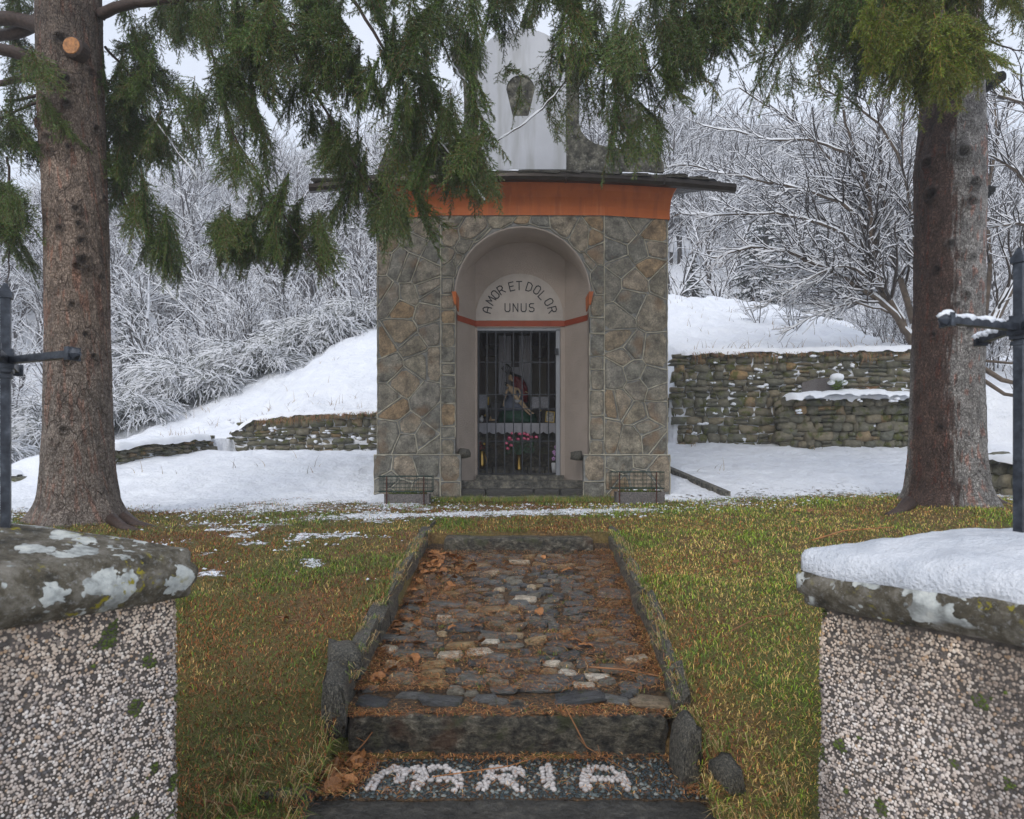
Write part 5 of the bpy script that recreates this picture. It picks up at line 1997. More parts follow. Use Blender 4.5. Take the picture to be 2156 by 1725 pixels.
def trough(x0, x1, y, z0, z1, cz0, cz1, cx0, cx1, label, label2, seed):
    r = random.Random(seed)
    t = empty('granite_trough', ((x0 + x1) / 2, y, z0), label, 'planter')
    g = Geo()
    w, dp, th = x1 - x0, 0.22, 0.03
    xc = (x0 + x1) / 2
    h = z1 - z0
    g.box((xc, y - dp / 2 + th / 2, z0 + h / 2), (w, th, h)).box((xc, y + dp / 2 - th / 2, z0 + h / 2), (w, th, h))
    g.box((x0 + th / 2, y, z0 + h / 2), (th, dp - 2 * th, h)).box((x1 - th / 2, y, z0 + h / 2), (th, dp - 2 * th, h))
    g.build('basin', MAT['granite'], t)
    vs, fs = [], []
    n = 20
    for i in range(n + 1):
        for j in range(7):
            xx, yy = x0 + th + (w - 2 * th) * i / n, y - dp / 2 + th + (dp - 2 * th) * j / 6
            vs.append((xx, yy, z1 - 0.01 + 0.05 * float(vnoise(xx, yy, 9, 70)) * sin(pi * j / 6) ** .4 * (0.3 + sin(pi * i / n))))
    for i in range(n):
        for j in range(6):
            fs.append((i * 7 + j, (i + 1) * 7 + j, (i + 1) * 7 + j + 1, i * 7 + j + 1))
    mk('mossy_soil', vs, fs, MAT['moss'], t, smooth=True)
    g = Geo()
    C = []
    for k in range(260):
        px, py = xc + r.uniform(-.5, .5) * (w - .08), y + r.uniform(-.08, .08)
        a = r.uniform(0, 6.28)
        L = r.uniform(0.03, 0.085)
        c = np.array([px, py, z1])
        tip = c + np.array([cos(a) * L * .7, sin(a) * L * .7, L])
        s = np.array([-sin(a), cos(a), 0]) * 0.004
        g.add([c - s, c + s, tip], [(0, 1, 2)])
        C += [r.choice([(0.10, 0.15, 0.02), (0.16, 0.20, 0.05), (0.22, 0.15, 0.06), (0.14, 0.07, 0.03)])] * 3
    mk('plants', g.v, g.f, MAT['blade'], t, col=np.array(C), kind='stuff')
    g = Geo()
    for k in range(12):
        g.ball((xc + r.uniform(-.45, .45) * w, y + r.uniform(-.1, .04), z1 + 0.025), (r.uniform(.01, .03), .018, .010), 7, 4)
    g.build('snow', MAT['slush'], t, smooth=True)
    # cage
    c = empty('wire_cage', ((cx0 + cx1) / 2, y, cz0), label2, 'wire cage')
    ya, yb2 = y - 0.13, y + 0.10
    for nm, zz in (('rim_wire', cz1), ('rim_wire', cz0)):
        g = Geo()
        for (p, q) in (((cx0, ya), (cx1, ya)), ((cx1, ya), (cx1 - .01, yb2)), ((cx1 - .01, yb2), (cx0 + .01, yb2)), ((cx0 + .01, yb2), (cx0, ya))):
            g.tube([(p[0], p[1], zz), (q[0], q[1], zz)], 0.008, 6)
        g.build(nm, MAT['greenwire'], c)
    g = Geo()
    n = 12
    for i in range(n + 1):
        x = cx0 + (cx1 - cx0) * i / n
        g.tube([(x, ya, cz0), (x, ya, cz1)], 0.0022, 4)
        if i % 2 == 0:
            g.tube([(x, yb2, cz0), (x, yb2, cz1)], 0.0022, 4)
    for i in range(1, 4):
        z = cz0 + (cz1 - cz0) * i / 4
        g.tube([(cx0, ya, z), (cx1, ya, z)], 0.0022, 4)
        g.tube([(cx0 + .01, yb2, z), (cx1 - .01, yb2, z)], 0.0022, 4)
    for i in range(5):
        y_ = ya + (yb2 - ya) * i / 4
        for x in (cx0, cx1):
            g.tube([(x, y_, cz0), (x, y_, cz1)], 0.0022, 4)
    g.build('mesh_panel', MAT['greenwire'], c)
    for x in (cx0 + 0.1, cx1 - 0.1):
        g = Geo()
        g.tube([(x, ya - .008, z0 - 0.02), (x, ya - .008, cz1)], 0.0075, 6)
        g.build('stake', MAT['rust'], c)
    return t


TD = 8.78
tz = lambda v: V(0, v, TD)[2]
tx = lambda v: V(v, 0, TD)[0]
trough(tx(811), tx(905), TD + .03, tz(1075), tz(1040), tz(1035), tz(1003), tx(801), tx(911), 'brownish granite trough of plants before the left pier', 'green wire cage over the left granite trough', 1)
trough(tx(1297), tx(1398), TD + .06, tz(1062), tz(1036), tz(1028), tz(994), tx(1286), tx(1396), 'dark grey granite trough of plants before the right pier', 'green wire cage over the right granite trough', 2)
# ---------------------------------------------------------------- gate pillars with iron crosses


def pebbledash(root, cen, u, n, s, zt, seed):
    """thrown pebbles standing proud of the mortar on all four faces; far too many to count"""
    r = np.random.default_rng(seed)
    VV, FF, CC = [], [], []
    off = 0
    for q, (nx, tg) in enumerate(((n, u), (-n, u), (u, n), (-u, n))):
        st = 0.0088 if q < 2 else 0.0125
        na, nb = int(s / st), int((zt + 0.12) / st)
        A, B = np.meshgrid(np.arange(na), np.arange(nb))
        a = (A.ravel() + 0.5 * (B.ravel() % 2) + r.uniform(-.33, .33, A.size)) * st - s / 2
        z = (B.ravel() + r.uniform(-.33, .33, A.size)) * st - 0.12
        keep = r.random(A.size) < 0.90
        a, z = a[keep], z[keep]
        m = len(a)
        al = a + q * 1.7
        pc = nx[None] * (s / 2) + tg[None] * a[:, None]
        disp = (vnoise(pc[:, 0] * 1.7 + pc[:, 1] * 2.3, z, 5, seed, 3) - 0.5) * 0.022 + (1 - np.clip(z / zt, 0, 1)) * 0.02 + 0.001
        edge = np.clip((np.abs(a) - (s / 2 - 0.035)) / 0.035, 0, 1)
        disp = disp - 0.014 * edge ** 2 * (0.3 + 1.6 * vnoise(z, al * 0, 7, seed + 27, 3))
        ctr = cen[None, :] + nx[None] * (s / 2 + disp)[:, None] + tg[None] * a[:, None]
        rad = st * r.uniform(0.34, 0.74, m)
        hgt = rad * r.uniform(0.5, 1.15, m)
        ph = r.random(m) * 6.28
        asp = r.uniform(0.65, 1.0, m)
        P = [np.concatenate([ctr + nx[None] * hgt[:, None], z[:, None]], 1)]
        for j in range(6):
            t = 2 * pi * j / 6
            x_, y_ = rad * np.cos(t), rad * asp * np.sin(t)
            xx, yy = x_ * np.cos(ph) - y_ * np.sin(ph), x_ * np.sin(ph) + y_ * np.cos(ph)
            P.append(np.concatenate([ctr + tg[None] * xx[:, None] - nx[None] * 0.0015, (z + yy)[:, None]], 1))
        V_ = np.stack(P, 1).reshape(-1, 3)
        o = np.arange(m)[:, None] * 7 + off
        # wind outward whichever way the face looks
        sgn = np.cross(np.array([tg[0], tg[1], 0]), [0, 0, 1.0])[:2] @ nx
        tri = [[0, 1 + j, 1 + (j + 1) % 6] if sgn > 0 else [0, 1 + (j + 1) % 6, 1 + j] for j in range(6)]
        FF += [o + np.array(t_) for t_ in tri]
        off += m * 7
        pal = np.array([[.72, .63, .56], [.62, .52, .45], [.50, .42, .36], [.80, .74, .69], [.34, .30, .28], [.55, .40, .28], [.12, .11, .11]])
        c = pal[r.choice(7, m, p=[.30, .20, .14, .12, .10, .05, .09])]
        c = c * 1.12
        dirt = sstep(0.40, 0.62, vnoise(al * 1.0, z * 0.6, 2.6, seed + 26, 4)) * 0.62 + 0.08 + 0.10 * (vnoise(al, z, 14, seed + 24, 2) > .6)
        foot = sstep(0.95, 0.2, z) * 0.25
        warm = sstep(zt - 0.30, zt, z) * 0.6
        c = c * (1 - dirt[:, None] * (1 - np.array([0.20, 0.19, 0.19])))
        c = c * (1 - foot[:, None] * 0.4) * (1 - warm[:, None] * (1 - np.array([1.0, 0.88, 0.70])))
        ms = (vnoise(al, z, 16, seed + 22, 2) > 0.72) & (vnoise(al, z, 3.0, seed + 23, 2) > 0.52)
        c = np.where(ms[:, None], np.array([0.07, 0.10, 0.012]) * r.uniform(.5, 1.5, m)[:, None], c)
        CC.append(np.repeat(c, 7, 0))
        VV.append(V_)
    mk('pebbledash', np.concatenate(VV), np.concatenate(FF), MAT['blade'], root, smooth=True, col=np.concatenate(CC), kind='stuff')


MAT['pillar_mortar'] = simple('pillar_mortar', (0.115, 0.098, 0.085), 0.85, 0.5, 30, bump=0.8)


def pillar(C, u, n, s, zt, label, snowy, seed):
    """rough cast pillar: corner C, plan directions u (towards viewer) and n (away from the opening)"""
    C, u, n = np.array(C), np.array(u), np.array(n)
    cen = C + u * s / 2 + n * s / 2
    root = empty('gate_pillar', (cen[0], cen[1], 0), label, 'gate pillar')
    K, M_ = 110, 170
    vs, fs = [], []
    per = []
    for (o, d) in ((C, u), (C + u * s, n), (C + u * s + n * s, -u), (C + n * s, -n)):
        for i in range(K // 2):
            per.append((o + d * s * i / (K // 2)))
    per = np.array(per)
    cc = cen[None, :]
    dirs = per - cc
    # round the corners a little
    q = dirs / (np.abs(dirs @ np.array([u, n]).T).max(1, keepdims=True)) * (s / 2)
    loc = q @ np.array([u, n]).T
    rad = 0.035
    lim = s / 2 - rad
    cl = np.clip(loc, -lim, lim)
    dv = loc - cl
    nn = np.linalg.norm(dv, axis=1, keepdims=True)
    loc = np.where(nn > 1e-6, cl + dv / np.maximum(nn, 1e-6) * np.minimum(nn, rad), loc)
    P = len(per)
    zz = np.linspace(-0.4, zt, M_)
    al = np.arange(P) * (4 * s / P)
    A2, Z2 = np.meshgrid(al, zz)
    wl_ = loc @ np.array([u, n])
    disp = (vnoise((wl_[:, 0] * 1.7 + wl_[:, 1] * 2.3)[None] + 0 * Z2, Z2, 5, seed, 3) - 0.5) * 0.022 + (1 - np.clip(Z2 / zt, 0, 1)) * 0.02 - 0.001
    L2 = loc / np.linalg.norm(loc, axis=1, keepdims=True)
    XY = loc[None] + L2[None] * disp[..., None]
    W2 = XY @ np.array([u, n]) + cen
    V3 = np.concatenate([W2, Z2[..., None]], 2).reshape(-1, 3)
    i = (np.arange(M_ - 1)[:, None] * P + np.arange(P)[None]).ravel()
    j = (np.arange(M_ - 1)[:, None] * P + (np.arange(P)[None] + 1) % P).ravel()
    F = np.stack([i, j, j + P, i + P], 1)
    mk('shaft', V3, F, MAT['pillar_mortar'], root, smooth=True)
    pebbledash(root, cen, u, n, s, zt, seed)
    # cap stone: rounded slab with a low pyramid on top
    sc = s + 0.10
    G_ = 64
    g1 = np.linspace(-1, 1, G_)
    A, B = np.meshgrid(g1, g1)
    edge = np.maximum(np.abs(A), np.abs(B))
    rr = (np.abs(A) ** 14 + np.abs(B) ** 14) ** (1 / 14)
    wx, wy = A * sc / 2, B * sc / 2
    sq = np.where(rr > 1, 1 / rr, 1)
    wx, wy = wx * sq, wy * sq
    nz_ = (vnoise(wx, wy, 3.5, seed + 3, 4) - 0.5)
    t = np.clip((1 - edge) / 0.07, 0, 1)
    top = zt + 0.145 + (0.095 if not snowy else 0.085) * (1 - edge ** 1.3) + nz_ * 0.028 - 0.035 * (1 - t) ** 2
    bot = zt + 0.0 + 0.03 * (1 - t) ** 2 + nz_ * 0.012
    en = 1 + (vnoise(np.arctan2(B, A) * 2, 0 * A, 2.2, seed + 5, 4) - 0.5) * 0.05 * edge
    wx, wy = wx * en, wy * en
    ring = []
    Vt = np.stack([cen[0] + u[0] * wx + n[0] * wy, cen[1] + u[1] * wx + n[1] * wy, top], 2).reshape(-1, 3)
    Vb = np.stack([cen[0] + u[0] * wx + n[0] * wy, cen[1] + u[1] * wx + n[1] * wy, bot], 2).reshape(-1, 3)
    i = (np.arange(G_ - 1)[:, None] * G_ + np.arange(G_ - 1)[None]).ravel()
    F1 = [tuple(x) for x in np.stack([i, i + 1, i + 1 + G_, i + G_], 1)]
    N0 = G_ * G_
    F2 = [tuple(x) for x in np.stack([i + N0, i + G_ + N0, i + 1 + G_ + N0, i + 1 + N0], 1)]
    rim = [k for k in range(G_)] + [k * G_ + G_ - 1 for k in range(1, G_)] + [N0 - 1 - k for k in range(1, G_)] + [(G_ - 1 - k) * G_ for k in range(1, G_ - 1)]
    vs = [tuple(v) for v in np.concatenate([Vt, Vb])]
    fs = F1 + F2
    # bulging side made of several rows
    prev = rim
    rows = 7
    for q_ in range(1, rows + 1):
        if q_ == rows:
            cur = [N0 + k for k in rim]
        else:
            f = q_ / rows
            cur = []
            for ii, k in enumerate(rim):
                a, b = Vt[k], Vb[k]
                p = a * (1 - f) + b * f
                o = p[:2] - cen
                o = o / np.linalg.norm(o)
                bul = 0.022 * sin(pi * f) + (float(vnoise(ii * 0.12, f * 3, 1.3, seed + 8, 3)) - 0.5) * 0.03
                p = p + np.array([o[0] * bul, o[1] * bul, 0])
                cur.append(len(vs))
                vs.append(tuple(p))
        for ii in range(len(rim)):
            jj = (ii + 1) % len(rim)
            fs.append((prev[ii], cur[ii], cur[jj], prev[jj]))
        prev = cur
    me_o = mk('cap_stone', vs, fs, MAT['lichen'], root, smooth=True)
    if snowy:
        ss = sc / 2 * 1.012
        e2 = np.clip((1 - edge) / 0.10, 0, 1)
        th = 0.026 * np.sqrt(1 - (1 - e2) ** 2) + (vnoise(A * 0.4, B * 0.4, 9, seed + 11, 5) - 0.5) * 0.030 * e2 - 0.028 * (1 - e2) ** 3
        low = -0.035 * (vnoise(A * 0.45, B * 0.45, 6, seed + 12, 3)) * (1 - e2)
        zt2 = zt + 0.145 + 0.085 * (1 - edge ** 1.3) + nz_ * 0.028 + th + low
        V3 = np.stack([cen[0] + u[0] * wx * 1.015 + n[0] * wy * 1.015, cen[1] + u[1] * wx * 1.015 + n[1] * wy * 1.015, zt2], 2).reshape(-1, 3)
        i = (np.arange(G_ - 1)[:, None] * G_ + np.arange(G_ - 1)[None]).ravel()
        fs = [tuple(x) for x in np.stack([i, i + 1, i + 1 + G_, i + G_], 1)]
        vs = [tuple(v) for v in V3]
        prev = rim
        cur = []
        for k in rim:
            p = np.array(V3[k])
            o = p[:2] - cen
            p[:2] -= o / np.linalg.norm(o) * 0.03
            p[2] -= 0.02
            cur.append(len(vs))
            vs.append(tuple(p))
        for ii in range(len(rim)):
            jj = (ii + 1) % len(rim)
            fs.append((prev[ii], cur[ii], cur[jj], prev[jj]))
        mk('snow_layer', vs, fs, MAT['crust'], root, smooth=True, label='thick wet snow on the cap stone')
    return cen


cl_ = pillar((-1.03, 2.10), (-.52, -.854), (-.854, .52), 0.80, 1.245, 'thick rough cast gate pillar with bare lichen spotted cap stone', False, 51)
cr_ = pillar((0.945, 2.10), (.52, -.854), (.854, .52), 0.80, 1.215, 'thick rough cast gate pillar whose cap stone carries thick snow', True, 58)


def iron_cross(px, d, ybot, ytop, yarm, armA, armB, label, snow):
    p = V(px, ybot, d)
    top = V(px, ytop, d)
    j = V(px, yarm, d)
    root = empty('iron_cross', p, label, 'iron cross')
    x, y = p[0], p[1]
    g = Geo()
    g.box((x, y, (p[2] - 0.08 + top[2]) / 2), (0.024, 0.024, top[2] - p[2] + 0.08), 0.5)
    g.build('shaft', MAT['crossiron'], root)
    for z, w, h in ((j[2] + 0.028, 0.038, 0.012), (j[2] - 0.028, 0.038, 0.012), (j[2] - 0.045, 0.034, 0.010), (j[2], 0.046, 0.045)):
        g = Geo()
        g.box((x, y, z), (w, w, h), 0.5)
        g.build('collar', MAT['crossiron'], root)
    g = Geo()
    g.box((x, y, top[2]), (0.034, 0.034, 0.018), 0.5)
    g.box((x, y, top[2] + 0.022), (0.030, 0.030, 0.026), 0.5, 0.25)
    g.build('knob', MAT['crossiron'], root)
    for (dx, dy), dzv in ((armA, 0), (armB, 0), ((-armA[0], -armA[1]), 0), ((-armB[0], -armB[1]), 0)):
        L = math.hypot(dx, dy)
        a = math.atan2(dy, dx)
        g = Geo()
        c = np.array([x + dx / 2, y + dy / 2, j[2]])
        g.box(tuple(c), (L, 0.020, 0.020), a)
        g.build('arm', MAT['crossiron'], root)
        g = Geo()
        e = np.array([x + dx, y + dy, j[2]])
        dd = np.array([cos(a), sin(a), 0])
        g.box(tuple(e), (0.016, 0.036, 0.036), a)
        g.tube([e, e + dd * 0.014, e + dd * 0.030], [0.019, 0.017, 0.004], 6)
        g.build('knob', MAT['crossiron'], root)
        if snow:
            vs = []
            g = Geo()
            for k in range(6):
                t = 0.35 + 0.65 * k / 5
                g.ball((x + dx * t, y + dy * t, j[2] + 0.012), (0.030, 0.012, 0.007 + .005 * (k % 2)), 7, 4)
            g.ball((e[0], e[1], e[2] + 0.016), (0.018, 0.018, 0.013), 8, 5)
            g.build('snow', MAT['slush'], root, smooth=True)


iron_cross(12, 1.97, 1090, 622, 760, (0.27, -0.12), (-0.114, 0.2), 'black wrought iron cross on the bare lichen spotted pillar', False)
iron_cross(2147, 1.94, 1062, 548, 690, (-0.27, -0.10), (0.027, 0.2), 'black wrought iron cross dusted with snow on the snow covered pillar', True)

# ---------------------------------------------------------------- big spruce trunks


def trunk(name, cfg, mat, knots, seed, tint, parent, reach=None):
    """cfg: list of (z, centre x, centre y, radius)"""
    Z = [c[0] for c in cfg]
    K, M_ = 220, 420
    zz = np.concatenate([np.linspace(cfg[0][0], 6.2, M_ - 40), np.linspace(6.25, cfg[-1][0], 40)])
    th = np.linspace(0, 2 * pi, K, endpoint=False)
    T, ZZ = np.meshgrid(th, zz)
    cx, cy, rd = (np.interp(ZZ, Z, [c[i] for c in cfg]) for i in (1, 2, 3))
    u = T * 0.35
    z0 = cfg[0][0] + 0.25
    flare = np.exp(-np.maximum(ZZ - z0, 0) / 0.16)
    lobes = 0.11 * np.sin(T * 5 + seed) + 0.08 * np.sin(T * 3 + 1.3 * seed)
    r = rd * (1 + flare * (0.22 + lobes))
    # wrap seam by blending noise in x/y space
    r = r * 0.92
    nx, ny = np.cos(T), np.sin(T)
    pl = vnoise(nx * 3.1 + 9, ny * 3.1 + ZZ * 2.1, 2.0, seed, 4) - 0.5
    p2 = vnoise(nx * 2.3 + ny * 1.1 + 4, ZZ * 1.6 + ny * 1.9, 9.0, seed + 1, 3) - 0.5
    r = r + pl * 0.022 + np.round(p2 * 7) / 7 * 0.016
    col = np.ones((len(zz), K, 3))
    for (kt, kz, kr) in knots:
        dt = (T - kt + pi) % (2 * pi) - pi
        q = np.sqrt((dt * rd) ** 2 + ((ZZ - kz) * 1.1) ** 2) / kr
        r = r + kr * 0.42 * np.exp(-((q - 0.75) / 0.33) ** 2) - kr * 0.35 * np.exp(-(q / 0.35) ** 2)
        dk = np.exp(-(q / 1.0) ** 3)
        col *= (1 - 0.62 * dk)[..., None]
    X, Y = cx + r * np.cos(T), cy + r * np.sin(T)
    V3 = np.stack([X, Y, ZZ], 2).reshape(-1, 3)
    col = tint(T, ZZ, col)
    i = (np.arange(len(zz) - 1)[:, None] * K + np.arange(K)[None]).ravel()
    j = (np.arange(len(zz) - 1)[:, None] * K + (np.arange(K)[None] + 1) % K).ravel()
    F = np.stack([i, j, j + K, i + K], 1)
    return mk(name, V3, F, mat, parent, smooth=True, col=col.reshape(-1, 3))


def tintL(T, Z, col):
    # reddish scaled patches and greyer foot
    rr = 0.45 * sstep(0.60, 0.68, vnoise(np.cos(T) * 3 + 3, Z * 1.6 + np.sin(T) * 3, 3.4, 91, 4))
    col = col * (1 - rr[..., None] * (1 - np.array([1.35, 0.72, 0.55])))
    up = sstep(2.0, 3.5, Z)[..., None]
    col = col * (1 - up * (1 - np.array([1.08, 0.98, 0.90])))
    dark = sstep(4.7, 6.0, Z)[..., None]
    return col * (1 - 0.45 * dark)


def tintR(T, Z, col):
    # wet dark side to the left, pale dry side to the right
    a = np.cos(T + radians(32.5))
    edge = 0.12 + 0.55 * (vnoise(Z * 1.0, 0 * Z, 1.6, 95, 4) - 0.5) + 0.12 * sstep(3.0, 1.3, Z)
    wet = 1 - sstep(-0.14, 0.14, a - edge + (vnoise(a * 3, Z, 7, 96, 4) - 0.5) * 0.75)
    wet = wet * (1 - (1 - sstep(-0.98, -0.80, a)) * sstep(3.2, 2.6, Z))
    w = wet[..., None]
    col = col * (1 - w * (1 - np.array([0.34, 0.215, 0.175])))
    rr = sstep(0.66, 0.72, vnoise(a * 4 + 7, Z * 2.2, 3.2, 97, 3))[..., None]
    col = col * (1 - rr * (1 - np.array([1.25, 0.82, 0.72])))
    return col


def kz(py, d):
    return float(V(0, py, d)[2])


LX = lambda px: float(V(px, 0, 7.0)[0])
RX = lambda px: float(V(px, 0, 7.5)[0])
TL = empty('spruce_tree', (-4.43, 7.0, 1.08), 'big spruce with grey brown knotted trunk at the left, branches hanging over the chapel', 'spruce tree')
TR = empty('spruce_tree', (4.78, 7.5, 1.22), 'big spruce at the right with a trunk half wet dark red and half pale grey', 'spruce tree')
knL = []
for (px, py, kr) in ((152, 545 - 380, 0.075), (112, 290, 0.075), (152, 305, 0.05), (205, 250, 0.06), (115, 320, 0.06), (160, 435, 0.055), (165, 466, 0.05), (168, 502, 0.055), (170, 545, 0.09), (162, 560, 0.07), (205, 570, 0.05), (95, 250, 0.07), (200, 130, 0.06), (215, 395, 0.05), (175, 700, 0.045), (140, 760, 0.05), (190, 745, 0.04), (150, 640, 0.05), (128, 480, 0.045), (150, 215, 0.05), (145, 80, 0.08), (190, 300, 0.045), (135, 905, 0.05)):
    ang = radians(-57.7) + math.asin(max(-0.95, min(0.95, (px - 160) / 66)))
    knL.append((ang, kz(py, 6.7), kr))
trunk('trunk', [(0.80, LX(172), 7.0, .46), (1.06, LX(170), 7.0, .44), (1.30, LX(168), 7.0, .385), (1.6, LX(166), 7.0, .355), (2.1, LX(165), 7.0, .335), (3.0, LX(164), 7.0, .315), (3.9, LX(162), 7.0, .315), (4.8, LX(155), 7.0, .315), (5.6, LX(148), 7.0, .325), (6.4, LX(146), 7.0, .315), (12, LX(140), 7.0, .20)],
      MAT['bark_grey'], knL, 3, tintL, TL)
knR = []
for (px, py, kr) in ((1955, 325, 0.085), (1962, 395, 0.095), (2020, 320, 0.10), (2040, 385, 0.085), (2035, 425, 0.085), (1998, 510, 0.06), (2040, 540, 0.05), (1975, 560, 0.06), (2010, 640, 0.045), (1968, 700, 0.05), (2035, 690, 0.05), (2030, 620, 0.05), (1985, 900, 0.05)):
    ang = radians(-122.5) + math.asin(max(-0.95, min(0.95, (px - 1996) / 72)))
    knR.append((ang, kz(py, 7.15), kr))
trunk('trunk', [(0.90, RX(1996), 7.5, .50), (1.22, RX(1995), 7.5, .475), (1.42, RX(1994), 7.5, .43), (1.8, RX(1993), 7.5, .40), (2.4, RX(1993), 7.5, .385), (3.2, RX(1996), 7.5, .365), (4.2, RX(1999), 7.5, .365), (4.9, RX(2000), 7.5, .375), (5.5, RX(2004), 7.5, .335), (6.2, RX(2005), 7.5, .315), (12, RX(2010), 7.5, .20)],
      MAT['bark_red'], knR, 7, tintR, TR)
# sawn limb on the left trunk
g = Geo()
c = V(152, 98, 6.72)
g.tube([c + np.array([0, 0.1, 0]), c, c + np.array([0, -0.015, 0])], [0.12, 0.105, 0.09], 16)
g.build('branch_collar', MAT['limb'], TL)
g = Geo()
g.tube([c + np.array([0, -0.012, 0]), c + np.array([0, -0.022, 0])], [0.085, 0.08], 18)
o = g.build('sawn_stub', MAT['sawn'], TL)
# broken stubs on the right trunk
for (a, b, r0, r1) in ((V(2050, 185, 7.5), V(2112, 160, 7.45), .11, .055), (V(2060, 405, 7.45), V(2094, 398, 7.4), .13, .03)):
    g = Geo()
    g.tube([a, (a + b) / 2 + np.array([0, 0, -.015]), b, b + (b - a) * 0.04], [r0, (r0 + r1) / 2, r1, r1 * .7], 12)
    g.build('broken_stub', MAT['bark_grey'], TR, smooth=True)
# surface roots
for par, pts, rd in ((TL, [(V(262, 1070, 6.85)), V(290, 1098, 6.75), V(330, 1104, 6.7), V(390, 1108, 6.65)], .07), (TL, [V(235, 1080, 6.75), V(262, 1108, 6.6), V(300, 1122, 6.5)], .06),
                     (TR, [V(1915, 1040, 7.2), V(1895, 1068, 7.1), V(1865, 1078, 7.0)], .08), (TR, [V(2080, 1030, 7.3), V(2105, 1050, 7.3), V(2130, 1056, 7.3)], .08)):
    g = Geo()
    pts = [np.array([p[0], p[1], float(ground_z(p[0], p[1])) + (0.05 if i == 0 else 0.015 - 0.02 * i)]) for i, p in enumerate(pts)]
    g.tube(pts, [rd * (1 - 0.25 * i) for i in range(len(pts))], 10)
    g.build('root', MAT['limb'], par, smooth=True)

# ---------------------------------------------------------------- spruce sprays


def needle_spray(seed, L=0.6, per_m=360, nl=0.021, nw=0.0026, wide=1.55, c0=(0.022, 0.054, 0.013), c1=(0.115, 0.195, 0.028), twc=(0.20, 0.09, 0.045), dens=1.0):
    """hanging spray: axis down -Z, side twigs left and right, needles all round.
    returns verts, tris, colours"""
    r = np.random.default_rng(seed)
    seg = []           # (p0, p1, tipness, thickness)
    n = 14
    p = np.zeros(3)
    d = np.array([r.uniform(-.15, .15), r.uniform(-.15, .15), -1.0])
    axis = [p.copy()]
    for i in range(n):
        d = d + np.array([r.uniform(-.10, .10), r.uniform(-.10, .10), 0])
        d /= np.linalg.norm(d)
        p = p + d * L / n
        axis.append(p.copy())
        seg.append((axis[-2], axis[-1], i / n, 0.0028 * (1 - 0.7 * i / n)))
    az0 = r.uniform(0, pi)
    k = 0
    t = 0.03
    while t < 0.97:
        i = int(t * n)
        f = t * n - i
        base = axis[i] * (1 - f) + axis[i + 1] * f
        ln = wide * (0.20 * (sin(pi * min(1, t * 1.25 + 0.15)) ** 0.6) * (1.12 - t) + 0.035) * r.uniform(0.6, 1.25)
        az = az0 + (k % 2) * pi + r.uniform(-.75, .75)
        dn = 0.75 + 0.9 * r.random()
        dd = np.array([cos(az), sin(az), -dn])
        dd /= np.linalg.norm(dd)
        m = max(2, int(ln / 0.045))
        q = base.copy()
        for s in range(m):
            dd = dd + np.array([0, 0, -0.16]) + r.uniform(-.08, .08, 3)
            dd /= np.linalg.norm(dd)
            q2 = q + dd * ln / m
            seg.append((q, q2, s / m, 0.0015))
            if ln > 0.07 and s < m:
                for sg in (-1, 1):
                    if r.random() < 0.75:
                        l2 = ln * 0.42 * (1 - s / m * .6) * r.uniform(.5, 1.1)
                        sd = np.cross(dd, (sin(az), -cos(az), 0.3))
                        sd /= np.linalg.norm(sd) + 1e-9
                        e = dd * 0.75 + sd * sg * 0.7 + np.array([0, 0, -.15]) + r.uniform(-.15, .15, 3)
                        e /= np.linalg.norm(e)
                        seg.append((q, q + e * l2, 0.6, 0.001))
            q = q2
        k += 1
        t += 0.042 / (L / 0.6) * r.uniform(0.7, 1.3) / dens
    P0 = np.array([s[0] for s in seg])
    P1 = np.array([s[1] for s in seg])
    tip = np.array([s[2] for s in seg])
    thk = np.array([s[3] for s in seg])
    D = P1 - P0
    Ls = np.linalg.norm(D, axis=1)
    Du = D / Ls[:, None]
    cnt = np.maximum(2, (Ls * per_m).astype(int))
    idx = np.repeat(np.arange(len(seg)), cnt)
    N = len(idx)
    tt = r.random(N)
    base = P0[idx] + D[idx] * tt[:, None]
    ref = np.where(np.abs(Du[idx][:, 2:3]) > 0.9, np.array([[1.0, 0, 0]]), np.array([[0, 0, 1.0]]))
    a = np.cross(Du[idx], ref)
    a /= np.linalg.norm(a, axis=1, keepdims=True)
    b = np.cross(Du[idx], a)
    ph = r.random(N) * 2 * pi
    rad = a * np.cos(ph)[:, None] + b * np.sin(ph)[:, None]
    nd = Du[idx] * 0.85 + rad * 0.75
    nd /= np.linalg.norm(nd, axis=1, keepdims=True)
    ll = nl * r.uniform(0.7, 1.25, N)
    side = np.cross(nd, rad)
    side /= np.linalg.norm(side, axis=1, keepdims=True) + 1e-9
    tw = r.random(N)[:, None]
    side = side * np.cos(tw * 3) + rad * np.sin(tw * 3)
    v = np.stack([base - side * nw, base + side * nw, base + nd * ll[:, None]], 1).reshape(-1, 3)
    f = np.arange(N * 3).reshape(-1, 3)
    c0, c1 = np.array(c0), np.array(c1)
    mixv = (r.random(N) * 0.55 + 0.45 * (tip[idx] * 0.6 + tt * 0.4))[:, None]
    C = np.repeat((c0 * (1 - mixv) + c1 * mixv), 3, 0)
    # twigs as three sided sticks
    k3 = []
    for s in range(len(seg)):
        pass
    aa = np.cross(Du, np.array([0.3, 0.2, 1.0]))
    aa /= np.linalg.norm(aa, axis=1, keepdims=True) + 1e-9
    bb = np.cross(Du, aa)
    ring = []
    for q in range(3):
        o = (aa * cos(2 * pi * q / 3) + bb * sin(2 * pi * q / 3)) * thk[:, None]
        ring.append((P0 + o, P1 + o))
    M_ = len(seg)
    tv = np.stack([ring[0][0], ring[1][0], ring[2][0], ring[0][1], ring[1][1], ring[2][1]], 1).reshape(-1, 3)
    o = np.arange(M_)[:, None] * 6 + N * 3
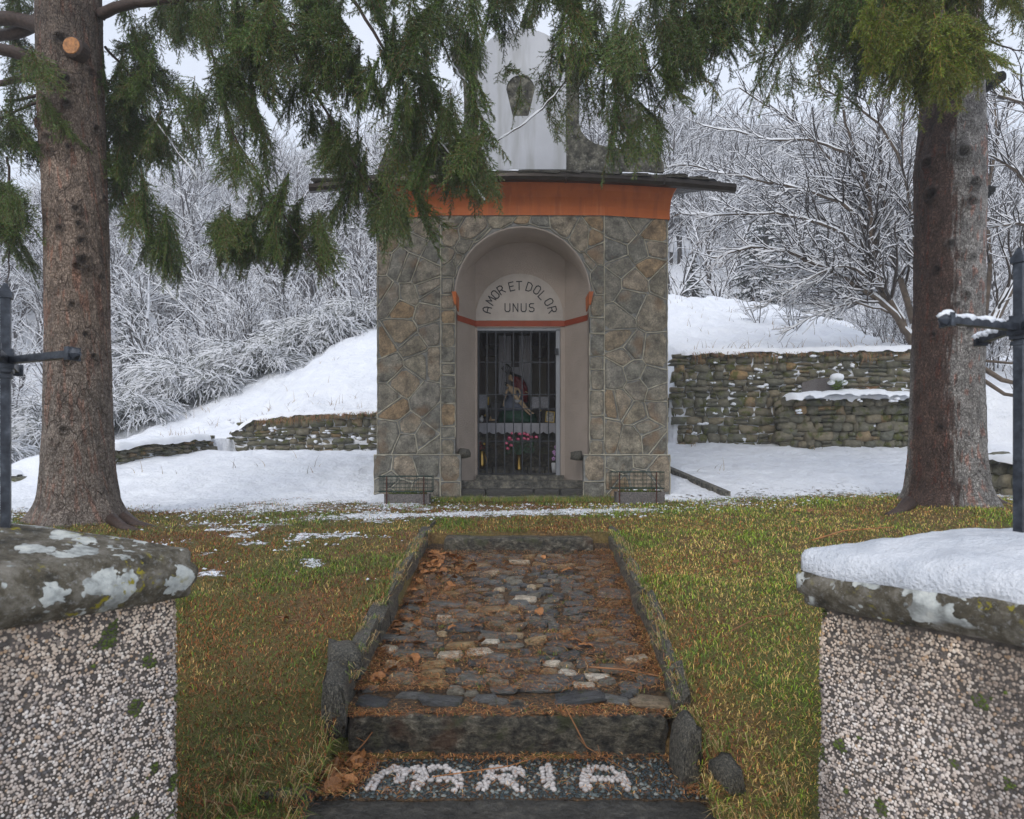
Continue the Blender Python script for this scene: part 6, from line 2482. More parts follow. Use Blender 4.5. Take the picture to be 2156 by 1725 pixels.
    tf = np.concatenate([o + np.array(x) for x in ([0, 1, 4], [0, 4, 3], [1, 2, 5], [1, 5, 4], [2, 0, 3], [2, 3, 5])])
    return np.concatenate([v, tv]), np.concatenate([f, tf]), np.concatenate([C, np.tile(np.array(twc), (len(tv), 1))])


SPR = []
for s in range(8):
    v, f, c = needle_spray(200 + s, L=0.62, dens=1.6, wide=1.4)
    SPR.append(make_mesh('needle_spray', v, f, MAT['needle'], col=c))
SPRB = []
for s in range(4):
    v, f, c = needle_spray(230 + s, L=0.62, dens=1.6, wide=1.3, nl=0.022, nw=0.0026, c0=(0.05, 0.085, 0.008), c1=(0.20, 0.26, 0.016), twc=(0.30, 0.14, 0.05), per_m=380)
    SPRB.append(make_mesh('needle_spray', v, f, MAT['needle'], col=c))
SPRT = []
for s in range(3):
    v, f, c = needle_spray(250 + s, L=0.55, dens=1.0, wide=1.1, per_m=300)
    SPRT.append(make_mesh('needle_spray', v, f, MAT['needle'], col=c))

_spr_count = {TL.name: 0, TR.name: 0}


def sprays(tree, regs, seed):
    """regs: (x0, x1, top_y at x0, x1, tip_y at x0, x1, count, d0, d1, set)"""
    r = random.Random(seed)
    for (x0, x1, ta, tb, ba, bb, cnt, d0, d1, kind) in regs:
        ms = {'n': SPR, 'b': SPRB, 't': SPRT}[kind]
        for i in range(cnt):
            u = (i + r.random()) / cnt
            px = x0 + (x1 - x0) * u
            tp, bt = ta + (tb - ta) * u, ba + (bb - ba) * u
            d = r.uniform(d0, d1)
            L = r.uniform(0.48, 0.90)
            Lp = L / d * F_VIEW * 0.92
            tipmax = bt
            tip = bt - r.random() ** 1.5 * max(0, (bt - tp - Lp * 0.6)) if i % 3 else bt - r.uniform(0, 25)
            top = tip - Lp
            p = V(px, top, d)
            s = L / 0.62
            place('needle_spray', ms[r.randrange(len(ms))], tree, Vector(p) - tree.location, (r.uniform(-.28, .28), r.uniform(-.30, .30) if r.random() < .62 else r.choice([-1, 1]) * r.uniform(.4, .95), r.uniform(0, 6.28)), (s * r.uniform(.85, 1.15), s * r.uniform(.85, 1.15), s))
            _spr_count[tree.name] += 1


sprays(TL, [
    (-30, 85, 60, 120, 420, 330, 16, 6.6, 7.6, 'n'),
    (-40, 50, 300, 420, 520, 640, 12, 6.6, 7.4, 'n'),
    (-20, 80, -150, -100, 150, 230, 9, 7.0, 7.8, 'n'),
    (212, 335, -100, -100, 400, 250, 30, 7.0, 8.2, 'n'),
    (232, 372, 300, 520, 500, 645, 16, 7.1, 7.8, 'n'),
    (240, 345, 100, 200, 420, 390, 12, 7.2, 8.0, 'n'),
    (320, 440, 250, 260, 390, 400, 8, 7.0, 7.8, 't'),
    (325, 470, -180, -150, 105, 150, 16, 6.2, 7.6, 'n'),
    (410, 520, 60, 40, 300, 290, 12, 6.2, 7.2, 'n'),
    (450, 560, 240, 260, 580, 610, 20, 6.2, 7.0, 'n'),
    (560, 700, 290, 470, 590, 620, 14, 6.2, 7.0, 'n'),
    (500, 660, -160, -140, 250, 235, 22, 5.8, 7.2, 'n'),
    (625, 765, 60, 120, 300, 450, 15, 5.9, 6.8, 'n'),
    (740, 865, 250, 380, 525, 555, 10, 6.0, 6.8, 'n'),
    (660, 900, -160, -140, 240, 300, 26, 5.6, 7.0, 'n'),
    (840, 990, 80, 160, 385, 450, 12, 5.8, 6.8, 'n'),
    (420, 900, -210, -210, 120, 165, 24, 6.2, 7.4, 'n'),
    (925, 1030, 280, 340, 470, 450, 9, 5.9, 6.6, 'n'),
], 11)
sprays(TR, [
    (880, 1060, -160, -160, 190, 165, 18, 5.8, 7.2, 'n'),
    (1040, 1190, -200, -200, 60, 80, 12, 6.0, 7.2, 'n'),
    (1000, 1190, 170, 170, 320, 350, 5, 6.4, 6.9, 't'),
    (1130, 1190, 60, 60, 250, 340, 3, 6.4, 6.9, 't'),
    (1180, 1400, -160, -160, 205, 225, 27, 5.9, 7.4, 'n'),
    (1200, 1400, 80, 100, 290, 360, 9, 6.2, 7.0, 't'),
    (1285, 1400, 160, 200, 375, 385, 6, 6.2, 6.9, 'n'),
    (1390, 1560, -160, -160, 210, 160, 22, 6.0, 7.4, 'n'),
    (1400, 1540, 60, 100, 260, 262, 7, 6.2, 7.0, 't'),
    (1545, 1900, -180, -180, 95, 130, 36, 5.8, 7.4, 'n'),
    (1600, 1800, 60, 60, 265, 290, 12, 6.0, 7.0, 't'),
    (1760, 1900, 0, 0, 170, 200, 10, 6.0, 7.0, 'n'),
    (1800, 1935, 60, 60, 230, 260, 8, 6.4, 7.0, 't'),
    (1180, 1560, -210, -210, 125, 120, 20, 6.2, 7.4, 'n'),
    (1560, 1850, -210, -210, 70, 100, 14, 6.2, 7.4, 'n'),
    (1840, 2060, -150, -150, 185, 235, 32, 5.6, 6.7, 'b'),
    (1900, 2010, 20, 20, 262, 245, 14, 5.7, 6.4, 'b'),
    (1990, 2160, -160, -160, 60, 90, 18, 5.6, 6.8, 'b'),
    (2050, 2160, -60, -60, 150, 120, 6, 6.4, 7.2, 't'),
], 13)


def limb(tree, pts, r0, r1, snow=False):
    P = [V(*p) for p in pts]
    # smooth
    out = []
    n = len(P)
    for i in range(n - 1):
        a = P[max(i - 1, 0)]
        b, c = P[i], P[i + 1]
        d = P[min(i + 2, n - 1)]
        for t in np.linspace(0, 1, 6, endpoint=False):
            out.append(0.5 * ((2 * b) + (-a + c) * t + (2 * a - 5 * b + 4 * c - d) * t * t + (-a + 3 * b - 3 * c + d) * t ** 3))
    out.append(P[-1])
    r_ = random.Random(int(pts[0][0] * 3 + pts[0][1]))
    out = [o + np.array([r_.uniform(-.008, .008), 0, r_.uniform(-.008, .008)]) for o in out]
    g = Geo()
    k_ = 0.62 if r0 < .04 else 1.0
    g.tube(out, list(np.linspace(r0 * k_, r1 * k_, len(out))), 8)
    g.build('branch', MAT['limb'], tree, smooth=True)
    if snow:
        g = Geo()
        q0 = out[len(out) // 3:]
        g.tube([o + np.array([0, 0, r1 * .6 + .006]) for o in q0], [max(.002, .013 * (0.2 + 1.1 * vnoise(i * .9, pts[0][0], 1, 66))) for i in range(len(q0))], 6)
        g.build('snow', MAT['snow'], tree, smooth=True)


limb(TL, [(210, 32, 7.0), (270, 10, 6.9), (420, -5, 6.7), (700, -30, 6.4), (1000, -60, 6.2)], .055, .02)
limb(TL, [(95, 60, 7.0), (40, 42, 7.0), (-40, 40, 6.9)], .085, .06)
limb(TL, [(100, 30, 7.1), (50, 62, 7.1), (-40, 85, 7.1)], .07, .05)
limb(TL, [(110, 155, 6.85), (75, 140, 6.8), (35, 112, 6.7), (-40, 95, 6.6)], .09, .05)
limb(TL, [(92, 172, 6.9), (50, 165, 6.9), (-30, 185, 6.8)], .045, .025)
limb(TL, [(92, 195, 6.9), (55, 208, 6.9), (10, 212, 6.8)], .03, .018)
limb(TL, [(95, 215, 6.9), (60, 222, 6.9), (0, 250, 6.8)], .03, .015)
limb(TL, [(15, 330, 6.9), (18, 380, 6.9), (5, 440, 6.9), (20, 520, 6.9), (15, 600, 6.9)], .022, .008)
limb(TL, [(565, 30, 6.2), (600, 75, 6.2), (628, 130, 6.2)], .03, .018)
limb(TL, [(440, 100, 6.6), (470, 190, 6.6), (490, 280, 6.6), (560, 390, 6.6), (640, 520, 6.6), (700, 596, 6.6)], .022, .005)
limb(TL, [(628, 130, 6.3), (700, 260, 6.3), (760, 370, 6.3), (862, 500, 6.3)], .024, .007)
limb(TL, [(730, -20, 6.2), (820, 120, 6.2), (900, 260, 6.2), (965, 350, 6.2), (1022, 425, 6.2)], .026, .007, True)
limb(TL, [(222, 330, 7.3), (262, 420, 7.3), (310, 530, 7.3), (368, 635, 7.3)], .022, .007, True)
limb(TL, [(222, 100, 7.3), (290, 180, 7.3), (330, 260, 7.3), (418, 378, 7.2)], .024, .007, True)
limb(TL, [(500, 5, 6.4), (520, 60, 6.4), (545, 130, 6.4)], .018, .01)
limb(TR, [(1960, 30, 7.2), (1800, -20, 7.0), (1600, -30, 6.8), (1300, -60, 6.6)], .055, .02)
limb(TR, [(1560, -10, 6.6), (1450, 70, 6.6), (1370, 150, 6.6), (1300, 250, 6.6)], .024, .008)
limb(TR, [(1250, 60, 6.6), (1200, 160, 6.6), (1130, 240, 6.6), (1060, 290, 6.6), (1006, 328, 6.6)], .016, .005, True)
limb(TR, [(940, 110, 6.5), (960, 150, 6.5), (1000, 190, 6.5)], .014, .006, True)
limb(TR, [(1640, 0, 6.5), (1620, 50, 6.5), (1640, 130, 6.5)], .014, .006)
limb(TR, [(1985, 20, 6.0), (1968, 80, 5.95), (1975, 140, 5.95), (1985, 200, 5.95)], .014, .005)
limb(TR, [(2010, 10, 6.0), (2025, 60, 5.95), (2030, 120, 5.95)], .012, .005)
limb(TR, [(1700, 10, 6.8), (1640, 110, 6.8), (1560, 230, 6.8)], .018, .006)
limb(TR, [(2040, 60, 7.0), (2090, 90, 6.8), (2156, 110, 6.6)], .02, .008)

# ---------------------------------------------------------------- bare snowy trees


class Seg:
    def __init__(self):
        self.a, self.b, self.ra, self.rb = [], [], [], []

    def add(self, a, b, ra, rb):
        self.a.append(a); self.b.append(b); self.ra.append(ra); self.rb.append(rb)


def grow(S, r, p, d, L, rad, lvl, maxl, prm):
    n = max(3, int(L / prm['step'][min(lvl, len(prm['step']) - 1)]))
    ln = L / n
    p = p.copy()
    d = d / np.linalg.norm(d)
    for i in range(n):
        w = prm['wob'] * (1 + 0.4 * lvl)
        d = d + np.array([r.gauss(0, w), r.gauss(0, w), r.gauss(0, w) * .8 + prm['up'][min(lvl, len(prm['up']) - 1)]])
        d /= np.linalg.norm(d)
        f0, f1 = 1 - 0.75 * i / n, 1 - 0.75 * (i + 1) / n
        q = p + d * ln
        S.add(p, q, max(rad * f0, prm['rmin']), max(rad * f1, prm['rmin']))
        t = (i + 1) / n
        if lvl < maxl and t > prm['start'][min(lvl, len(prm['start']) - 1)]:
            nb = prm['nb'][min(lvl, len(prm['nb']) - 1)]
            m = int(nb) + (1 if r.random() < nb - int(nb) else 0)
            for _ in range(m):
                az = r.uniform(0, 2 * pi)
                ref = np.cross(d, (0.13, 0.27, 0.95))
                ref /= np.linalg.norm(ref) + 1e-9
                oth = np.cross(d, ref)
                sp = prm['ang'] * r.uniform(0.7, 1.3)
                e = d * cos(sp) + (ref * cos(az) + oth * sin(az)) * sin(sp)
                l2 = L * prm['ratio'] * r.uniform(0.55, 1.15) * (1.15 - 0.65 * t)
                if l2 > prm['lmin']:
                    grow(S, r, q, e, l2, rad * f1 * 0.62, lvl + 1, maxl, prm)
        p = q


def tubes(S, k=4, minr=0.0, scale=1.0):
    A, B = np.array(S.a), np.array(S.b)
    RA, RB = np.array(S.ra) * scale, np.array(S.rb) * scale
    D = B - A
    D /= np.linalg.norm(D, axis=1, keepdims=True) + 1e-9
    B = B + D * (RB * 0.4)[:, None]
    ref = np.cross(D, np.array([0.31, 0.17, 0.93]))
    ref /= np.linalg.norm(ref, axis=1, keepdims=True) + 1e-9
    oth = np.cross(D, ref)
    N = len(A)
    out = []
    for P, R in ((A, RA), (B, RB)):
        for j in range(k):
            a = 2 * pi * j / k
            out.append(P + (ref * cos(a) + oth * sin(a)) * R[:, None])
    v = np.stack(out, 1).reshape(-1, 3)
    o = np.arange(N)[:, None] * 2 * k
    f = np.concatenate([o + np.array([j, (j + 1) % k, k + (j + 1) % k, k + j]) for j in range(k)])
    return v, f


def snow_on(S, h0, hk, seed=0, keep=0.92, maxr=9.0, wmin=0.0):
    """ridge of snow lying along the upper side of every flat enough segment"""
    r = np.random.default_rng(seed)
    A, B = np.array(S.a), np.array(S.b)
    RA, RB = np.array(S.ra), np.array(S.rb)
    D = B - A
    D /= np.linalg.norm(D, axis=1, keepdims=True) + 1e-9
    flat = np.sqrt(D[:, 0] ** 2 + D[:, 1] ** 2)
    ok = (flat > 0.30) & (r.random(len(A)) < keep) & (RA < maxr)
    A, B, RA, RB, D, flat = A[ok], B[ok], RA[ok], RB[ok], D[ok], flat[ok]
    N = len(A)
    side = np.stack([D[:, 1], -D[:, 0], 0 * D[:, 0]], 1)
    side /= np.linalg.norm(side, axis=1, keepdims=True) + 1e-9
    up = np.cross(side, D)
    up *= np.sign(up[:, 2:3] + 1e-9)
    h = (h0 * r.uniform(0.6, 1.3, N)) * np.minimum(1, flat * 1.2)
    out = []
    for P, R in ((A, RA), (B, RB)):
        w = np.maximum(R * 1.02 + h * 0.25, wmin)
        hh = h + R * hk
        out += [P - side * w[:, None] + up * (R * 0.05)[:, None], P - side * (w * .55)[:, None] + up * (R * .6 + hh * .85)[:, None], P + side * (w * .55)[:, None] + up * (R * .6 + hh * .85)[:, None], P + side * w[:, None] + up * (R * 0.05)[:, None]]
    v = np.stack(out, 1).reshape(-1, 3)
    o = np.arange(N)[:, None] * 8
    f = np.concatenate([o + np.array(q) for q in ([0, 4, 5, 1], [1, 5, 6, 2], [2, 6, 7, 3], [3, 2, 1, 0], [4, 7, 6, 5])])
    return v, f


# the many-stemmed bare tree behind the right trunk
def right_tree():
    r = random.Random(31)
    prm = dict(step=[0.16, 0.16, 0.13, 0.12], wob=0.075, up=[0.02, 0.012, 0.008, 0.0], start=[0.22, 0.15, 0.12, 0.1], nb=[0.9, 1.1, 1.0, 0.8], ang=0.60, ratio=0.46, lmin=0.14, rmin=0.0042)
    root = empty('bare_tree', V(1925, 735, 13.1), 'many stemmed bare tree with snow lined branches behind the right trunk', 'bare tree')
    S = Seg()
    T0 = Seg()
    stems = [
        ([(1925, 735, 13.2), (1905, 690, 13.2), (1850, 600, 13.1), (1835, 520, 13.0), (1835, 430, 12.9), (1805, 330, 12.8), (1770, 220, 12.6)], .085),
        ([(1925, 730, 13.2), (1880, 660, 13.1), (1800, 600, 12.9), (1700, 545, 12.6), (1600, 520, 12.4), (1500, 545, 12.3)], .065),
        ([(1928, 728, 13.3), (1915, 650, 13.4), (1880, 540, 13.5), (1860, 420, 13.5), (1850, 300, 13.5), (1862, 200, 13.4)], .075),
        ([(1850, 600, 13.1), (1848, 520, 13.2), (1800, 420, 13.3), (1745, 330, 13.3), (1660, 250, 13.3), (1560, 190, 13.3)], .05),
        ([(1835, 500, 13.0), (1790, 440, 12.8), (1700, 400, 12.5), (1560, 372, 12.3), (1430, 345, 12.1)], .042),
        ([(1845, 560, 13.0), (1770, 490, 12.7), (1660, 455, 12.4), (1530, 450, 12.2), (1420, 455, 12.0)], .040),
        ([(1930, 726, 13.2), (1935, 600, 13.0), (1925, 480, 12.8), (1900, 350, 12.6), (1905, 230, 12.5)], .05),
        ([(1860, 610, 13.0), (1780, 560, 12.6), (1680, 600, 12.3), (1600, 650, 12.2)], .030),
        ([(1800, 330, 12.8), (1720, 300, 12.6), (1600, 290, 12.4), (1470, 260, 12.2)], .030),
        ([(1930, 730, 13.2), (1960, 600, 13.4), (2010, 450, 13.6), (2090, 300, 13.6), (2150, 200, 13.6)], .06),
        ([(1900, 350, 12.6), (1850, 260, 12.5), (1760, 200, 12.4), (1680, 170, 12.4)], .03),
        ([(1880, 660, 13.1), (1800, 640, 12.8), (1720, 660, 12.6), (1650, 700, 12.5)], .024),
    ]
    for pts, rad in stems:
        P = [V(*p) for p in pts]
        n = len(P)
        Ltot = sum(np.linalg.norm(P[i + 1] - P[i]) for i in range(n - 1))
        q = 0
        tot = (n - 1) * 5
        prev = P[0]
        for i in range(n - 1):
            a, b, c, d_ = P[max(i - 1, 0)], P[i], P[i + 1], P[min(i + 2, n - 1)]
            for t in (0.2, 0.4, 0.6, 0.8, 1.0):
                o = 0.5 * ((2 * b) + (-a + c) * t + (2 * a - 5 * b + 4 * c - d_) * t * t + (-a + 3 * b - 3 * c + d_) * t ** 3)
                o = o + np.array([r.gauss(0, .014), r.gauss(0, .014), r.gauss(0, .014)])
                f = q / tot
                ra, rb = rad * (1 - .78 * f), rad * (1 - .78 * (q + 1) / tot)
                T0.add(prev, o, ra, rb)
                dd = (o - prev) / np.linalg.norm(o - prev)
                if f > 0.22:
                    for _ in range(3 if r.random() < 0.6 else 2):
                        az = r.uniform(0, 2 * pi)
                        ref = np.cross(dd, (0.1, 0.9, 0.2)); ref /= np.linalg.norm(ref)
                        oth = np.cross(dd, ref)
                        sp = r.uniform(0.4, 0.95)
                        e = dd * cos(sp) + (ref * cos(az) + oth * sin(az)) * sin(sp)
                        e = e + np.array([-0.22, 0, 0.05])
                        grow(S, r, o, e, Ltot * 0.36 * (1.2 - f) * r.uniform(.55, 1.1), rb * 0.5, 1, 3, prm)
                prev = o
                q += 1
    v, f = tubes(T0, 8)
    mk('stem', v, f, MAT['stembark'], root, smooth=True)
    v, f = tubes(S, 4)
    mk('twigs', v, f, MAT['twigbark'], root, kind='stuff')
    v, f = snow_on(T0, 0.02, 0.25, 3)
    mk('stem_snow', v, f, MAT['snow'], root, kind='stuff')
    v, f = snow_on(S, 0.013, 0.6, 4, wmin=0.008)
    mk('twig_snow', v, f, MAT['frost'], root, kind='stuff')
    print('right tree segs', len(S.a))


right_tree()


def side_tree():
    """leaning stems at the far right edge"""
    r = random.Random(47)
    prm = dict(step=[0.16, 0.16, 0.14], wob=0.09, up=[0.02, 0.01, 0.0], start=[0.2, 0.15, 0.1], nb=[0.8, 0.8, 0.5], ang=0.7, ratio=0.42, lmin=0.2, rmin=0.0045)
    root = empty('bare_tree', V(2080, 690, 12.0), 'snowy bare tree with leaning stem at the far right edge behind the iron cross', 'bare tree')
    S, T0 = Seg(), Seg()
    for pts, rad in (([(2075, 720, 12.0), (2100, 660, 12.0), (2150, 560, 12.0), (2200, 440, 11.9), (2230, 300, 11.8)], .10),
                     ([(2070, 700, 12.2), (2085, 560, 12.3), (2075, 420, 12.4), (2100, 300, 12.4), (2090, 170, 12.4)], .05),
                     ([(2200, 440, 11.9), (2140, 360, 11.7), (2090, 330, 11.6)], .04),
                     ([(2190, 480, 12.0), (2140, 470, 11.8), (2080, 480, 11.6)], .04),
                     ([(2220, 300, 11.8), (2160, 220, 11.6), (2100, 200, 11.5)], .04)):
        P = [V(*p) for p in pts]
        for i in range(len(P) - 1):
            for t in range(5):
                a, b = P[i] + (P[i + 1] - P[i]) * t / 5, P[i] + (P[i + 1] - P[i]) * (t + 1) / 5
                f = (i + t / 5) / (len(P) - 1)
                T0.add(a, b, rad * (1 - .7 * f), rad * (1 - .7 * (f + .05)))
                if f > 0.15:
                    for _ in range(2):
                        e = (b - a) / np.linalg.norm(b - a) + np.array([r.uniform(-.9, .6), r.uniform(-.6, .6), r.uniform(-.3, .7)])
                        grow(S, r, b, e, r.uniform(0.6, 1.5), rad * .25, 1, 3, prm)
    v, f = tubes(T0, 7)
    mk('stem', v, f, MAT['stembark'], root, smooth=True)
    v, f = tubes(S, 4)
    mk('twigs', v, f, MAT['twigbark'], root, kind='stuff')
    v, f = snow_on(T0, 0.02, 0.25, 3)
    mk('stem_snow', v, f, MAT['snow'], root, kind='stuff')
    v, f = snow_on(S, 0.012, 0.5, 4)
    mk('twig_snow', v, f, MAT['frost'], root, kind='stuff')
    # fallen branches under it
    for k, pts in enumerate(([(2070, 775, 11.5), (2110, 800, 11.4), (2170, 815, 11.2)], [(2070, 800, 11.3), (2115, 830, 11.2), (2180, 840, 11.0)], [(2075, 760, 11.6), (2130, 765, 11.5), (2190, 745, 11.4)])):
        g = Geo()
        g.tube([V(*p) for p in pts], [.045 - .01 * k, .04 - .01 * k, .025], 7)
        g.build('fallen_branch', MAT['stembark'], label=['thick bare branch lying low at the right edge', 'lowest brown fallen branch at the right edge', 'thin snowy fallen branch above the others at the right edge'][k], cat='branch', smooth=True)


side_tree()

# shared shapes of the wood


def wood_variant(seed, H, spread, maxl=3, brushy=False):
    r = random.Random(seed)
    S, T0 = Seg(), Seg()
    if not brushy:
        prm = dict(step=[0.45, 0.33, 0.24, 0.18], wob=0.085, up=[0.04, 0.035, 0.01, -0.01], start=[0.18, 0.12, 0.1, 0.1], nb=[1.3, 0.95, 0.7, 0.4], ang=0.72, ratio=0.46, lmin=0.22, rmin=0.008)
        grow(S, r, np.zeros(3), np.array([r.uniform(-.1, .1), r.uniform(-.1, .1), 1.0]), H, 0.12, 0, maxl, prm)
    else:
        prm = dict(step=[0.22, 0.18, 0.15], wob=0.11, up=[0.02, -0.01, -0.02], start=[0.12, 0.1, 0.1], nb=[0.9, 0.7, 0.4], ang=0.65, ratio=0.42, lmin=0.14, rmin=0.005)
        for k in range(7):
            a = r.uniform(0, 6.28)
            t = r.uniform(0.05, spread)
            grow(S, r, np.array([cos(a) * .15, sin(a) * .15, 0]), np.array([cos(a) * t, sin(a) * t, 1.0]), H * r.uniform(.6, 1), 0.022, 0, 2, prm)
    return S


WOOD = []
for k, (H, sp, br) in enumerate(((6.5, 0.3, False), (8.0, 0.3, False), (5.5, 0.4, False), (3.2, 0.6, True), (2.4, 0.8, True), (3.8, 0.5, True))):
    S = wood_variant(600 + k, H, sp, 3, br)
    v, f = tubes(S, 3)
    tw = make_mesh('branches', v, f, MAT['twigbark'])
    v2, f2 = snow_on(S, 0.022 if not br else 0.014, 0.7, 5, 0.95, wmin=0.012 if not br else 0.008)
    sn = make_mesh('branch_snow', v2, f2, MAT['frost'])
    WOOD.append((tw, sn, br))
    print('wood', k, len(S.a))


def broom_mesh(seed, n=150, H=1.0):
    """frosted broom: arching fine shoots, each with drooping side shoots"""
    r = random.Random(seed)
    S = Seg()
    for i in range(n):
        a = r.uniform(0, 2 * pi)
        p = np.array([r.gauss(0, .12), r.gauss(0, .12), 0.0])
        out = r.uniform(0.15, 0.9)
        d = np.array([cos(a) * out, sin(a) * out, 1.0])
        L = H * r.uniform(0.7, 1.3)
        m = 8
        for s in range(m):
            d = d / np.linalg.norm(d) + np.array([cos(a) * 0.06, sin(a) * .06, -0.045 - 0.05 * s])
            d /= np.linalg.norm(d)
            q = p + d * L / m
            S.add(p, q, .0055, .0045)
            if s > 1:
                for _ in range(2):
                    e = d + np.array([r.gauss(0, .45), r.gauss(0, .45), r.uniform(-.5, .1)])
                    e /= np.linalg.norm(e)
                    l2 = r.uniform(.10, .24)
                    q2 = q + e * l2
                    S.add(q, q2, .0045, .0035)
                    e2 = e + np.array([r.gauss(0, .25), r.gauss(0, .25), -.35])
                    e2 /= np.linalg.norm(e2)
                    S.add(q2, q2 + e2 * l2 * .7, .004, .003)
            p = q
    v, f = tubes(S, 3)
    v2, f2 = snow_on(S, 0.011, .9, seed, 0.72, wmin=0.007)
    return make_mesh('shoots', v, f, MAT['broomgreen']), make_mesh('shoot_snow', v2, f2, MAT['frost'])


MAT['broomgreen'] = simple('broom_shoots', (0.10, 0.115, 0.085), 0.8, 0.4, 9)
BROOM = [broom_mesh(700 + k) for k in range(3)]


def plant_two(name, ab, x, y, s, label, cat, group, r, sink=0.05):
    z = float(ground_z(x, y)) - sink
    root = empty(name, (x, y, z), label, cat, group, rz=r.uniform(0, 6.28))
    root.scale = (s, s, s * r.uniform(.85, 1.15))
    n1, n2 = ('shoots', 'shoot_snow') if cat == 'bush' and 'broom' in name else ('branches', 'snow')
    place(n1, ab[0], root)
    place(n2, ab[1], root)
    return root


r = random.Random(77)
# broom bushes along the lower left edge of the snowy slope (row seen from 240,900 to 800,650)
row = [(-12.5, 15.6, 1.2), (-11.6, 16.2, 1.1), (-10.6, 15.8, 1.15), (-10.0, 17.2, 1.1), (-9.2, 17.0, 1.25), (-9.0, 18.4, 1.3), (-8.0, 18.4, 1.25), (-7.6, 19.6, 1.35), (-6.8, 19.4, 1.2), (-6.4, 20.6, 1.3), (-5.4, 20.8, 1.2), (-4.9, 21.8, 1.25), (-4.0, 22.0, 1.1),
       (-13.4, 16.8, 1.4), (-12.0, 18.0, 1.5), (-10.8, 18.8, 1.4), (-9.6, 20.2, 1.5), (-8.4, 21.2, 1.5), (-7.0, 22.4, 1.5), (-14.5, 15.2, 1.3), (-13.2, 14.0, 1.1), (-15.5, 17.5, 1.5), (-11.4, 14.4, 0.9), (-3.0, 23.0, 1.2), (-5.6, 23.6, 1.4),
       (-10.3, 13.2, 0.85), (-11.5, 12.6, 0.9), (-12.4, 12.8, 1.1)]
for k, (x, y, s) in enumerate(row):
    plant_two('broom_bush', BROOM[k % 3], x + r.uniform(-.15, .15), y, s, 'frosted grey green broom bush along the edge of the snowy slope', 'bush', 'frosted broom bushes on the left slope', r)
# shrubs and small trees of the near edge of the wood
n_ind = 0


def wood_at(x, y, s, k, kind):
    global n_ind
    n_ind += 1
    lab = {'shrub': 'frosted leafless shrub at the near edge of the wood', 'tree': 'frosted bare tree standing in the wood behind the slope'}[kind]
    plant_two('bare_shrub' if kind == 'shrub' else 'frosted_tree', WOOD[k], x, y, s, lab, 'shrub' if kind == 'shrub' else 'tree', 'frosted shrubs at the wood edge' if kind == 'shrub' else 'frosted trees of the near wood', r)


for i in range(110):                    # left shrubs
    x = r.uniform(-24, -3.0)
    y = 19.5 + (-x - 3) * -0.18 + r.uniform(2.5, 9.0) if x > -14 else r.uniform(12.5, 27)
    wood_at(x, y, r.uniform(.7, 1.15), 3 + i % 3, 'shrub')
for i in range(75):
    x = r.uniform(-30, 3)
    y = r.uniform(25, 40)
    wood_at(x, y, r.uniform(.6, 1.0), i % 3, 'tree')
for i in range(14):                      # far left, at the path side of the ravine
    x = r.uniform(-17, -11.5)
    y = r.uniform(13.5, 20)
    wood_at(x, y, r.uniform(.7, 1.0), 3 + i % 3, 'shrub')
for i in range(42):                     # behind the knoll on the right
    x = r.uniform(3, 26)
    y = r.uniform(24.5, 33)
    wood_at(x, y, r.uniform(.6, 1.0), 3 + i % 3, 'shrub')
for i in range(48):
    x = r.uniform(2, 34)
    y = r.uniform(26, 42)
    wood_at(x, y, r.uniform(.6, 0.95), i % 3, 'tree')
for i in range(16):                     # brush behind the tall wall, right
    x = r.uniform(6.0, 12.5)
    y = r.uniform(13.6, 17)
    if x < 7.2:
        y = r.uniform(15, 17)
    wood_at(x, y, r.uniform(.35, .6), 3 + i % 3, 'shrub')
for i in range(12):
    x = r.uniform(9.2, 14)
    y = r.uniform(11, 19)
    wood_at(x, y, r.uniform(.6, .9), 3 + i % 3, 'shrub')


# snow dusted spruces behind the knoll on the right
def conifer(seed):
    r = np.random.default_rng(seed)
    bv, bf, nv, nf, nc, sv, sf = [], [], [], [], [], [], []
    H = 8.0
    S = Seg()
    S.add(np.zeros(3), np.array([0, 0, H]), .13, .02)
    SN = Seg()
    z = 0.7
    while z < H - 0.2:
        R = 2.0 * (1 - z / H) ** 0.85 + 0.12
        for k in range(7):
            a = r.uniform(0, 2 * pi)
            d = np.array([cos(a), sin(a), -0.18])
            L = R * r.uniform(.7, 1.1)
            p = np.array([0, 0, z + r.uniform(-.1, .1)])
            e = p + d * L
            e[2] -= 0.12 * L
            S.add(p, e, .018, .006)
            m = int(L / 0.035)
            for i in range(m):
                t = (i + r.random()) / m
                if t < 0.15:
                    continue
                q = p + (e - p) * t
                for sg in (-1, 1):
                    sd = np.array([-d[1], d[0], 0]) * sg
                    l2 = (0.30 * (1.05 - t) + 0.08) * r.uniform(.7, 1.2) * min(1, L)
                    w = d * .6 + sd * .75 + np.array([0, 0, -.30 + r.uniform(-.2, .1)])
                    w /= np.linalg.norm(w)
                    t2 = q + w * l2
                    up = np.array([0, 0, 1.0])
                    s2 = np.cross(w, up)
                    s2 = s2 / (np.linalg.norm(s2) + 1e-9) * 0.028
                    b = len(nv)
                    nv += [q - s2, q + s2, t2 + s2 * .3, t2 - s2 * .3]
                    nf.append((b, b + 1, b + 2, b + 3))
                    c = np.array([0.020, 0.040, 0.014]) * r.uniform(.6, 1.7)
                    nc += [c] * 4
                    if r.random() < 0.20:
                        SN.add(q + up * .01, t2 + up * .01, .022, .012)
        z += 0.24
    v, f = tubes(S, 5)
    v2, f2 = snow_on(SN, 0.03, 1.0, seed, 1.0)
    return (make_mesh('trunk', v, f, MAT['twigbark']), make_mesh('needles', np.array(nv), np.array(nf), MAT['needle'], col=np.array(nc)), make_mesh('snow', v2, f2, MAT['frost']))


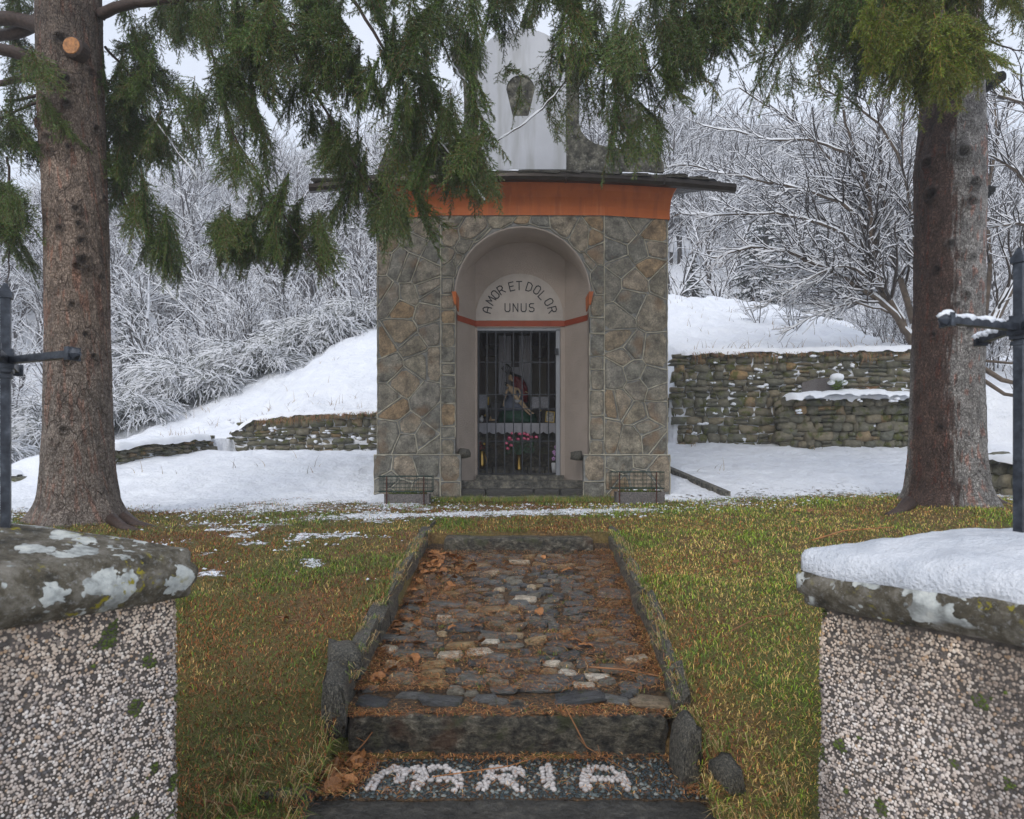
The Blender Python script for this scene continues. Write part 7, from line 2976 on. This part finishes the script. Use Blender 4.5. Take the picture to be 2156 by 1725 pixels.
CON = [conifer(800), conifer(801)]
for k, (x, y, s, lab) in enumerate(((9.4, 26.5, 0.85, 'dark spruce with snow patches just behind the knoll, nearest of the group'), (7.4, 28.0, 0.62, 'small dark spruce with snowy tips at the left of the group behind the knoll'), (11.0, 29.5, 1.05, 'tallest snow dusted spruce behind the bare tree branches'),
                                    (12.6, 27.0, 0.7, 'snow dusted spruce at the right of the group behind the knoll'), (-19, 34, 0.8, 'lone snowy spruce among bare trees on the left hillside'), (17, 38, 0.9, 'snowy spruce far right on the hillside'))):
    z = float(ground_z(x, y)) - .2
    t = empty('snowy_spruce', (x, y, z), lab, 'spruce tree', rz=k * 1.3)
    t.scale = (s, s, s)
    for nm, me in zip(('trunk', 'crown', 'snow'), CON[k % 2]):
        place(nm, me, t)


# the mass of the far wood on the hillside: one object, geometry nodes instancing a shared tree
def far_wood():
    xs, ys = [], []
    N = 5200
    x = RNG.uniform(-110, 110, N)
    y = 38 + 95 * RNG.random(N) ** 1.2
    ok = np.abs(x) < 0.82 * y + 10
    x, y = x[ok], y[ok]
    z = ground_z(x, y) - 0.3
    me = make_mesh('far_wood', np.stack([x, y, z], 1), [], None)
    o = place('far_wood', me, None, kind='stuff', label='far hillside wood white with frost, reading as one mass', cat='wood')
    ng = bpy.data.node_groups.new('far_wood_nodes', 'GeometryNodeTree')
    ng.interface.new_socket('Geometry', in_out='INPUT', socket_type='NodeSocketGeometry')
    ng.interface.new_socket('Geometry', in_out='OUTPUT', socket_type='NodeSocketGeometry')
    N_ = ng.nodes
    gi, go = N_.new('NodeGroupInput'), N_.new('NodeGroupOutput')
    j = N_.new('GeometryNodeJoinGeometry')
    iop = N_.new('GeometryNodeInstanceOnPoints')
    # build one joined tree object of trunk and snow; it is itself one of the trees in the wood
    objs = []
    for k in range(3):
        tw, sn, _ = WOOD[k]
        a = np.empty(len(tw.vertices) * 3, dtype=np.float32); tw.vertices.foreach_get('co', a)
        b = np.empty(len(sn.vertices) * 3, dtype=np.float32); sn.vertices.foreach_get('co', b)
        fa = np.empty(len(tw.polygons) * 4, dtype=np.int32); tw.loops.foreach_get('vertex_index', fa)
        fb = np.empty(len(sn.polygons) * 4, dtype=np.int32); sn.loops.foreach_get('vertex_index', fb)
        v = np.concatenate([a.reshape(-1, 3), b.reshape(-1, 3)])
        f = np.concatenate([fa.reshape(-1, 4), fb.reshape(-1, 4) + len(tw.vertices)])
        m2 = make_mesh('far_tree', v, f, None, mats=[MAT['twigbark'], MAT['frost']], fmat=np.concatenate([np.zeros(len(tw.polygons)), np.ones(len(sn.polygons))]))
        px, py = ((-8, 41), (6, 42), (20, 44))[k]
        ob = place('frosted_tree', m2, None, (px, py, float(ground_z(px, py)) - .2), label='frosted bare tree standing in the wood behind the slope', cat='tree', group='frosted trees of the near wood')
        objs.append(ob)
    prev = []
    rv = N_.new('FunctionNodeRandomValue'); rv.data_type = 'FLOAT_VECTOR'
    rv.inputs[0].default_value = (0, 0, 0); rv.inputs[1].default_value = (0.12, 0.12, 6.28)
    rs = N_.new('FunctionNodeRandomValue'); rs.data_type = 'FLOAT'
    rs.inputs[2].default_value = 0.65; rs.inputs[3].default_value = 1.25
    rs.inputs['Seed'].default_value = 3
    ri = N_.new('FunctionNodeRandomValue'); ri.data_type = 'INT'
    ri.inputs[4].default_value = 0; ri.inputs[5].default_value = 2
    for k, ob in enumerate(objs):
        oi = N_.new('GeometryNodeObjectInfo')
        oi.inputs['Object'].default_value = ob
        oi.inputs['As Instance'].default_value = True
        cmp_ = N_.new('FunctionNodeCompare'); cmp_.data_type = 'INT'; cmp_.operation = 'EQUAL'
        ng.links.new(ri.outputs[2], cmp_.inputs[2]); cmp_.inputs[3].default_value = k
        ip = N_.new('GeometryNodeInstanceOnPoints')
        ng.links.new(gi.outputs[0], ip.inputs['Points'])
        ng.links.new(cmp_.outputs[0], ip.inputs['Selection'])
        ng.links.new(oi.outputs['Geometry'], ip.inputs['Instance'])
        ng.links.new(rv.outputs[0], ip.inputs['Rotation'])
        ng.links.new(rs.outputs[1], ip.inputs['Scale'])
        ng.links.new(ip.outputs[0], j.inputs[0])
    N_.remove(iop)
    ng.links.new(j.outputs[0], go.inputs[0])
    m = o.modifiers.new('trees', 'NODES')
    m.node_group = ng


far_wood()
# ---------------------------------------------------------------- litter, leaves, dry stalks, snow on the slope


def litter():
    """rusty spruce needles and twigs fallen on the path"""
    n = 54000
    y = 2.86 + (6.25 - 2.86) * RNG.random(n) ** 1.1
    u = RNG.random(n)
    side = RNG.random(n) < 0.35
    u = np.where(side, np.where(RNG.random(n) < 0.5, u ** 2 * .35, 1 - u ** 2 * .35), u)
    x = kerb_l(y) + (kerb_r(y) - kerb_l(y)) * u
    d = vnoise(x, y, 2.6, 55)
    ok = (RNG.random(n) < sstep(0.36, 0.56, d) * 1.0 + 0.10 + 0.5 * side)
    land = (y < 3.28)
    ok &= ~land | (x < -0.68 + 0.3 * (y - 2.9)) | ((y > 3.2)) | (x > 0.72) | (RNG.random(n) < 0.13)
    x, y = x[ok], y[ok]
    n = len(x)
    z = path_z(y) + 0.022 + 0.018 * RNG.random(n)
    z = np.where(y < 3.275, 0.262 + 0.012 * RNG.random(n), z)
    z = np.where((y > 3.27) & (y < 3.53), 0.442 + 0.008 * RNG.random(n), z)
    a = RNG.random(n) * 2 * pi
    L = RNG.uniform(0.014, 0.046, n)
    w = RNG.uniform(0.0009, 0.0020, n)
    dz = RNG.uniform(-.006, .010, n)
    p0 = np.stack([x, y, z], 1)
    dd = np.stack([np.cos(a) * L, np.sin(a) * L, dz], 1)
    s = np.stack([-np.sin(a) * w, np.cos(a) * w, 0 * a], 1)
    mid = p0 + dd * .5 + np.stack([0 * a, 0 * a, 0.004 + 0 * a], 1) + s * RNG.uniform(-3, 3, n)[:, None]
    vs = np.stack([p0 - s, p0 + s, mid + s, mid - s, p0 + dd], 1).reshape(-1, 3)
    b = np.arange(n) * 5
    f = np.concatenate([np.stack([b, b + 1, b + 2], 1), np.stack([b, b + 2, b + 3], 1), np.stack([b + 3, b + 2, b + 4], 1)])
    pal = np.array([[0.32, 0.125, 0.040], [0.46, 0.20, 0.065], [0.18, 0.065, 0.025], [0.60, 0.36, 0.14], [0.09, 0.13, 0.02]])
    C = pal[RNG.choice(5, n, p=[.36, .27, .19, .12, .06])] * RNG.uniform(.7, 1.25, n)[:, None]
    mk('needle_litter', vs, f, MAT['blade'], col=np.repeat(C, 5, 0), kind='stuff', label='rusty fallen spruce needles scattered over the path', cat='needles')


litter()
r = random.Random(19)
# grass tufts growing between cobbles and hanging over the kerbs
g, C = Geo(), []
for k in range(260):
    kind = r.random()
    if kind < 0.35:
        y = r.uniform(3.5, 6.1); x = r.uniform(float(kerb_l(y)) + .1, float(kerb_r(y)) - .1); z = float(path_z(y)); L0 = .035; nb = 9
    elif kind < 0.85:
        y = r.uniform(2.5, 6.3); sd_ = r.random() < .5; x = float(kerb_l(y)) - r.uniform(.0, .09) if sd_ else float(kerb_r(y)) + r.uniform(.0, .09); z = float(ground_z(x, y)); L0 = .085; nb = 12
    else:
        y = r.uniform(2.3, 3.1); x = r.choice([-1, 1]) * r.uniform(.84, 1.2); z = float(ground_z(x, y)); L0 = .12; nb = 18
    dirx = (1 if x < 0 else -1)
    for b in range(nb):
        a = r.uniform(0, 6.28)
        L = L0 * r.uniform(.5, 1.3)
        ox, oy = r.gauss(0, .018), r.gauss(0, .018)
        dx, dy = cos(a) * .6 + (dirx * .5 if kind >= .35 else 0), sin(a) * .6 - .1
        p0 = np.array([x + ox, y + oy, z])
        p1 = p0 + np.array([dx * L * .4, dy * L * .4, L * .6])
        p2 = p0 + np.array([dx * L * 1.0, dy * L * 1.0, L * r.uniform(.1, .7)])
        w = np.array([-sin(a), cos(a), 0]) * .0015
        g.add([p0 - w, p0 + w, p1 + w, p1 - w, p2], [(0, 1, 2, 3), (3, 2, 4)])
        c = r.choice([(0.44, .30, .13), (.35, .20, .08), (.10, .17, .02), (.15, .22, .03), (.5, .38, .18)] if kind >= .35 else [(.10, .17, .02), (.16, .22, .03), (.3, .22, .07)])
        C += [c] * 5
mk('grass_tufts', g.v, g.f, MAT['blade'], col=np.array(C), kind='stuff', label='straw coloured grass tufts along the kerbs and between cobbles', cat='grass')


def dead_leaf(seed):
    q = np.random.default_rng(seed)
    vs, fs = [], []
    n = 7
    for i in range(n):
        t = i / (n - 1)
        w = sin(pi * (0.08 + 0.9 * t)) ** .8 * .34 * (1 + .25 * (i % 2))
        zc = .16 * sin(pi * t) * q.uniform(.3, 1.2)
        for s, cz in ((-1, q.uniform(.0, .16)), (0, 0), (1, q.uniform(.0, .16))):
            vs.append((t - .5, s * w, zc + cz))
    for i in range(n - 1):
        for j in range(2):
            fs.append((i * 3 + j, i * 3 + j + 1, (i + 1) * 3 + j + 1, (i + 1) * 3 + j))
    return make_mesh('dead_leaf', vs, fs, MAT['leaf'], smooth=False)


LEAF = [dead_leaf(k) for k in range(5)]
for k in range(120):
    q = r.random()
    if q < .40:
        y = r.uniform(5.5, 6.15); x = float(kerb_l(y)) + .05 + abs(r.gauss(0, .16)); z = float(path_z(y)) + .03
    elif q < .62:
        y = r.uniform(3.6, 5.5); x = float(kerb_l(y)) + .04 + abs(r.gauss(0, .08)); z = float(path_z(y)) + .03
    elif q < .82:
        y = r.uniform(2.9, 3.26); x = -0.70 - abs(r.gauss(0, .10)); z = .27
    elif q < .92:
        y = r.uniform(3.55, 6.0); x = r.uniform(-.6, .8); z = float(path_z(y)) + .04
    else:
        y = r.uniform(4, 8); x = r.choice([-1, 1]) * r.uniform(1.0, 3.5); z = float(ground_z(x, y)) + .03
    s = r.uniform(.05, .10)
    place('dead_leaf', LEAF[k % 5], None, (x, y, z), (r.uniform(-.5, .5), r.uniform(-.5, .5), r.uniform(0, 6.28)), (s, s, s), label='curled brown dead leaf lying on the path or lawn', cat='leaf', group='dead leaves along the path')
# fallen twigs
tw = [([(600, 1700), (620, 1655), (700, 1625)], 2.9, 'x'), ]
twl = [([(0.25, 3.28, .50), (0.34, 3.12, .36), (0.52, 3.02, .29)], 'forked orange twig leaning on the long step', .004),
       ([(-0.35, 3.02, .27), (-0.02, 3.08, .29), (0.16, 3.16, .31)], 'thin orange twig lying across the mosaic letters', .003),
       ([(0.42, 3.75, .54), (0.62, 3.70, .54), (0.78, 3.62, .53)], 'dark bent twig on the cobbles near the right kerb', .006),
       ([(0.40, 3.9, .56), (0.40, 3.80, .58), (0.42, 3.72, .55)], 'short dark twig standing among the cobbles', .005),
       ([(-1.25, 2.75, .30), (-1.10, 2.70, .30), (-0.98, 2.55, .24)], 'long curved rusty twig on the lower left lawn', .005),
       ([(1.25, 3.9, .70), (1.45, 4.05, .74), (1.62, 4.1, .75)], 'rusty twig in the grass right of the path', .004),
       ([(2.6, 5.9, 1.0), (3.0, 6.15, 1.06), (3.5, 6.25, 1.08)], 'long dark twig on the grass below the right spruce', .008),
       ([(-0.78, 3.10, .27), (-0.70, 3.25, .33), (-0.60, 3.40, .45)], 'orange twig hanging over the left end of the step', .004)]
for pts, lab, rad in twl:
    P = [np.array(p) for p in pts]
    g = Geo()
    g.tube(P, [rad, rad * .8, rad * .5], 6)
    for k in range(3):
        a = P[1] + (P[2] - P[1]) * (k / 3)
        g.tube([a, a + np.array([r.uniform(-.06, .06), r.uniform(-.03, .06), r.uniform(.0, .04)])], [rad * .6, rad * .3], 5)
    g.build('twig', MAT['leaf'], label=lab, cat='twig')

# dry stalks and arching grasses poking out of the snow
g, C = Geo(), []


def stalk(x, y, L, lean, w, col):
    z = float(ground_z(x, y)) - .02
    a = r.uniform(0, 6.28)
    p = np.array([x, y, z])
    pts = [p]
    for s in range(1, 5):
        t = s / 4
        pts.append(p + np.array([cos(a) * lean * L * t * t, sin(a) * lean * L * t * t * .5, L * (t - .45 * lean * t * t)]))
    s_ = np.array([w, 0, 0])
    vs = []
    for i, q in enumerate(pts):
        k = 1 - i / 5
        vs += [q - s_ * k, q + s_ * k]
    g.add(vs, [(2 * i, 2 * i + 1, 2 * i + 3, 2 * i + 2) for i in range(4)])
    C.extend([col] * 10)


browns = [(.20, .13, .07), (.30, .20, .10), (.12, .08, .05), (.36, .27, .15)]
for k in range(620):
    y = r.uniform(10.5, 21)
    x = r.uniform(-.78, .78) * y
    if -3 < x < 2.2 and y < 14:
        continue
    if r.random() < .5 and y < 14:
        continue
    cl = vnoise(x, y, .8, 72)
    if cl < .42:
        continue
    for _ in range(r.randrange(1, 5)):
        stalk(x + r.gauss(0, .08), y + r.gauss(0, .05), r.uniform(.08, .32), r.uniform(0, 1.1), .0055, r.choice(browns))
for k in range(420):                       # along the tops of the walls
    if r.random() < .62:
        x, y = r.uniform(3.3, 9.0), 12.95 + r.uniform(-.05, .5)
    else:
        x, y = r.uniform(-5.6, -2.6), 14.15 + r.uniform(0, .2)
    stalk(x, y, r.uniform(.08, .42) if r.random() < .3 else r.uniform(.05, .15), r.uniform(.4, 1.4), .0055, r.choice(browns))
mk('dry_stalks', g.v, g.f, MAT['blade'], col=np.array(C), kind='stuff', label='dry grass stalks poking through the snow on slopes and walls', cat='dry grass')
# hanging rusty grass fringe on the walls, moss and small snow lumps caught on ledges
g, C = Geo(), []
for k in range(900):
    if r.random() < .5:
        x = r.uniform(-5.2, -2.6); y = 13.87; z = 2.50 + (x + 5.72) / 4.1 * .30 + r.uniform(-.02, .05); L = r.uniform(.05, .16)
    else:
        x = r.uniform(3.3, 8.2); y = 12.68; z = 3.74 + r.uniform(-.05, .02); L = r.uniform(.05, .22) * (1.4 if vnoise(x, 0, 1.5, 74) > .6 else .5)
    a = r.uniform(-.5, .5)
    p = np.array([x, y, z])
    q = p + np.array([a * L, -L * .4, -L])
    m_ = p + np.array([a * L * .4, -L * .45, -L * .25])
    w = np.array([.004, 0, 0])
    g.add([p - w, p + w, m_ + w, m_ - w, q], [(0, 1, 2, 3), (3, 2, 4)])
    C += [r.choice([(.26, .12, .05), (.34, .19, .08), (.16, .08, .04), (.10, .12, .02)])] * 5
mk('wall_grass', g.v, g.f, MAT['blade'], col=np.array(C), kind='stuff', label='rusty dead grass hanging over the tops of the stone walls', cat='dry grass')
g = Geo()
for k in range(80):
    if r.random() < .8:
        x, y, z = r.uniform(3.2, 8.2), 12.66, r.uniform(2.1, 3.7)
        if x > 4.7:
            y, z = (12.03, r.uniform(2.1, 2.8)) if r.random() < .35 else (12.66, r.uniform(3.0, 3.7))
    else:
        x, y, z = r.uniform(-6.4, -2.4), 13.86, r.uniform(2.05, 2.6)
        if x < -5.7:
            x, y, z = -6.2 + r.uniform(-.1, .2), 12.0 + r.uniform(-.8, .8), 1.85
    s = r.uniform(.015, .055)
    if x < 3.6 and x > 3:
        s *= 1.3
    for _ in range(3):
        g.ball((x + r.gauss(0, s), y, z + r.gauss(0, s * .3)), (s * r.uniform(.5, 1.2), s * .8, s * r.uniform(.25, .6)), 7, 4)
g.build('snow_lumps', MAT['snow'], label='small lumps of snow caught on ledges of the stone walls', cat='snow', smooth=True, kind='stuff')
# moss and grass at the foot of the chapel
g, C = Geo(), []
for k in range(2600):
    x = r.uniform(-1.15, 1.55)
    y = r.uniform(9.02, 9.30) if r.random() < .7 else r.uniform(8.9, 9.05)
    z = float(ground_z(x, y)) + .02
    L = r.uniform(.02, .07) * (1.5 if vnoise(x, y, 4, 75) > .6 else .8)
    a = r.uniform(0, 6.28)
    p = np.array([x, y, z])
    q = p + np.array([cos(a) * L * .6, sin(a) * L * .6, L])
    w = np.array([.004, 0, 0])
    g.add([p - w, p + w, q], [(0, 1, 2)])
    C += [r.choice([(.10, .15, .015), (.15, .20, .02), (.08, .12, .015), (.28, .20, .06)])] * 3
mk('foot_grass', g.v, g.f, MAT['blade'], col=np.array(C), kind='stuff', label='mossy green grass strip at the foot of the chapel', cat='grass')

# snowy mist in the air over the whole place
g = Geo()
g.box((0, 58, 36), (420, 200, 84))
hz_ = g.build('haze', None, kind='stuff', label='thin pale snowy mist', cat='mist')
hm = bpy.data.materials.new('mist')
hm.use_nodes = True
hm.node_tree.nodes.clear()
ho = hm.node_tree.nodes.new('ShaderNodeOutputMaterial')
hv = hm.node_tree.nodes.new('ShaderNodeVolumePrincipled')
hv.inputs['Color'].default_value = (0.93, 0.95, 1.0, 1)
hv.inputs["Density"].default_value = 0.0024
hm.node_tree.links.new(hv.outputs[0], ho.inputs['Volume'])
hz_.data.materials.append(hm)
